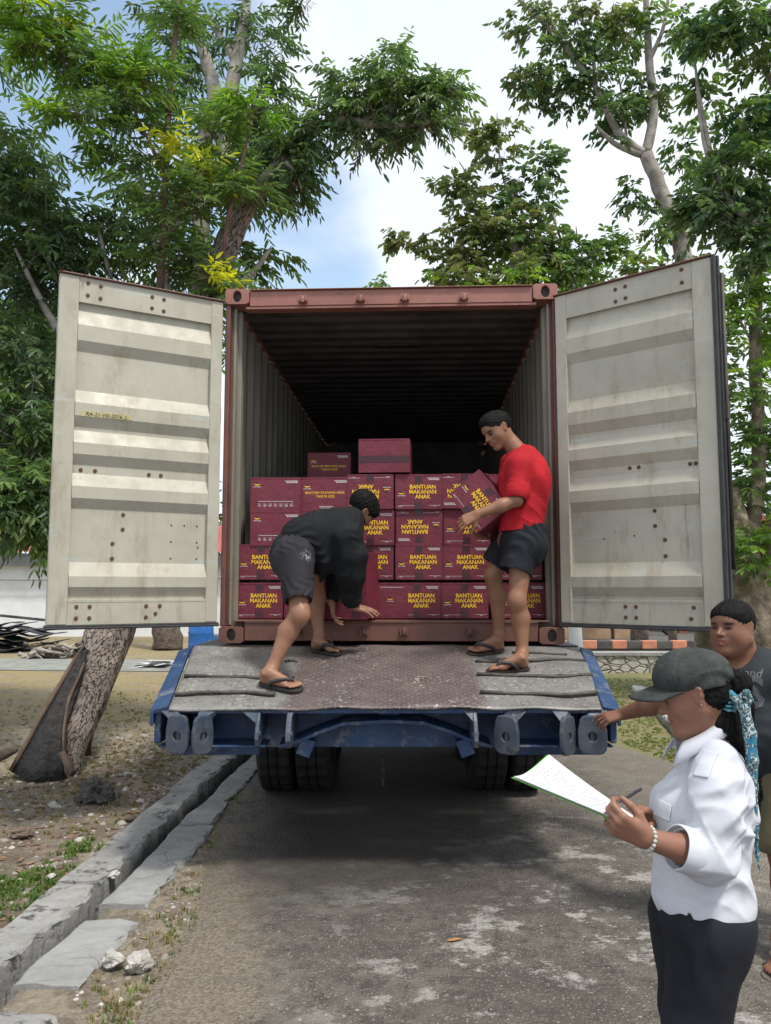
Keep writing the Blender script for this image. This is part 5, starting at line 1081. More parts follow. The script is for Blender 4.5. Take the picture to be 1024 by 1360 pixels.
# right front dense foliage
tree('leafy_tree', 'dense dark green leafy tree filling the top right corner', [([gnd(1120, 960), at(1110, 600, 9.2), at(1070, 400, 9), at(1020, 310, 9), at(960, 255, 9), at(925, 110, 9)], [.16, .14, .12, .06, .04, .015]), ([at(1080, 420, 9), at(1060, 200, 9), at(1000, 60, 9)], [.1, .07, .02]), ([at(960, 255, 9), at(935, 190, 9), at(925, 100, 9), at(920, 60, 9)], [.03, .022, .016, .006])],
 [(960, 50, 60, 40, 8.8, 90, [(.03, .09, .045), (.04, .10, .05)] + MG), (1000, 20, 50, 40, 8.6, 120, DG + MG), (930, 30, 40, 30, 8.6, 60, DG + MG), (1000, 160, 50, 60, 9, 160, MG + [(.03, .09, .045)]), (985, 230, 60, 50, 9, 180, DG + MG), (960, 280, 55, 45, 9, 170, DG), (1010, 310, 40, 40, 9, 120, DG), (1000, 270, 50, 40, 9.2, 100, DG), (940, 130, 40, 40, 9.3, 60, MG), (1060, 200, 60, 160, 9.2, 260, DG), (1010, 90, 35, 40, 9.0, 60, OG + MG), (915, 300, 40, 30, 9.4, 70, DG), (985, 345, 24, 14, 8.9, 24, DG)], 61, MT['barkp'], gnd(1120, 960), L_=.125, W_=.052, droop=.6, kind='b')
# right trunk behind the man, foliage beside the door
MT['rtb'] = simple('knotty_tan_bark', (.42, .35, .27), (.17, .125, .09), 5, .9, 1.0, 14, bd=.06)
Y = 12.0
tree('stout_tree', 'stout knotty tan trunk directly behind the man in the dark tee with light green leaves', [([gnd(1003, 915), at(1000, 850, Y), at(992, 780, Y), at(978, 720, Y), at(968, 650, Y)], [.44, .38, .34, .24, .15]), ([at(1002, 850, Y), at(1010, 790, Y), at(1020, 740, Y), at(1030, 690, Y)], [.28, .22, .17, .13]), ([at(985, 790, Y), at(1000, 700, Y), at(1008, 600, Y), at(1003, 480, Y), at(1005, 380, Y), at(1000, 300, Y)], [.16, .12, .10, .09, .08, .04]), ([at(1008, 470, Y), at(985, 430, Y), at(975, 410, Y)], [.03, .02, .01])],
 [(985, 430, 45, 60, Y, 100, YG + MG), (985, 520, 35, 60, Y, 100, MG + YG), (1010, 600, 30, 50, Y, 80, MG), (985, 650, 30, 30, Y, 60, DG + MG), (1000, 730, 35, 30, Y - .3, 70, MG + YG), (980, 370, 35, 40, Y, 60, YG + MG), (1050, 600, 40, 200, Y, 200, DG + MG), (1030, 400, 30, 80, Y + .4, 70, MG)], 71, MT['rtb'], gnd(1003, 915), L_=.16, W_=.05, droop=.5, kind='pin')
# mid distance trees above the container, right
Y = 15.
tree('olive_tree', 'olive green round crowned tree seen just above the right half of the container', [([gnd(700, 900), at(700, 600, Y), at(690, 400, Y), at(680, 300, Y)], [.2, .18, .14, .08]), ([at(795, 395, Y), at(760, 345, Y), at(715, 290, Y), at(680, 260, Y), at(665, 220, Y), at(660, 150, Y)], [.06, .055, .045, .03, .02, .01]), ([at(755, 345, Y), at(735, 290, Y), at(725, 250, Y)], [.03, .02, .008]), ([at(790, 390, Y), at(770, 330, Y), at(765, 300, Y)], [.03, .02, .008]), ([at(690, 270, Y), at(640, 255, Y), at(610, 215, Y)], [.03, .02, .01]), ([at(765, 400, Y), at(745, 340, Y), at(700, 300, Y), at(690, 250, Y)], [.03, .025, .015, .008])],
 [(640, 310, 60, 45, Y, 260, OG), (620, 250, 45, 25, Y, 100, OG + MG), (600, 350, 45, 32, Y, 140, OG), (545, 320, 30, 18, Y, 45, OG), (535, 305, 10, 8, Y, 10, OG), (700, 320, 70, 50, Y, 300, MG + OG), (760, 340, 50, 40, Y, 180, MG + DG), (800, 330, 25, 24, Y, 60, MG), (650, 370, 90, 25, Y - .5, 240, OG + YG), (740, 380, 70, 20, Y, 120, MG), (660, 190, 38, 30, Y, 90, OG), (700, 230, 45, 35, Y, 100, DG), (640, 160, 30, 22, Y, 50, OG), (700, 270, 50, 30, Y, 90, DG)], 81, MT['barkp'], gnd(700, 900), L_=.155, W_=.08, droop=.6, kind='b')
tree('far_tree', 'pale yellow green tree far behind, peeping over the top of the right door', [([gnd(850, 880), at(850, 600, 19), at(850, 400, 19)], [.2, .17, .08])], [(850, 370, 60, 38, 19, 150, YG + OG), (790, 400, 60, 30, 19, 100, YG + OG), (920, 400, 60, 60, 19, 130, YG + MG), (700, 395, 60, 14, 19, 80, YG)], 91, MT['bark'], gnd(850, 880), L_=.2, W_=.09, kind='b', twigs=False)
tree('far_tree', 'small green treetop far behind peeping over the container header', [([Vector((at(500, 600, 24).x, 24, 0)), at(500, 600, 24), at(500, 385, 24)], [.12, .1, .04])], [(500, 378, 14, 9, 24, 26, MG), (497, 400, 26, 14, 24, 40, MG)], 93, MT['bark'], Vector((at(500, 600, 24).x, 24, 0)), L_=.2, W_=.08, kind='b', twigs=False)
# far tree mass closing the horizon behind building and pavilion
for i, (x, Y, r, cols, lb) in enumerate([(-30, 46, 6, DG, 'dark green tree mass far behind the white building'), (-18, 48, 6, MG, 'mid green tree mass behind the middle of the white building'), (-6, 50, 5, DG, 'dark green tree mass far behind the container'), (14, 44, 5, MG, 'green tree mass behind the pavilion roof'), (26, 46, 6, DG, 'dark tree mass behind the pavilion at far right'), (40, 50, 7, MG, 'distant green trees at the far right edge')]):
    t = thing('far_tree', lb, 'tree', (x, Y, 0)); m = MB(); limb(m, [(x, Y, 0), (x, Y, 3), (x + .5, Y, 6)], [.3, .25, .1], i, 8); m.build('trunk', MT['bark'], t, world=True); c = Crown(100 + i); c.blob((x, Y, 5.2), (r * 1.3, r * .7, 4.6), 420, cols, L_=.5, W_=.26, kind='b', shell=.2); c.build('crown', t)
# ------------------------------------------------------------------ people: implicit surfaces meshed in numpy
class SDF:
    def __init__(s, lo, hi, h):
        s.h = h; s.lo = np.array(lo, np.float32); n = np.ceil((np.array(hi) - s.lo) / h).astype(int) + 1
        s.ax = [s.lo[i] + np.arange(n[i], dtype=np.float32) * h for i in range(3)]; s.d = np.full(n, 1.0, np.float32); s.n = n
    def reg(s, lo, hi):
        a = np.clip(np.floor((np.array(lo) - s.lo) / s.h).astype(int), 0, s.n); b = np.clip(np.ceil((np.array(hi) - s.lo) / s.h).astype(int) + 1, 0, s.n)
        if (b <= a).any(): return None
        return tuple(slice(a[i], b[i]) for i in range(3)), s.ax[0][a[0]:b[0], None, None], s.ax[1][None, a[1]:b[1], None], s.ax[2][None, None, a[2]:b[2]]
    def comb(s, sl, d, k, op):
        o = s.d[sl]
        if op == 'add':
            if k > 0: hh = np.clip(.5 + .5 * (o - d) / k, 0, 1); r = o * (1 - hh) + d * hh - k * hh * (1 - hh)
            else: r = np.minimum(o, d)
        elif op == 'sub':
            if k > 0: hh = np.clip(.5 - .5 * (o + d) / k, 0, 1); r = o * (1 - hh) - d * hh + k * hh * (1 - hh)
            else: r = np.maximum(o, -d)
        s.d[sl] = r
    def cone(s, a, b, ra, rb=None, k=.02, op='add', sq=None):
        rb = ra if rb is None else rb; a = np.array(a, np.float32); b = np.array(b, np.float32); mr = max(ra, rb) + k + 2.5 * s.h + .012
        R = s.reg(np.minimum(a, b) - mr, np.maximum(a, b) + mr)
        if R is None: return s
        sl, X, Y, Z = R; ba = b - a; L2 = float(ba @ ba) + 1e-9
        t = np.clip(((X - a[0]) * ba[0] + (Y - a[1]) * ba[1] + (Z - a[2]) * ba[2]) / L2, 0, 1)
        d = np.sqrt((X - a[0] - t * ba[0]) ** 2 + (Y - a[1] - t * ba[1]) ** 2 + (Z - a[2] - t * ba[2]) ** 2) - (ra + (rb - ra) * t)
        s.comb(sl, d, k, op); return s
    def ell(s, c, r, R=None, k=.02, op='add', box=False, rnd=.01):
        c = np.array(c, np.float32); r = np.array(r, np.float32); mr = float(r.max()) * (1.75 if box else 1) + k + 2.5 * s.h + .012; Q = s.reg(c - mr, c + mr)
        if Q is None: return s
        sl, X, Y, Z = Q; X = X - c[0]; Y = Y - c[1]; Z = Z - c[2]
        if R is not None:
            R = np.array(R, np.float32); X, Y, Z = (R[0, 0] * X + R[1, 0] * Y + R[2, 0] * Z, R[0, 1] * X + R[1, 1] * Y + R[2, 1] * Z, R[0, 2] * X + R[1, 2] * Y + R[2, 2] * Z)
        if box:
            q = [np.abs(v) - (r[i] - rnd) for i, v in enumerate((X, Y, Z))]
            d = np.sqrt(sum(np.maximum(v, 0) ** 2 for v in q)) + np.minimum(np.maximum(np.maximum(q[0] + 0 * q[1] + 0 * q[2], q[1]), q[2]), 0) - rnd
        else:
            k0 = np.sqrt((X / r[0]) ** 2 + (Y / r[1]) ** 2 + (Z / r[2]) ** 2); k1 = np.sqrt((X / r[0] ** 2) ** 2 + (Y / r[1] ** 2) ** 2 + (Z / r[2] ** 2) ** 2) + 1e-6; d = k0 * (k0 - 1) / k1
        s.comb(sl, d.astype(np.float32), k, op); return s
    def chain(s, pts, rads, k=.02, op='add'):
        for i in range(len(pts) - 1): s.cone(pts[i], pts[i + 1], rads[i], rads[i + 1], k, op)
        return s
    def half(s, p, n, k=.0):    # cut away the side n points to
        sl, X, Y, Z = s.reg(s.lo, s.lo + s.n * s.h); d = (X - p[0]) * n[0] + (Y - p[1]) * n[1] + (Z - p[2]) * n[2]; s.comb(sl, (-d).astype(np.float32), k, 'sub') if False else None
        s.d = np.maximum(s.d, d.astype(np.float32)); return s
    def warp(s, fn, band=.05):
        idx = np.nonzero(np.abs(s.d) < band); P = np.stack([s.ax[i][idx[i]] for i in range(3)], 1); s.d[idx] += fn(P).astype(np.float32); return s
    def mesh(s, name, mat, parent, colf=None, smooth=2):
        d = s.d; sg = d < 0; n = np.array(d.shape) - 1
        cnt = np.zeros(n, np.int8)
        C8 = [(i, j, k) for i in (0, 1) for j in (0, 1) for k in (0, 1)]
        for (i, j, k) in C8: cnt += sg[i:n[0] + i, j:n[1] + j, k:n[2] + k]
        act = (cnt > 0) & (cnt < 8); I = np.argwhere(act); N_ = len(I); vid = np.full(n, -1, np.int32); vid[act] = np.arange(N_)
        val = {c: d[I[:, 0] + c[0], I[:, 1] + c[1], I[:, 2] + c[2]] for c in C8}; acc = np.zeros((N_, 3)); w_ = np.zeros(N_)
        for c in C8:
            for a in range(3):
                if c[a]: continue
                e = list(c); e[a] = 1; e = tuple(e); v0, v1 = val[c], val[e]; mk = (v0 < 0) != (v1 < 0); t = np.where(mk, v0 / np.where(mk, v0 - v1, 1), 0); p = np.tile(np.array(c, float), (N_, 1)); p[:, a] = t
                acc += p * mk[:, None]; w_ += mk
        co = s.lo + (I + acc / w_[:, None]) * s.h; F_ = []
        for a in range(3):
            b, c = (a + 1) % 3, (a + 2) % 3; lo = [slice(None)] * 3; hi = [slice(None)] * 3; lo[a] = slice(0, -1); hi[a] = slice(1, None)
            A = sg[tuple(lo)]; B = sg[tuple(hi)]; E = np.argwhere(A != B); ok = (E[:, b] > 0) & (E[:, c] > 0) & (E[:, b] < d.shape[b] - 1) & (E[:, c] < d.shape[c] - 1); E = E[ok]; fl = A[E[:, 0], E[:, 1], E[:, 2]]
            def g(db, dc):
                G = E.copy(); G[:, b] -= db; G[:, c] -= dc; return vid[G[:, 0], G[:, 1], G[:, 2]]
            q = np.stack([g(1, 1), g(0, 1), g(0, 0), g(1, 0)], 1); q[~fl] = q[~fl][:, ::-1]; F_.append(q)
        q = np.concatenate(F_); q = q[(q >= 0).all(1)]
        lab = np.arange(len(co))
        for _ in range(60):     # keep only the largest connected piece
            mn = lab[q].min(1); new = lab.copy(); np.minimum.at(new, q.ravel(), np.repeat(mn, 4)); np.minimum.at(new, lab[q].ravel(), np.repeat(mn, 4)); new = new[new]; new = new[new]
            if (new == lab).all(): break
            lab = new
        keep = lab == np.bincount(lab).argmax()
        if not keep.all(): q = q[keep[q].all(1)]; ren = np.cumsum(keep) - 1; q = ren[q]; co = co[keep]
        for _ in range(smooth):
            a_ = np.zeros_like(co); n_ = np.zeros(len(co))
            for k in range(4):
                np.add.at(a_, q[:, k], co[q[:, (k + 1) % 4]]); np.add.at(n_, q[:, k], 1); np.add.at(a_, q[:, k], co[q[:, (k - 1) % 4]]); np.add.at(n_, q[:, k], 1)
            co = co * .5 + .5 * a_ / np.maximum(n_, 1)[:, None]
        o = link(name, mesh_np(name, co, q, mat, True, colf(co) if colf else None), parent, True); print(name, len(co)); return o
def creases(seed, amp, freq, axis, c, rad):
    # sharp cloth creases fanning out of a point
    rs = np.random.RandomState(seed); ax = np.array(axis, float); ax /= np.linalg.norm(ax); c = np.array(c); per = np.cross(ax, rs.normal(0, 1, 3)); per /= np.linalg.norm(per)
    def f(P):
        q = P - c; r = np.linalg.norm(q, axis=1); w_ = (q @ ax) * freq + 1.1 * np.sin((q @ per) * freq * .35 + seed) + .6 * np.sin((q @ ax) * freq * .5 + 1.3 * seed)
        return amp * (np.abs(np.sin(w_)) ** .55 - .55) * np.exp(-(r / rad) ** 2)
    return f
def basis(fwd, up):
    f = Vector(fwd).normalized(); u = Vector(up); u = (u - f * u.dot(f)).normalized(); l = u.cross(f); return f, l, u
def Rm(f, l, u): return np.array([[f.x, l.x, u.x], [f.y, l.y, u.y], [f.z, l.z, u.z]])
SK = {'a': (.27, .135, .085)}
def skin_mat():
    m = NM('skin'); c = m.attr(); c = m.mix(m.math('MULTIPLY', m.rng(m.noise(30, 5, .7), .4, .7), .22), c, (.16, .06, .035))
    m.fin(c, m.rng(m.noise(40), .3, .7, .42, .6), m.bump(m.noise(220, 4), .12, .001), spec=.4)
    m.p.inputs['Subsurface Weight'].default_value = .05; m.p.inputs['Subsurface Scale'].default_value = .01; m.p.inputs['Subsurface Radius'].default_value = (1, .4, .25); return m.m
MT['skin'] = skin_mat()
def cloth(name, a, b, rough=.85, wv=.25, fold=.35, sheen=0):
    m = NM(name); c = m.mix(m.rng(m.noise(6, 5), .35, .65), a, b)
    m.fin(c, rough, m.bump(m.noise(9, 3, .5, dist=.6), fold, .015, m.bump(m.noise(420, 2), wv, .001)), spec=.25); m.p.inputs['Sheen Weight'].default_value = sheen; m.p.inputs['Sheen Roughness'].default_value = .5; return m.m
def hair_mat(): 
    m = NM('black_hair'); return m.fin(m.mix(m.rng(m.noise(30), .4, .6), (.005, .005, .005), (.010, .009, .009)), .75, m.bump(m.noise(60, 4, .7, stretch=(1, 1, .25)), .4, .004), spec=.12)
MT['hair'] = hair_mat()
def head(S, C, fwd, up, H, neck, nr=.055, fat=0, spots=None, female=False):
    f, l, u = basis(fwd, up); C = Vector(C); R = Rm(f, l, u)
    P = lambda x, y, z: C + f * (x * H) + l * (y * H) + u * (z * H)
    S.ell(P(-.08, 0, .13), (.43 * H, .335 * H, .365 * H), R, .01); S.ell(P(.09, 0, -.10), (.30 * H, .265 * H, .37 * H), R, .05 * H * 4); S.ell(P(.15, 0, .14), (.25 * H, .26 * H, .20 * H), R, .03)
    for s in (-1, 1):
        S.cone(P(-.02, .20 * s * (1 + fat), -.22), P(.26, .06 * s, -.43), (.085 + .05 * fat) * H, .07 * H, .03); S.ell(P(.20, .155 * s, -.13), ((.12 + .04 * fat) * H,) * 3, R, .03)
    S.ell(P(.31, 0, -.44), (.075 * H, .08 * H, .065 * H), R, .02)
    S.cone(P(.335, .14, .055), P(.335, -.14, .055), .035 * H, .035 * H, .02)
    for s in (-1, 1): S.ell(P(.42, .135 * s, -.005), (.065 * H, .075 * H, .05 * H), R, .02, 'sub'); S.ell(P(.315, .13 * s, -.012), (.06 * H, .062 * H, .05 * H), R, .006)
    S.chain([P(.36, 0, .04), P(.415, 0, -.05), P(.475, 0, -.125)], [.028 * H, .032 * H, .050 * H], .010)
    for s in (-1, 1): S.ell(P(.405, .05 * s, -.14), (.042 * H, .034 * H, .03 * H), R, .008)
    S.ell(P(.335, 0, -.26), (.08 * H, .13 * H, .09 * H), R, .02)
    S.chain([P(.36, .085, -.262), P(.405, .03, -.238), P(.41, 0, -.243), P(.405, -.03, -.238), P(.36, -.085, -.262)], [.016 * H, .030 * H, .028 * H, .030 * H, .016 * H], .006)
    S.chain([P(.36, .075, -.278), P(.402, .0, -.305), P(.36, -.075, -.285)], [.014 * H, .038 * H, .014 * H], .006)
    S.chain([P(.40, .08, -.27), P(.435, 0, -.268), P(.40, -.08, -.27)], [.010 * H] * 3, .003, 'sub')
    for s in (-1, 1):
        a = P(-.04, .33 * s, .03); S.chain([P(-.01, .325 * s, .09), P(-.05, .355 * s, .10), P(-.09, .365 * s, .05), P(-.075, .36 * s, -.03), P(-.03, .335 * s, -.11), P(-.005, .325 * s, -.10)], [.02 * H, .022 * H, .024 * H, .022 * H, .026 * H, .018 * H], .006)
        S.ell(P(-.035, .33 * s, 0), (.05 * H, .02 * H, .10 * H), R, .01)
    S.cone(P(-.10, 0, -.15), neck, nr, nr * 1.12, .03)
    if spots is not None:
        for s in (-1, 1):
            spots.append((P(.36, .13 * s, -.012), (.055 * H, .055 * H, .026 * H), R, (.015, .010, .008))); spots.append((P(.345, .14 * s, .07), (.06 * H, .095 * H, .024 * H), R, (.022, .014, .011)))
        spots.append((P(.41, 0, -.268), (.06 * H, .10 * H, .042 * H), R, (.22, .075, .06) if not female else (.24, .085, .07)))
        for s in (-1, 1): spots.append((P(.435, .03 * s, -.165), (.03 * H, .014 * H, .012 * H), R, (.05, .02, .015)))
    return P, R
def colorer(base, spots, rs=1):
    def f(co):
        c = np.tile(np.array(base, float), (len(co), 1))
        for (C, r, R, cl) in spots:
            q = (co - np.array(C)) @ R / np.array(r); w_ = np.clip(1.6 - 1.0 * np.linalg.norm(q, axis=1), 0, 1)[:, None]; w_ = np.clip(w_ * 1.6, 0, 1); c = c * (1 - w_) + np.array(cl) * w_
        return c
    return f
def hand(S, wrist, d, back, L_=.18, thumb=1, curl=(.35, .4, .45, .5), spread=.12, tc=(.5, .3), k=.009, spots=None, fore=None):
    # d: towards the fingers, back: out of the back of the hand; thumb=+1 on the side back x d
    W_ = Vector(wrist); x = Vector(d).normalized(); z = Vector(back); z = (z - x * z.dot(x)).normalized(); y = z.cross(x) * thumb; s = L_ / .18
    P = lambda a, b, c: W_ + (x * a + y * b + z * c) * s
    kn = [(.090, .030, .002), (.094, .010, .005), (.090, -.011, .004), (.082, -.030, 0)]; ln = [(.042, .026, .02), (.046, .030, .021), (.043, .028, .02), (.034, .021, .018)]
    for j, (a, b, c) in enumerate(kn):
        S.cone(P(.004, b * .55, 0), P(a, b, c), .0155 * s, .0115 * s, .012)
        an = 0; p = P(a, b, c); sp = (1.5 - j) * spread; dd = (x * math.cos(sp) + y * math.sin(sp)); r = [.0102, .0092, .0083, .0072] if j < 3 else [.0088, .008, .0072, .0064]
        for q in range(3):
            an += curl[j] * (1.0, 1.2, .8)[q]; dr = dd * math.cos(an) - z * math.sin(an); p2 = p + dr * ln[j][q] * s; S.cone(p, p2, r[q] * s, r[q + 1] * s, .003 if q else .006); p = p2
        if spots is not None: spots.append((p + z * .005 * math.cos(an) * s + dr * .002, (.006 * s,) * 3, np.eye(3), (.42, .26, .2)))
    S.ell(P(.045, .0, -.006), (.045 * s, .034 * s, .014 * s), np.array([[x.x, y.x, z.x], [x.y, y.y, z.y], [x.z, y.z, z.z]]), .01)
    t0 = P(.012, .020, -.006); a0 = tc[0]; t1 = P(.045, .020 + .035 * math.sin(a0) * 1.2 + .01, -.016 - .02 * tc[1]); S.cone(t0, t1, .0165 * s, .0135 * s, .012); t2 = t1 + (x * math.cos(a0 * .7) + y * math.sin(a0 * .7) - z * tc[1]).normalized() * .034 * s; S.cone(t1, t2, .0125 * s, .0108 * s, .005)
    t3 = t2 + (x * math.cos(a0 * .2) + y * math.sin(a0 * .2) - z * tc[1] * 1.2).normalized() * .027 * s; S.cone(t2, t3, .0108 * s, .0085 * s, .004)
    if fore is not None: S.cone(W_, fore, .026 * s, .034 * s, .02)
def foot(S, ankle, heel, toe, up, side, L_=.25, k=.012):
    # heel, toe: points on the sole; side: unit to the big toe side
    h = Vector(heel); t = Vector(toe); x = (t - h).normalized(); L0 = (t - h).length; u = Vector(up).normalized(); sd_ = Vector(side); sd_ = (sd_ - x * sd_.dot(x) - u * sd_.dot(u)).normalized(); s = L_ / .25
    P = lambda a, b, c: h + x * (a * L0) + sd_ * (b * s) + u * (c * s)
    S.cone(P(.10, 0, .030), P(.16, 0, .055), .031 * s, .032 * s, .015); S.cone(Vector(ankle), P(.18, 0, .06), .036 * s, .036 * s, .03); S.cone(P(.22, 0, .065), P(.62, .008, .030), .036 * s, .026 * s, .02); S.cone(P(.15, -.008, .025), P(.66, -.022, .020), .026 * s, .020 * s, .02); S.cone(P(.60, .022, .022), P(.72, .026, .020), .022 * s, .020 * s, .015)
    S.ell(P(.17, .033, .075), (.014 * s,) * 3, None, .012); S.ell(P(.16, -.033, .068), (.014 * s,) * 3, None, .012)
    for j, (b, e, r) in enumerate([(.030, 1.0, .0125), (.010, .985, .0095), (-.006, .955, .0085), (-.021, .92, .008), (-.035, .87, .0075)]):
        S.cone(P(.70 - .02 * j, b * .9, .018), P(e - .07, b, .017), r * 1.05 * s, r * .95 * s, .006); S.cone(P(e - .07, b, .017), P(e - .025, b, .012), r * s, r * .9 * s, .003)
    return P
def sandal(parent, heel, toe, up, side, mat, strap, L_=.27, name='sandal', clog=False):
    h = Vector(heel); t = Vector(toe); x = (t - h).normalized(); L0 = (t - h).length; u = Vector(up).normalized(); sd_ = Vector(side); sd_ = (sd_ - x * sd_.dot(x) - u * sd_.dot(u)).normalized()
    out = [(-.045, 0), (-.03, .022), (.05, .034), (.25, .034), (.45, .032), (.65, .044), (.85, .050), (.98, .042), (1.05, .022), (1.06, 0), (1.03, -.022), (.93, -.042), (.80, -.050), (.62, -.048), (.40, -.038), (.2, -.036), (.03, -.032), (-.03, -.02)]
    m = MB(); P = lambda a, b, c: h + x * (a * L0) + sd_ * b + u * c; n = len(out); rows = [(-.020, .97), (-.016, 1.0), (-.006, 1.0), (-.001, .975)]; vs = []; fs = []
    for (z, k) in rows: vs += [P(.5 + (a - .5) * k, b * k, z + (.004 if a < .1 else 0)) for a, b in out]
    for i in range(len(rows) - 1):
        for j in range(n): fs.append((i * n + j, i * n + (j + 1) % n, (i + 1) * n + (j + 1) % n, (i + 1) * n + j))
    fs += [tuple(range(n))[::-1], tuple(range((len(rows) - 1) * n, len(rows) * n))]; m.add(vs, fs); o = m.build(name, mat, parent, world=True, fixn=True)
    m = MB(); tp = P(.83, .019, .02)
    for sg, b in ((1, .043), (-1, -.045)):
        pts = [P(.30, b, .002), P(.36, b * 1.02, .028), P(.50, b * .92, .052 if sg > 0 else .045), P(.66, b * .55 + .006, .052), P(.78, .018, .040), tp]; m.tube(pts, [.011, .011, .0115, .010, .008, .006], 8)
    m.tube([P(.80, .018, .038), P(.84, .019, .012), P(.84, .019, 0)], [.006, .005, .005], 8); m.build('strap', strap, o, world=True)
    return o
def folds(seed, amp, freq, axis, sharp=1.5):
    rs = np.random.RandomState(seed); ax = np.array(axis, float); ax /= np.linalg.norm(ax); per = np.cross(ax, rs.normal(0, 1, 3)); per /= np.linalg.norm(per); p3 = np.cross(ax, per)
    def f(P):
        a, b, c = P @ ax, P @ per, P @ p3
        w_ = a * freq + 1.7 * np.sin(b * freq * .55 + seed) + 1.3 * np.sin(c * freq * .5 + 2 * seed) + .8 * np.sin(a * freq * .4 + b * freq * .9)
        r = 1 - np.abs(np.sin(w_)) ** sharp; g = .5 + .5 * np.sin(b * freq * .35 + c * freq * .3 + seed * 3)
        return -amp * (r - .4) * g
    return f
def hair(parent, P, R, H, f_, mat=None, name='hair', inf=.035, front=(.40, 0, -.24), fr=(.36, .42, .43), low=-.22, spike=.012, back=None, h=.004, extra=None, seed=1, sm=0):
    C = P(0, 0, 0); r = .62 * H; S = SDF(np.array(C) - r, np.array(C) + r, h)
    S.ell(P(-.085, 0, .14), ((.43 + inf) * H, (.335 + inf) * H, (.365 + inf) * H), R, .0); S.ell(P(.14, 0, .20), ((.25 + inf) * H, (.27 + inf) * H, (.20 + inf) * H), R, .02)
    if extra: extra(S)
    S.ell(P(*front), (fr[0] * H, fr[1] * H, fr[2] * H), R, .004, 'sub')
    u = (R[:, 2]); p = np.array(P(0, 0, low)); bk = np.array(P(-.30, 0, low)) 
    n = -(u * .8 - R[:, 0] * .6); n /= np.linalg.norm(n); S.half(p, n)
    for s in (-1, 1): S.ell(P(-.0, .37 * s, -.02), (.13 * H, .08 * H, .12 * H), R, .004, 'sub')
    if spike:
        rs = np.random.RandomState(seed); K = rs.normal(0, 1, (7, 3)); K /= np.linalg.norm(K, axis=1)[:, None]; fr_ = rs.uniform(150, 520, 7); ph = rs.uniform(0, 6, 7)
        S.warp(lambda Q: -spike * (np.sum([np.sin(Q @ K[i] * fr_[i] + ph[i]) for i in range(7)], 0) / 7 + .05) * 1.6)
    return S.mesh(name, mat or MT['hair'], parent, smooth=sm)
def shirt_text(parent, target, name, s, size, center, right, up, nrm, mat, bold=.01, shear=0, sx=1):
    vs, fs = text_mesh(s, size, bold, shear=shear); dg = bpy.context.evaluated_depsgraph_get(); me = target.data; bvh = BVHTree.FromPolygons([target.matrix_world @ v.co if False else v.co for v in me.vertices], [tuple(p.vertices) for p in me.polygons])
    bm = bmesh.new(); vv = [bm.verts.new((v.x * sx, v.y, 0)) for v in vs]
    for f in fs:
        try: bm.faces.new([vv[i] for i in f])
        except Exception: pass
    for _ in range(2): bmesh.ops.subdivide_edges(bm, edges=[e for e in bm.edges if e.calc_length() > .02], cuts=1)
    r, u, n = Vector(right).normalized(), Vector(up).normalized(), Vector(nrm).normalized()
    for v in bm.verts:
        p = Vector(center) + r * v.co.x + u * v.co.y + n * .3; hit = bvh.ray_cast(p, -n, 1.0)[0]; v.co = (hit + n * .0025) if hit is not None else (p - n * .3)
    me2 = bpy.data.meshes.new(name); bm.to_mesh(me2); bm.free(); me2.materials.append(mat); return link(name, me2, parent, True)
V3 = lambda *a: Vector(a)
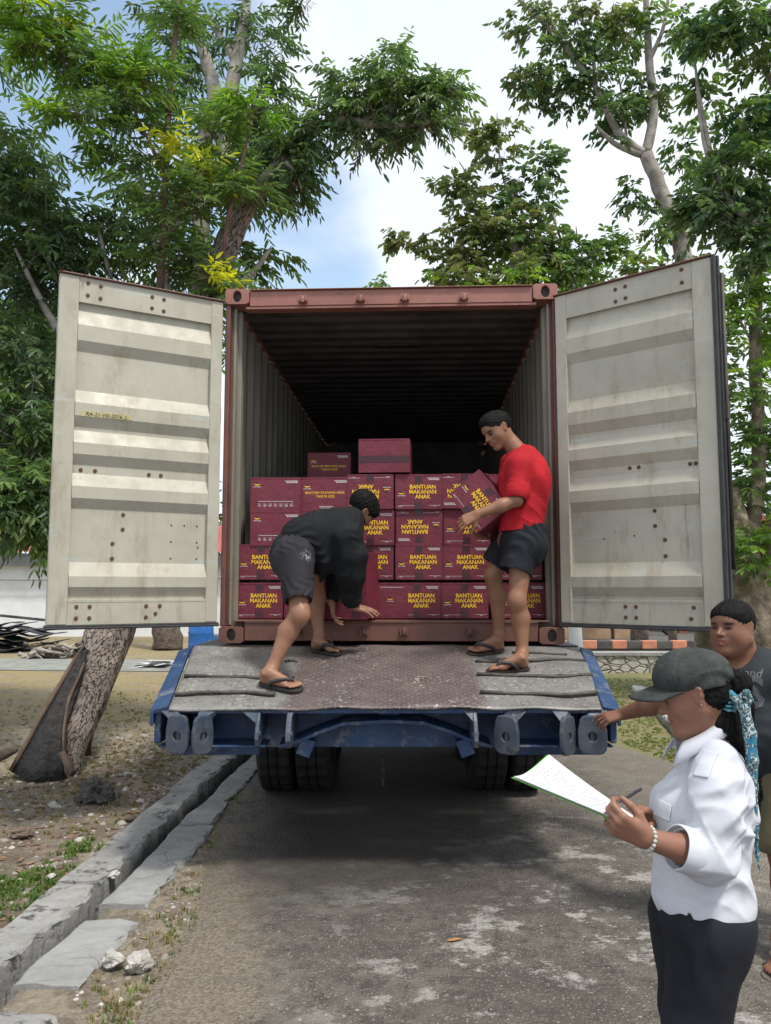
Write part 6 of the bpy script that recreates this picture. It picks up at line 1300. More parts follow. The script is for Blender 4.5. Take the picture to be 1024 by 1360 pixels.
# ================================================================== man in the red shirt
def red_man():
    t = thing('person', 'man in a red polo shirt and dark shorts holding a tilted carton on the ramp', 'person', (at(685, 890, 5.16).x, 5.16, ramp_z(5.16)))
    Yc = 5.30
    S = SDF((.35, 4.85, 1.05), (1.30, 5.85, 2.98), .0046); spots = []
    zr = lambda Y: ramp_z(Y)
    # near leg
    up = nr
    heelN = V3(at(701, 888, 5.16).x, 5.17, 0); heelN.z = zr(5.17) + .022; toeN = V3(heelN.x - .255, 5.13, zr(5.13) + .022)
    ankN = V3(at(694, 870, 5.2).x, 5.20, heelN.z + .09); kneeN = at(687, 798, 5.20); hipN = at(694, 722, 5.26)
    S.chain([hipN, kneeN, kneeN.lerp(ankN, .35) + V3(.014, .025, 0), ankN], [.086, .054, .058, .034], .03); S.ell(kneeN + V3(-.012, -.01, 0), (.045, .045, .06), None, .04)
    foot(S, ankN, heelN, toeN, up, (0, -1, 0))
    heelF = V3(at(667, 850, 5.5).x, 5.50, 0); heelF.z = zr(5.50) + .022; toeF = V3(heelF.x - .23, 5.43, zr(5.43) + .022)
    ankF = V3(at(663, 836, 5.5).x, 5.50, heelF.z + .09); kneeF = at(654, 764, 5.45); hipF = at(679, 716, 5.42)
    S.chain([hipF, kneeF, kneeF.lerp(ankF, .35) + V3(.02, .02, 0), ankF], [.086, .054, .058, .034], .03); foot(S, ankF, heelF, toeF, up, (0, 1, 0))
    # torso, neck, head
    hip = (hipN + hipF) / 2; chest = at(694, 640, Yc); neck = at(690, 602, Yc)
    S.chain([hip, at(694, 690, Yc), chest], [.13, .125, .14], .05); shN = at(690, 618, 5.17); shF = at(680, 616, 5.47); S.cone(shN, shF, .06, .06, .05); 
    fw = V3(-.80, -.42, -.52); C = at(660, 571, Yc + .0); P, R = head(S, C, fw, (-.25, 0, 1), .238, neck, .056, spots=spots)
    # near arm
    elN = at(686, 664, 5.12); wrN = at(634, 683, 5.10); S.chain([shN, elN, elN.lerp(wrN, .4), wrN], [.058, .042, .042, .027], .025)
    hand(S, wrN, at(612, 694, 5.10) - wrN, (-.2, -.95, .35), .185, 1, (.35, .45, .5, .55), .1, (.6, .5), spots=spots)
    elF = at(668, 668, 5.55); wrF = at(648, 712, 5.48); S.chain([shF, elF, wrF], [.055, .04, .028], .02); hand(S, wrF, at(632, 712, 5.40) - wrF, (0, .3, -1), .18, -1, (.3, .4, .4, .4))
    S.mesh('body', MT['skin'], t, colorer((.245, .118, .07), spots))
    def ex(Sx):
        Sx.ell(P(.08, 0, .36), (.33 * .238, .27 * .238, .19 * .238), R, .02)
    hair(t, P, R, .238, fw, extra=ex, inf=.032, low=-.08, h=.0032, spike=.0022, front=(.44, 0, -.15), fr=(.36, .42, .44))
    # shirt
    S = SDF((.50, 4.95, 1.85), (1.25, 5.75, 2.72), .0046)
    S.chain([at(692, 705, Yc), at(694, 668, Yc), at(695, 638, Yc), at(697, 618, Yc)], [.150, .150, .158, .120], .05); S.cone(shN + V3(0.01, 0, -.01), shF + V3(.01, 0, -.01), .080, .080, .06); S.cone(at(699, 606, Yc), at(688, 604, Yc), .078, .072, .03)
    for c_ in (at(714, 640, Yc),): S.ell(c_, (.08, .15, .17), None, .05)
    S.chain([shN + V3(0, -.005, 0), shN.lerp(elN, .76)], [.078, .074], .035); S.cone(shN.lerp(elN, .70), shN.lerp(elN, .80), .078, .080, .01); S.chain([shF, shF.lerp(elF, .8)], [.075, .07], .04)
    S.cone(shN.lerp(elN, .83), shN.lerp(elN, 1.1), .062, .06, .0, 'sub')
    zc = at(690, 706, Yc).z; S.half((0, 0, zc), (0, 0, -1)); fwn = np.array(fw.normalized()); S.cone(at(688, 602, Yc), at(676, 588, Yc), .058, .065, .004, 'sub')
    S.cone(at(690, 603, Yc) , at(690, 601, Yc), .066, .066, .0); S.cone(at(686, 600, Yc), at(670, 575, Yc), .058, .08, .0, 'sub')
    S.warp(folds(3, .007, 18, (.5, .1, 1))); S.warp(creases(8, .008, 38, (.6, .1, .8), at(700, 690, 5.2), .16)); S.warp(creases(5, .008, 42, (.9, .2, -.3), at(700, 640, 5.15), .10)); S.warp(creases(15, .006, 60, (.2, .2, 1), at(676, 640, 5.15), .08))
    S.mesh('polo_shirt', cloth('red_jersey', (.40, .012, .020), (.32, .010, .016)), t, smooth=1)
    m = MB(); nc = at(686, 603, Yc); vs = []; fs = []; n = 30; ud = (at(668, 580, Yc) - nc).normalized(); s1 = ud.cross(V3(0, 1, 0)).normalized(); s2 = ud.cross(s1)
    for i in range(n + 1):
        a = 2 * math.pi * i / n; r = s1 * math.cos(a) + s2 * math.sin(a); vs += [nc + r * .064 - ud * .002, nc + r * .061 + ud * .026, nc + r * .074 - ud * .004]
    for i in range(n):
        for j in (0, 1): fs.append((i * 3 + j, i * 3 + j + 1, i * 3 + j + 4, i * 3 + j + 3))
    m.add(vs, fs, 0, True); o = m.build('collar', bpy.data.materials['red_jersey'], t, world=True); so = o.modifiers.new('s', 'SOLIDIFY'); so.thickness = .003
    S = SDF((.50, 4.95, 1.45), (1.2, 5.75, 2.08), .0046)
    S.cone(at(697, 704, Yc), at(694, 722, Yc), .148, .155, .03); hemN = at(680, 774, 5.22); hemF = at(656, 748, 5.44); S.chain([hipN, hemN], [.115, .108], .04); S.chain([hipF, hemF], [.11, .085], .04); S.cone(at(705, 722, 5.25), at(705, 735, 5.3), .10, .09, .05)
    S.cone(hemN + (hemN - hipN).normalized() * .015, hemN + (hemN - hipN).normalized() * .25, .14, .14, .0, 'sub'); S.cone(hemN, hemN + (hemN - hipN).normalized() * .15, .085, .1, .0, 'sub'); dF = (hemF - hipF).normalized(); S.cone(hemF + dF * .11, hemF + dF * .3, .13, .13, .0, 'sub'); S.cone(hemF, hemF + dF * .15, .07, .07, 0, 'sub')
    S.warp(folds(5, .007, 26, (.2, .1, 1))); S.warp(folds(9, .008, 45, (1, .2, .5)))
    S.mesh('shorts', cloth('navy_black_shorts', (.010, .012, .018), (.015, .017, .022)), t, smooth=1)
    brown = simple('brown_sandal', (.045, .025, .018), (.03, .018, .014), 30, .6, .2)
    sandal(t, heelN, toeN, up, (0, -1, 0), brown, MT['rubber']); sandal(t, heelF, toeF, up, (0, 1, 0), brown, MT['rubber'])
def R_f(R): return Vector(R[:, 0])
def R_u(R): return Vector(R[:, 2])
def R_l(R): return Vector(R[:, 1])
red_man()
# ================================================================== bending man
def bent_man():
    t = thing('person', 'man in black shirt and shorts bending forward over a carton', 'person', (at(372, 912, 4.9).x, 4.9, ramp_z(4.9)))
    S = SDF((-.90, 4.70, .98), (.12, 5.95, 2.42), .0046); up = nr; zr = ramp_z; spots = []
    Yh = yramp(912); heelN = V3(at(346, 910, Yh).x, Yh + .02, 0); heelN.z = zr(heelN.y) + .022; toeN = V3(at(400, 918, Yh).x, Yh - .08, 0); toeN.z = zr(toeN.y) + .022
    ankN = V3(at(361, 893, Yh).x, Yh + .02, heelN.z + .085); kneeN = at(398, 816, 4.98); hipN = at(392, 738, 5.12)
    S.chain([hipN, kneeN, kneeN.lerp(ankN, .33) + V3(-.02, .03, 0), ankN], [.09, .056, .060, .034], .03); S.ell(kneeN + V3(.008, -.012, .0), (.045, .048, .065), None, .04); foot(S, ankN, heelN, toeN, up, (0, 1, 0))
    heelF = V3(at(415, 851, 5.50).x, 5.50, zr(5.50) + .022); toeF = V3(at(452, 853, 5.44).x, 5.44, zr(5.44) + .022); ankF = V3(at(424, 838, 5.5).x, 5.50, heelF.z + .09); kneeF = at(422, 792, 5.50); hipF = at(410, 740, 5.38)
    S.chain([hipF, kneeF, kneeF.lerp(ankF, .35) + V3(-.015, .02, 0), ankF], [.088, .052, .054, .034], .03); foot(S, ankF, heelF, toeF, up, (0, -1, 0), .22)
    chest = at(446, 706, 5.30); neck = at(466, 688, 5.36); S.chain([(hipN + hipF) / 2, at(420, 722, 5.26), chest], [.13, .125, .14], .05); shN = at(460, 712, 5.18); shF = at(452, 700, 5.50); S.cone(shN, shF, .06, .06, .05)
    fw = V3(.55, .45, -.75); C = at(481, 677, 5.40); P, R = head(S, C, fw, (.75, .1, .5), .235, neck, .055, spots=spots)
    elN = at(466, 762, 5.24); wrN = at(467, 805, 5.36); S.chain([shN, elN, wrN], [.055, .042, .028], .025); hand(S, wrN, at(492, 811, 5.38) - wrN, (.15, -.35, .95), .185, 1, (.1, .12, .15, .2), .1, (.3, .2), spots=spots)
    elF = at(450, 752, 5.56); wrF = at(440, 800, 5.52); S.chain([shF, elF, wrF], [.055, .042, .028], .025); hand(S, wrF, V3(.1, -.1, -.6), (-1, 0, 0), .18, -1)
    S.mesh('body', MT['skin'], t, colorer((.27, .135, .082), spots))
    hair(t, P, R, .235, fw, inf=.05, low=-.30, h=.0036, spike=.003, fr=(.33, .36, .40), front=(.42, 0, -.20), seed=4)
    S = SDF((-.78, 4.9, 1.50), (.12, 5.85, 2.36), .0046)
    S.chain([at(402, 716, 5.22), at(424, 712, 5.26), at(446, 708, 5.30), at(460, 698, 5.33)], [.150, .158, .165, .115], .05); S.cone(shN, shF, .09, .09, .06); S.chain([at(462, 694, 5.35), at(471, 687, 5.36)], [.085, .078], .03)
    S.cone(at(432, 740, 5.25), at(450, 728, 5.28), .12, .13, .06)       # sagging belly of the loose shirt
    S.chain([shN, shN.lerp(elN, .5) + V3(.012, 0, 0), elN, elN.lerp(wrN, .72), wrN + V3(0, 0, .03)], [.098, .098, .086, .062, .048], .05); S.chain([shF, elF, elF.lerp(wrF, .8)], [.085, .075, .05], .03)
    S.cone(wrN + V3(0, 0, .015), wrN + V3(0, 0, -.1), .040, .045, 0, 'sub'); S.cone(at(473, 684, 5.365), at(488, 676, 5.40), .064, .08, .0, 'sub')
    S.warp(folds(4, .014, 22, (1, .2, .4))); S.warp(folds(6, .008, 48, (.6, .2, -.8)))
    S.mesh('shirt', cloth('black_shirt_cloth', (.006, .007, .009), (.010, .011, .013)), t, smooth=1)
    S = SDF((-.85, 4.7, 1.40), (-.15, 5.75, 2.18), .0046)
    S.cone(at(404, 718, 5.24), at(392, 736, 5.24), .150, .160, .04); S.ell(at(388, 742, 5.22), (.125, .20, .15), None, .05); hemN = at(396, 792, 5.00); hemF = at(423, 762, 5.46); S.chain([hipN, hemN], [.125, .094], .05); S.chain([hipF, hemF], [.11, .08], .05)
    dN = (hemN - hipN).normalized(); S.cone(hemN + dN * .135, hemN + dN * .35, .13, .13, 0, 'sub'); S.cone(hemN, hemN + dN * .12, .068, .07, 0, 'sub'); dF = (hemF - hipF).normalized(); S.cone(hemF + dF * .11, hemF + dF * .3, .12, .12, 0, 'sub')
    S.warp(folds(11, .012, 26, (.3, .2, 1))); S.warp(folds(12, .007, 50, (1, .3, .2)))
    def smat():
        m = NM('dark_grey_shorts_cloth'); c = m.mix(m.rng(m.noise(6, 5), .35, .65), (.020, .019, .024), (.028, .026, .032))
        p = at(401, 742, 5.06); vm = m.n('ShaderNodeVectorMath', operation='DISTANCE'); m.l(m.tc.outputs['Object'], vm.inputs[0]); vm.inputs[1].default_value = p; sp = m.math('MULTIPLY', m.rng(vm.outputs['Value'], .05, .075, 1, 0), m.rng(m.noise(45, 3, .6, dist=1.5), .54, .58)); return m.fin(m.mix(sp, c, (.35, .35, .36)), .85, m.bump(m.noise(9, 3, dist=.6), .35, .015), spec=.25)
    S.mesh('shorts', smat(), t, smooth=1)
    dk = simple('black_sandal', (.02, .018, .018), (.03, .027, .025), 30, .6, .2); sandal(t, heelN, toeN, up, (0, 1, 0), dk, MT['rubber']); sandal(t, heelF, toeF, up, (0, -1, 0), dk, MT['rubber'], .24)
bent_man()
# ================================================================== heavy man in the dark tee
def tee_man():
    t = thing('person', 'heavy young man in dark printed tee resting his hand on the trailer', 'person', (1.80, 3.85, 0))
    S = SDF((1.0, 3.25, -.02), (2.22, 4.66, 1.72), .0050); spots = []
    Y = 3.85; C = at(972, 833, Y); fw = V3(-.80, -.60, .02); neck = at(983, 880, Y + .04); P, R = head(S, C, fw, (0, .02, 1), .25, neck, .078, fat=.38, spots=spots)
    for s in (-1, 1): S.ell(P(.12, .17 * s, -.24), (.040, .040, .045), None, .03)
    S.ell(P(.10, 0, -.42), (.055, .05, .035), None, .04)
    shR = at(928, 905, 4.00); shL = at(1060, 905, 3.70); chest = V3(1.84, 3.88, 1.08); hip = V3(1.92, 3.86, .82)
    S.chain([hip, chest], [.17, .17], .05); S.cone(shR, shL, .075, .075, .05)
    el = at(882, 930, 4.22); wr = at(829, 948, 4.44); S.chain([shR, el, el.lerp(wr, .35), wr], [.07, .056, .053, .033], .025)
    hand(S, wr, at(786, 958, 4.48) - wr, (.1, -.55, .85), .185, -1, (.25, .45, .5, .5), .12, (.45, .45), spots=spots)
    elL = V3(2.08, 3.62, .95); wrL = V3(2.06, 3.45, .75); S.chain([shL, elL, wrL], [.065, .055, .032], .02); hand(S, wrL, (0, -.2, -1), (1, 0, 0), .18, 1)
    # legs
    for (hx, hy, kx, ky, ax, ay, ftx) in ((1.84, 3.76, 1.795, 3.72, 1.755, 3.70, -1), (2.02, 4.00, 2.02, 3.98, 1.99, 4.02, -1)):
        hp = V3(hx, hy, .82); kn = V3(kx, ky, .46); an = V3(ax, ay, .10); S.chain([hp, kn, kn.lerp(an, .35) + V3(.03, .02, 0), an], [.105, .066, .068, .042], .03); heel = V3(ax + .05, ay + .01, .022); toe = V3(ax - .14, ay - .17, .022)
        foot(S, an, heel, toe, (0, 0, 1), (-.6, .6, 0) if ay > 3.9 else (.6, -.6, 0))
    S.mesh('body', MT['skin'], t, colorer((.19, .088, .055), spots))
    for (ax, ay, sd_) in ((1.755, 3.70, (.6, -.6, 0)), (1.99, 4.02, (-.6, .6, 0))): sandal(t, V3(ax + .05, ay + .01, .022), V3(ax - .14, ay - .17, .022), (0, 0, 1), sd_, simple('grey_brown_clog', (.14, .115, .09), (.10, .08, .065), 20, .7, .2), simple('clog_strap', (.12, .10, .08), (.09, .075, .06), 20, .7, .2))
    hair(t, P, R, .25, fw, inf=.035, front=(.44, 0, -.20), fr=(.36, .42, .40), low=-.08, h=.004, spike=.0025, seed=7)
    S = SDF((1.25, 3.4, .74), (2.34, 4.42, 1.45), .0058)
    S.chain([V3(1.90, 3.87, .80), V3(1.88, 3.87, .95), chest, V3(1.80, 3.90, 1.24)], [.215, .215, .21, .13], .06); S.cone(shR + V3(.02, 0, -.01), shL + V3(-.02, 0, -.01), .098, .098, .07); S.cone(at(955, 893, 3.93), at(1010, 889, 3.85), .09, .08, .05)
    S.ell(V3(1.82, 3.76, .98), (.19, .16, .17), None, .06)
    S.chain([shR, shR.lerp(el, .62)], [.098, .088], .03); S.cone(shR.lerp(el, .68), shR.lerp(el, 1.0), .076, .078, 0, 'sub'); S.chain([shL, shL.lerp(elL, .8)], [.1, .1], .03)
    S.cone(neck + V3(0, 0, .0), P(-.02, 0, -.35), .088, .095, .0, 'sub'); S.half((0, 0, .785), (0, 0, -1)); S.warp(folds(21, .012, 16, (.4, .2, 1))); S.warp(folds(22, .005, 42, (.5, .3, .8)))
    tee = S.mesh('t_shirt', cloth('faded_black_tee', (.020, .026, .030), (.028, .034, .038), fold=.25), t, smooth=1)
    rt = V3(.93, -.36, 0); nrm = V3(-.36, -.93, .0)
    gp = simple('worn_grey_print', (.16, .17, .175), (.09, .10, .105), 40, .8, .1); gp2 = simple('dark_grey_print', (.085, .09, .095), (.055, .06, .065), 40, .8, .1)
    shirt_text(t, tee, 'tee_lettering', 'The Second', .052, at(972, 894, 3.75), rt, (0, 0, 1), nrm, gp, .004, shear=.35)
    shirt_text(t, tee, 'tee_number', 'OS', .19, at(980, 921, 3.72), rt, (0, 0, 1), nrm, gp2, .03, sx=.92)
    S = SDF((1.55, 3.45, .36), (2.32, 4.35, .90), .0062)
    S.cone((1.93, 3.87, .80), (1.93, 3.87, .74), .20, .20, .03); S.chain([(1.85, 3.77, .78), (1.80, 3.73, .50)], [.135, .125], .05); S.chain([(2.03, 4.00, .78), (2.03, 4.00, .50)], [.135, .125], .05)
    S.half((0, 0, .475), (0, 0, -1)); S.cone((1.80, 3.73, .50), (1.80, 3.73, .3), .098, .098, 0, 'sub'); S.cone((2.03, 4.0, .50), (2.03, 4.0, .3), .098, .098, 0, 'sub'); S.warp(folds(31, .012, 22, (.3, .2, 1)))
    S.mesh('shorts', cloth('khaki_olive_shorts', (.11, .095, .055), (.075, .066, .04)), t, smooth=1)
tee_man()
# ================================================================== woman with clipboard papers
def woman():
    K = 1.115; W = lambda x, y, z: V3(x * K, y * K, HC + (z - HC) * K)
    t = thing('person', 'woman in a white uniform shirt and dark cap reading papers in the right foreground', 'person', (.92, 2.30, 0))
    Yh = 2.29; C = at(921, 917, Yh); fw = V3(-.87, .33, -.37); up = V3(-.37, .08, .925); H = .218; spots = []
    S = SDF((.50, 1.84, .72), (1.20, 2.66, 1.58), .0034)
    neck = at(950, 990, Yh + .0); P, R = head(S, C, fw, up, H, neck, .047, fat=.14, spots=spots, female=True)
    S.ell(P(.20, 0, -.44), (.05, .045, .022), R, .03)      # soft chin fold
    chest = at(935, 1085, Yh); S.chain([at(935, 1180, Yh), chest, neck], [.08, .080, .040], .04)
    shN = at(950, 1040, 2.155); shF = at(945, 1035, 2.44); S.cone(shN, shF, .034, .034, .03)
    elN = at(942, 1138, 2.13); wrN = at(857, 1113, 2.08); S.chain([shN, elN, elN.lerp(wrN, .35), wrN], [.036, .038, .037, .0235], .02)
    hand(S, wrN, at(808, 1088, 2.07) - wrN, (-.10, -.90, -.42), .160, -1, (.80, .95, .95, .9), .03, (.35, .35), spots=spots)
    elF = at(905, 1125, 2.52); wrF = at(868, 1087, 2.36); S.chain([shF, elF, elF.lerp(wrF, .35), wrF], [.045, .040, .037, .0235], .02)
    hand(S, wrF, at(836, 1070, 2.30) - wrF, (-.1, .05, 1), .155, 1, (.5, .65, .7, .7), .06, (.3, .45), spots=spots)
    b = S.mesh('body', MT['skin'], t, colorer((.255, .125, .082), spots), smooth=1)
    # hair: cap of hair under the hat plus the long tail
    def ex(Sx): 
        Sx.ell(P(-.28, 0, -.04), (.20 * H, .29 * H, .30 * H), R, .02); Sx.ell(P(-.16, 0, -.10), (.22 * H, .33 * H, .22 * H), R, .02)
    hair(t, P, R, H, fw, inf=-.005, low=-.42, h=.0036, spike=.003, sm=1, extra=ex, front=(.42, 0, -.26), fr=(.33, .42, .46))
    hb = MT['hairb'] = NM('brown_black_hair').m
    S = SDF((.86, 2.12, .80), (1.26, 2.50, 1.50), .0036)
    S.chain([P(-.30, -.05, .0), P(-.30, -.1, -.25), at(960, 960, Yh - .03), at(976, 985, Yh - .03)], [.05, .048, .036, .028], .02); S.chain([P(-.36, 0, .0), P(-.52, 0, -.10), at(980, 945, Yh), at(984, 985, Yh + .0), at(994, 1020, Yh + .01), at(1002, 1055, Yh + .02), at(1005, 1085, Yh + .02)], [.030, .034, .038, .036, .028, .016, .006], .02)
    S.warp(lambda Q: -.003 * np.sin(Q[:, 0] * 420 + Q[:, 1] * 260 + 3 * np.sin(Q[:, 2] * 12)) - .003 * np.sin(Q[:, 1] * 380 + 2 * np.sin(Q[:, 2] * 15)))
    S.mesh('ponytail', MT['hair'], t, smooth=1)
    # cap: panelled dome and curved brim
    capm = NM('faded_black_cap_cloth'); cc = capm.mix(capm.rng(capm.noise(14, 6, .7), .35, .65), (.030, .034, .033), (.052, .058, .055)); cc = capm.mix(capm.rng(capm.noise(60, 5, .8), .58, .7), cc, (.09, .10, .095)); capm.fin(cc, .92, capm.bump(capm.noise(18, 4, dist=.5), .35, .01, capm.bump(capm.noise(500), .3, .001)), spec=.2)
    tilt = 0; S = SDF(np.array(C) - .2, np.array(C) + .2, .0030)
    cf, cl, cu = basis(V3(-.93, .33, -.17), V3(-.17, 0, .985)); CR = Rm(cf, cl, cu); Q = lambda x, y, z: C + cf * x + cl * y + cu * z
    S.ell(Q(-.008, 0, .036), (.107, .086, .082), CR, .0); S.ell(Q(.02, 0, .046), (.080, .078, .070), CR, .02); S.cone(Q(-.01, 0, .117), Q(-.01, 0, .121), .008, .006, .002)
    S.ell(Q(-.012, 0, -.075), (.2, .2, .09), CR, .0, 'sub', box=True, rnd=.002); 
    def seams(Pt):
        L_ = (Pt - np.array(C)) @ CR; a = np.arctan2(L_[:, 1], L_[:, 0] + .012); d = np.abs(((a + math.pi / 6) % (math.pi / 3)) - math.pi / 6) * np.hypot(L_[:, 0] + .012, L_[:, 1]); s1 = np.exp(-(d / .0025) ** 2) * .0016
        bnd = np.exp(-((L_[:, 2] - .038) / .002) ** 2) * .0012 * 0; w_ = .003 * np.sin(L_[:, 2] * 130 + 4 * np.sin(L_[:, 0] * 30)) * (L_[:, 2] < .06) * np.clip((L_[:, 0] * -1 + .05) * 12, 0, 1); return s1 + w_
    S.warp(seams, .02); S.ell(Q(-.125, 0, .022), (.016, .03, .018), CR, .004, 'sub')
    cap = S.mesh('cap', capm.m, t, smooth=1)
    m = MB(); vs = []; fs = []; nu, nv = 22, 8
    for i in range(nu + 1):
        th = (i / nu - .5) * 2.5
        for j in range(nv + 1):
            r = j / nv; bx, by = -.008 + .104 * math.cos(th), .087 * math.sin(th); ext = .082 * max(0, math.cos(th * .72)) ** .65; x = bx + ext * r; y = by * (1 + .0 * r); z = .020 - .16 * y * y / .09 * (1 + .3 * r) - .16 * ext * r - .9 * (ext * r) ** 2 + .004; vs.append(Q(x, y, z))
    for i in range(nu):
        for j in range(nv): a = i * (nv + 1) + j; fs.append((a, a + 1, a + nv + 2, a + nv + 1))
    m.add(vs, fs, 0, True); o = m.build('brim', capm.m, cap, world=True); so = o.modifiers.new('s', 'SOLIDIFY'); so.thickness = .005; so.offset = 0
    m = MB()
    for k, (x, z) in enumerate([(0, 0), (.008, .001), (.016, .0)]): m.box(tuple(Q(.062 - x * .6, -.079 + .0 * x, .052 + z)), (.006, .002, .003), R=Matrix((cf, cl, cu)).transposed())
    # scarf and claw clip
    clipm = simple('teal_plastic', (.10, .30, .36), (.07, .22, .28), 10, .35, .1)
    m = MB(); c0 = at(967, 932, Yh - .06)
    for k in range(5): a = -.5 + k * .25; m.tube([c0 + V3(-.014, .0, .022 - k * .010), c0 + V3(-.004, -.012, .022 - k * .011), c0 + V3(.014, -.008, .020 - k * .010)], .0042, 7)
    m.tube([c0 + V3(.012, -.006, .026), c0 + V3(.018, -.010, 0), c0 + V3(.012, -.006, -.026)], .006, 8)
    m.build('hair_claw', clipm, t, world=True)
    sm = NM('patterned_teal_scarf'); v = sm.noise(70, 3, .6, dist=2.5); c = sm.mix(sm.rng(v, .54, .56), (.03, .085, .105), (.50, .57, .58)); c = sm.mix(sm.rng(sm.noise(24, 3, .6, dist=1), .56, .60), c, (.03, .19, .30)); sm.fin(c, .8, sm.bump(sm.noise(60, 3), .4, .004))
    S = SDF((.90, 2.08, .76), (1.30, 2.42, 1.46), .0034)
    a0 = at(974, 925, Yh - .07)
    S.chain([a0 + V3(-.01, 0, .01), at(988, 940, 2.20), at(996, 975, 2.20), at(999, 1010, 2.20), at(1000, 1045, 2.21), at(1003, 1100, 2.22), at(1008, 1160, 2.23)], [.010, .014, .016, .015, .012, .008, .003], .01)
    S.chain([at(983, 925, 2.20), at(992, 920, 2.19), at(996, 930, 2.19), at(991, 940, 2.20)], [.007, .010, .009, .006], .004)
    S.warp(folds(3, .006, 90, (1, .4, .2), 1)); S.mesh('hair_scarf', sm.m, t, smooth=1)
    # shirt
    lo, hi = (.56, 1.88, .60), (1.22, 2.72, 1.36); S = SDF(lo, hi, .0044)
    def tors(z, xf, xb, hw, yc=2.30):
        xf += .014; xb -= .016; hw *= .9    # rounded section: front x, back x, half width
        S.ell(((xf + xb) / 2, yc, z), ((xb - xf) / 2, hw, .085), None, .06)
    X = lambda px, py: at(px, py, 2.30).x
    Z = lambda py: at(930, py, 2.25).z
    tors(Z(1205), X(864, 1205) - .0, X(1004, 1200), .172); tors(Z(1165), X(868, 1165), X(995, 1160), .165); tors(Z(1120), X(866, 1120), X(998, 1120), .165); tors(Z(1080), X(868, 1080), X(1000, 1075), .170); tors(Z(1045), X(906, 1045), X(996, 1040), .165)
    S.cone(shN + V3(0, .02, -.012), shF + V3(0, -.02, -.012), .060, .060, .05); S.cone(at(953, 1010, 2.22), at(950, 1010, 2.38), .058, .058, .04); S.ell(at(912, 1082, 2.30), (.07, .13, .08), None, .05)
    # sleeve
    sa = shN + V3(.004, -.006, -.012); se = elN + V3(.004, 0, 0); cu_ = elN.lerp(wrN, .42)
    S.chain([sa, sa.lerp(se, .5) + V3(.004, -.006, 0), se, elN.lerp(wrN, .25), cu_], [.060, .062, .062, .054, .051], .03)
    sf = elF.lerp(wrF, .5); S.chain([shF, elF, sf], [.066, .056, .048], .03)
    d = (wrN - elN).normalized(); S.cone(cu_ - d * .042, cu_ - d * .005, .050, .050, .003)
    S.half(tuple(V3(0, 0, Z(1222))), (-.0, 0, -1)) 
    fo = [creases(3, .013, 34, (.8, .1, .6), elN + V3(.0, -.04, .03), .10), creases(9, .010, 40, (.5, .1, -.8), shN + V3(.05, -.03, -.10), .10), creases(12, .008, 50, (.3, .1, 1), at(965, 1170, 2.2), .12), creases(17, .008, 46, (.9, .1, .2), at(890, 1120, 2.2), .10), folds(41, .010, 20, (.5, .1, 1), 1.2), folds(45, .011, 34, (.9, .2, -.6), 1.2), folds(47, .004, 60, (.2, .1, 1), 1.2)]; S.warp(lambda Pt: sum(f(Pt) for f in fo) * np.clip((Pt[:, 2] - Z(1222)) / .12 + .12, .12, 1))
    S.half(tuple(V3(0, 0, Z(1222))), (-.0, 0, -1))
    # cut the cuff square, hollow it
    dw = d.orthogonal().normalized(); S.ell(cu_ + d * .068, (.06, .064, .064), np.array([[d.x, dw.x, d.cross(dw).x], [d.y, dw.y, d.cross(dw).y], [d.z, dw.z, d.cross(dw).z]]), 0, 'sub', box=True, rnd=.002); S.cone(cu_ + d * .004, cu_ + d * .12, .0455, .0455, .0, 'sub')
    cuff = (cu_, d)
    # neck opening, side slit
    S.cone(neck + V3(-.004, 0, .012), neck + V3(-.07, 0, .11), .044, .070, .0, 'sub')
    p0 = at(925, 1205, 2.12)
    def det(Pt):
        x, y, z = Pt.T; r = np.zeros(len(Pt)); near_ = y < 2.22
        # side slit and side seam
        r += near_ * (z < Z(1198)) * np.exp(-((x - (p0.x + .004)) / .0022) ** 2) * .02; r += near_ * (z < Z(1150)) * np.exp(-((x - p0.x) / .002) ** 2) * .0014
        # hem stitching
        r += np.exp(-((z - Z(1216)) / .0016) ** 2) * .0012 * (z < Z(1205))
        # shoulder strap (epaulette) as a raised band on the near shoulder
        a = Vector((.825, 1.945, 1.262)); b_ = Vector((.845, 1.875, 1.20)); 
        return r
    S.warp(det, .02)
    wc = NM('white_uniform_cotton'); c = wc.mix(wc.rng(wc.noise(5, 4), .35, .65), (.56, .58, .63), (.50, .52, .58)); wc.fin(c, .75, wc.bump(wc.noise(12, 3, .5, dist=.8), .22, .012, wc.bump(wc.noise(600, 2), .15, .001)), spec=.3)
    sh = S.mesh('shirt', wc.m, t, smooth=1)
    bvh = BVHTree.FromPolygons([v.co for v in sh.data.vertices], [tuple(p.vertices) for p in sh.data.polygons])
    def patch(name, poly_px, mat, th=.004, off=.002, Y0=1.2, n=14, dirv=None):
        # thin cloth piece laid on the shirt: quad given by four photo points, projected on the cloth along the view
        A, B, Cc, D = [V3(*p) for p in poly_px]; m = MB(); vs = []; fs = []; o_ = camo.location
        for i in range(n + 1):
            for j in range(n + 1):
                u, v = i / n, j / n; px = (A * (1 - u) * (1 - v) + B * u * (1 - v) + Cc * u * v + D * (1 - u) * v); q = at(px.x, px.y, 1.0); dr = (q - o_).normalized(); hit, nn, _, _ = bvh.ray_cast(o_, dr)
                if hit is None: hit = at(px.x, px.y, 2.15); nn = V3(0, -1, 0)
                nn = nn if nn.dot(dr) < 0 else -nn; vs.append(hit + nn * (off + .001))
        for i in range(n):
            for j in range(n): a = i * (n + 1) + j; fs.append((a, a + 1, a + n + 2, a + n + 1))
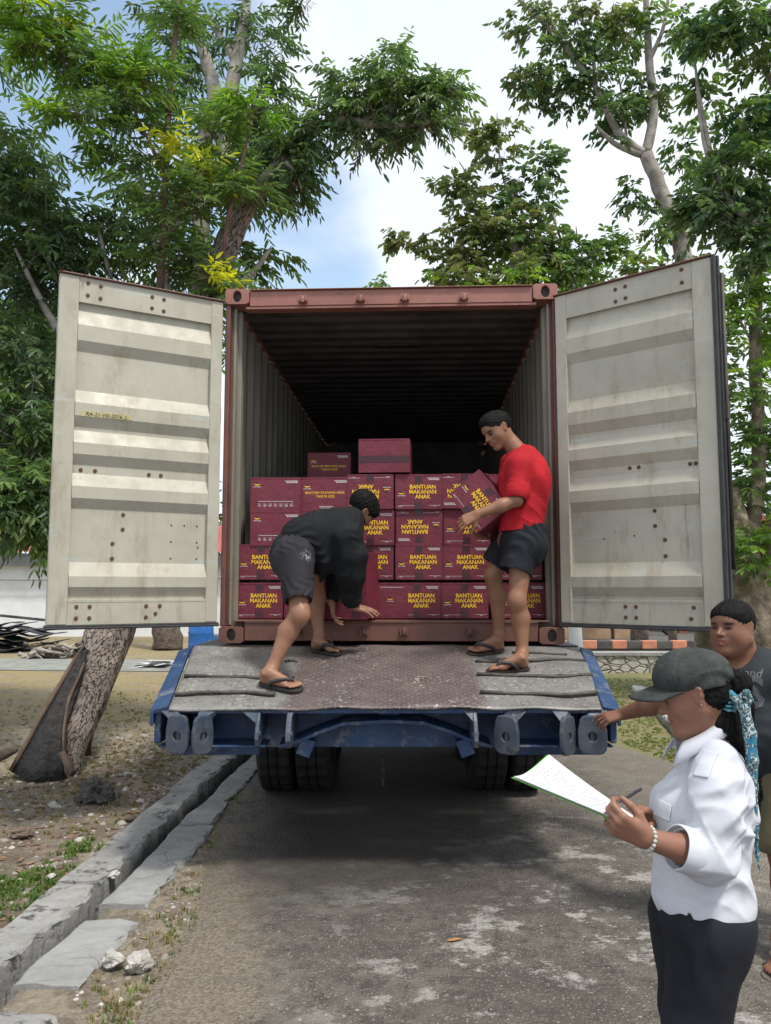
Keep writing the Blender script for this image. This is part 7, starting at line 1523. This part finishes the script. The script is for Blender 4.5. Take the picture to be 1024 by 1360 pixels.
        m.add(vs, fs, 0, True); o = m.build(name, mat, sh, world=True); so = o.modifiers.new('s', 'SOLIDIFY'); so.thickness = th; so.offset = 0; bv = o.modifiers.new('b', 'BEVEL'); bv.width = .001; return o
    cc_, dd_ = cuff; a1 = dd_.orthogonal().normalized(); a2 = dd_.cross(a1); vs = []; fs = []; n = 40; prof = [(-.050, .0525), (-.050, .0585), (-.046, .0600), (-.010, .0585), (.018, .0570), (.021, .0555), (.021, .0525), (-.01, .050)]
    for i in range(n):
        a = 2 * math.pi * i / n
        for (x, r) in prof: r2 = r * (1 + .03 * math.sin(2 * a + 1) + .012 * math.sin(5 * a)); vs.append(cc_ + dd_ * (x + .003 * math.sin(a * 2)) + (a1 * math.cos(a) + a2 * math.sin(a)) * r2)
    for i in range(n):
        for j in range(8): fs.append((i * 8 + j, i * 8 + (j + 1) % 8, ((i + 1) % n) * 8 + (j + 1) % 8, ((i + 1) % n) * 8 + j))
    m = MB(); m.add(vs, fs, 0, True); m.build('cuff', wc.m, sh, world=True, bevel=.001, fixn=True)
    patch('epaulette', [(936, 996, 0), (954, 1000, 0), (941, 1034, 0), (921, 1031, 0)], wc.m)
    patch('pocket_flap', [(877, 1062, 0), (893, 1070, 0), (890, 1092, 0), (869, 1082, 0)], wc.m, .003)
    # collar: band folded around the neck
    m = MB(); vs = []; fs = []; n = 36; tip = .62
    nc = at(931, 977, Yh)
    for i in range(n + 1):
        a = -2.55 + 5.1 * i / n    # 0 = back (+x), ends at the front
        ca, sa_ = math.cos(a), math.sin(a); fr = (1 - ca) / 2; rx, ry = .062, .058
        top = nc + V3(rx * ca - .014 * fr, ry * sa_, .064 - .082 * fr); bot = nc + V3((rx + .018) * ca - .035 * fr, (ry + .020) * sa_, .024 - .085 * fr - .035 * fr ** 4); inn = nc + V3(rx * .94 * ca - .014 * fr, ry * .94 * sa_, .02 - .085 * fr)
        vs += [inn, top, top.lerp(bot, .5) + V3(.004 * ca, .004 * sa_, .002), bot]
    for i in range(n):
        for j in range(3): a = i * 4 + j; fs.append((a, a + 1, a + 5, a + 4))
    m.add(vs, fs, 0, True); o = m.build('collar', wc.m, sh, world=True); so = o.modifiers.new('s', 'SOLIDIFY'); so.thickness = .003; so.offset = 0
    # trousers
    S = SDF((.66, 2.02, -.01), (1.22, 2.60, .84), .0056)
    S.ell(((X(868, 1225) + X(1000, 1225)) / 2, 2.30, Z(1225)), (.128, .160, .09), None, .03); S.ell((X(950, 1240), 2.30, Z(1245)), (.075, .150, .10), None, .04)
    for (yo, xo) in ((-.078, -.012), (.078, .03)): S.chain([(X(926, 1250), 2.30 + yo, Z(1240)), (X(916, 1360) + xo, 2.30 + yo, Z(1360)), (X(925, 1360) + xo, 2.30 + yo, .36), (X(938, 1360), 2.31 + yo, .06)], [.100, .080, .066, .056], .035)
    S.half((0, 0, .045), (0, 0, -1)); S.warp(folds(51, .010, 24, (.8, .1, .7))); S.mesh('trousers', cloth('black_trouser_cloth', (.010, .011, .016), (.015, .016, .022)), t, smooth=1)
    for yo in (-.075, .075):
        m = MB(); xx = X(938, 1360); m.tube([(xx + .06, 2.31 + yo, .045), (xx, 2.31 + yo, .05), (xx - .08, 2.31 + yo, .04), (xx - .16, 2.31 + yo, .03)], [.035, .042, .040, .022], 14); m.box((xx - .05, 2.31 + yo, .008), (.23, .075, .016)); m.build('shoe', MT['rubber'], t, world=True, bevel=.004)
    # bracelet
    m = MB(); bc = wrN.lerp(elN, .045) ; ax = (elN - wrN).normalized(); e1 = ax.orthogonal().normalized(); e2 = ax.cross(e1)
    bm = bmesh.new()
    for k in range(17):
        a = 2 * math.pi * k / 17; bmesh.ops.create_icosphere(bm, subdivisions=2, radius=.0055, matrix=Matrix.Translation(bc + (e1 * math.cos(a) + e2 * math.sin(a)) * .0285))
    for f in bm.faces: f.smooth = True
    me = bpy.data.meshes.new('bracelet'); bm.to_mesh(me); bm.free(); me.materials.append(simple('pearly_beads', (.50, .52, .46), (.33, .37, .32), 90, .3, .05)); link('bracelet', me, t, True)
    m = MB(); e = P(-.03, .345, -.13); m.tube([e, e + V3(0, -.003, -.004)], .0028, 8); m.build('ear_stud', MT['chrome'], t, world=True)
    # papers on a green folder
    pt = thing('paper_sheaf', 'curled white paper sheets on a thin green folder held by the woman', 'papers', at(770, 1055, 2.12))
    A, B, Cc, D = at(683, 1031, 2.02), at(727, 1006, 2.20), at(857, 1094, 2.26), at(814, 1086, 2.085)
    def sheet(dz, crl, name, mat, grow=0.0, th=.0006):
        m = MB(); vs = []; fs = []; n = 20; nrm = (B - A).cross(D - A).normalized(); nrm = nrm if nrm.z > 0 else -nrm
        for i in range(n + 1):
            for j in range(n + 1):
                u = -grow + (1 + 2 * grow) * i / n; v = -grow * .5 + (1 + grow) * j / n; q = A * (1 - u) * (1 - v) + D * u * (1 - v) + Cc * u * v + B * (1 - u) * v; q = q + nrm * (dz - crl * math.sin(math.pi * min(1, max(0, v))) * (1 - .55 * u) + .010 * (1 - u) ** 3 * v); vs.append(q)
        for i in range(n):
            for j in range(n): a = i * (n + 1) + j; fs.append((a, a + 1, a + n + 2, a + n + 1))
        m.add(vs, fs, 0, True); o = m.build(name, mat, pt, world=True); so = o.modifiers.new('s', 'SOLIDIFY'); so.thickness = th; so.offset = 0; return o
    pm = NM('printed_paper'); uv = pm.sep(); pm.fin((.60, .62, .66), .7); sheet(.0, .022, 'paper', pm.m); sheet(-.0025, .023, 'paper', pm.m, .004)
    sheet(-.006, .024, 'folder', simple('bright_green_plastic', (.10, .42, .03), (.08, .36, .03), 5, .35, .02), .015, .0012)
    # faint lines of print on the sheet
    m = MB(); nrm = (B - A).cross(D - A).normalized(); nrm = nrm if nrm.z > 0 else -nrm; rs = random.Random(2)
    for r_ in range(24):
        u0 = .06 + r_ * .036; v = .12
        while v < .85:
            w_ = rs.uniform(.02, .09); q = []
            for (uu, vv_) in ((u0, v), (u0 + .010, v), (u0 + .010, min(.88, v + w_)), (u0, min(.88, v + w_))): p_ = A * (1 - uu) * (1 - vv_) + D * uu * (1 - vv_) + Cc * uu * vv_ + B * (1 - uu) * vv_; q.append(p_ + nrm * (.0008 - .022 * math.sin(math.pi * vv_) * (1 - .55 * uu) + .010 * (1 - uu) ** 3 * vv_))
            m.add(q, [(0, 1, 2, 3)]); v += w_ + .02
            if rs.random() < .2: v += .15
    m.build('print_lines', simple('grey_ink', (.30, .31, .35), (.40, .41, .45), 60, .8, .0), pt, world=True)
    # pen
    pn = thing('pen', 'black ballpoint pen held in the far hand above the papers', 'pen', at(838, 1055, 2.27)); a, b_ = at(822, 1066, 2.22), at(851, 1048, 2.30)
    m = MB(); m.tube([a, a.lerp(b_, .1), a.lerp(b_, .12), b_], [.0008, .0035, .0045, .0045], 10); m.build('barrel', MT['rubber'], pn, world=True); m = MB(); m.box(tuple(a.lerp(b_, .85) + V3(0, -.002, .006)), (.018, .002, .003), R=(b_ - a).to_track_quat('X', 'Z').to_matrix()); m.build('clip', MT['chrome'], pn, world=True)
woman()
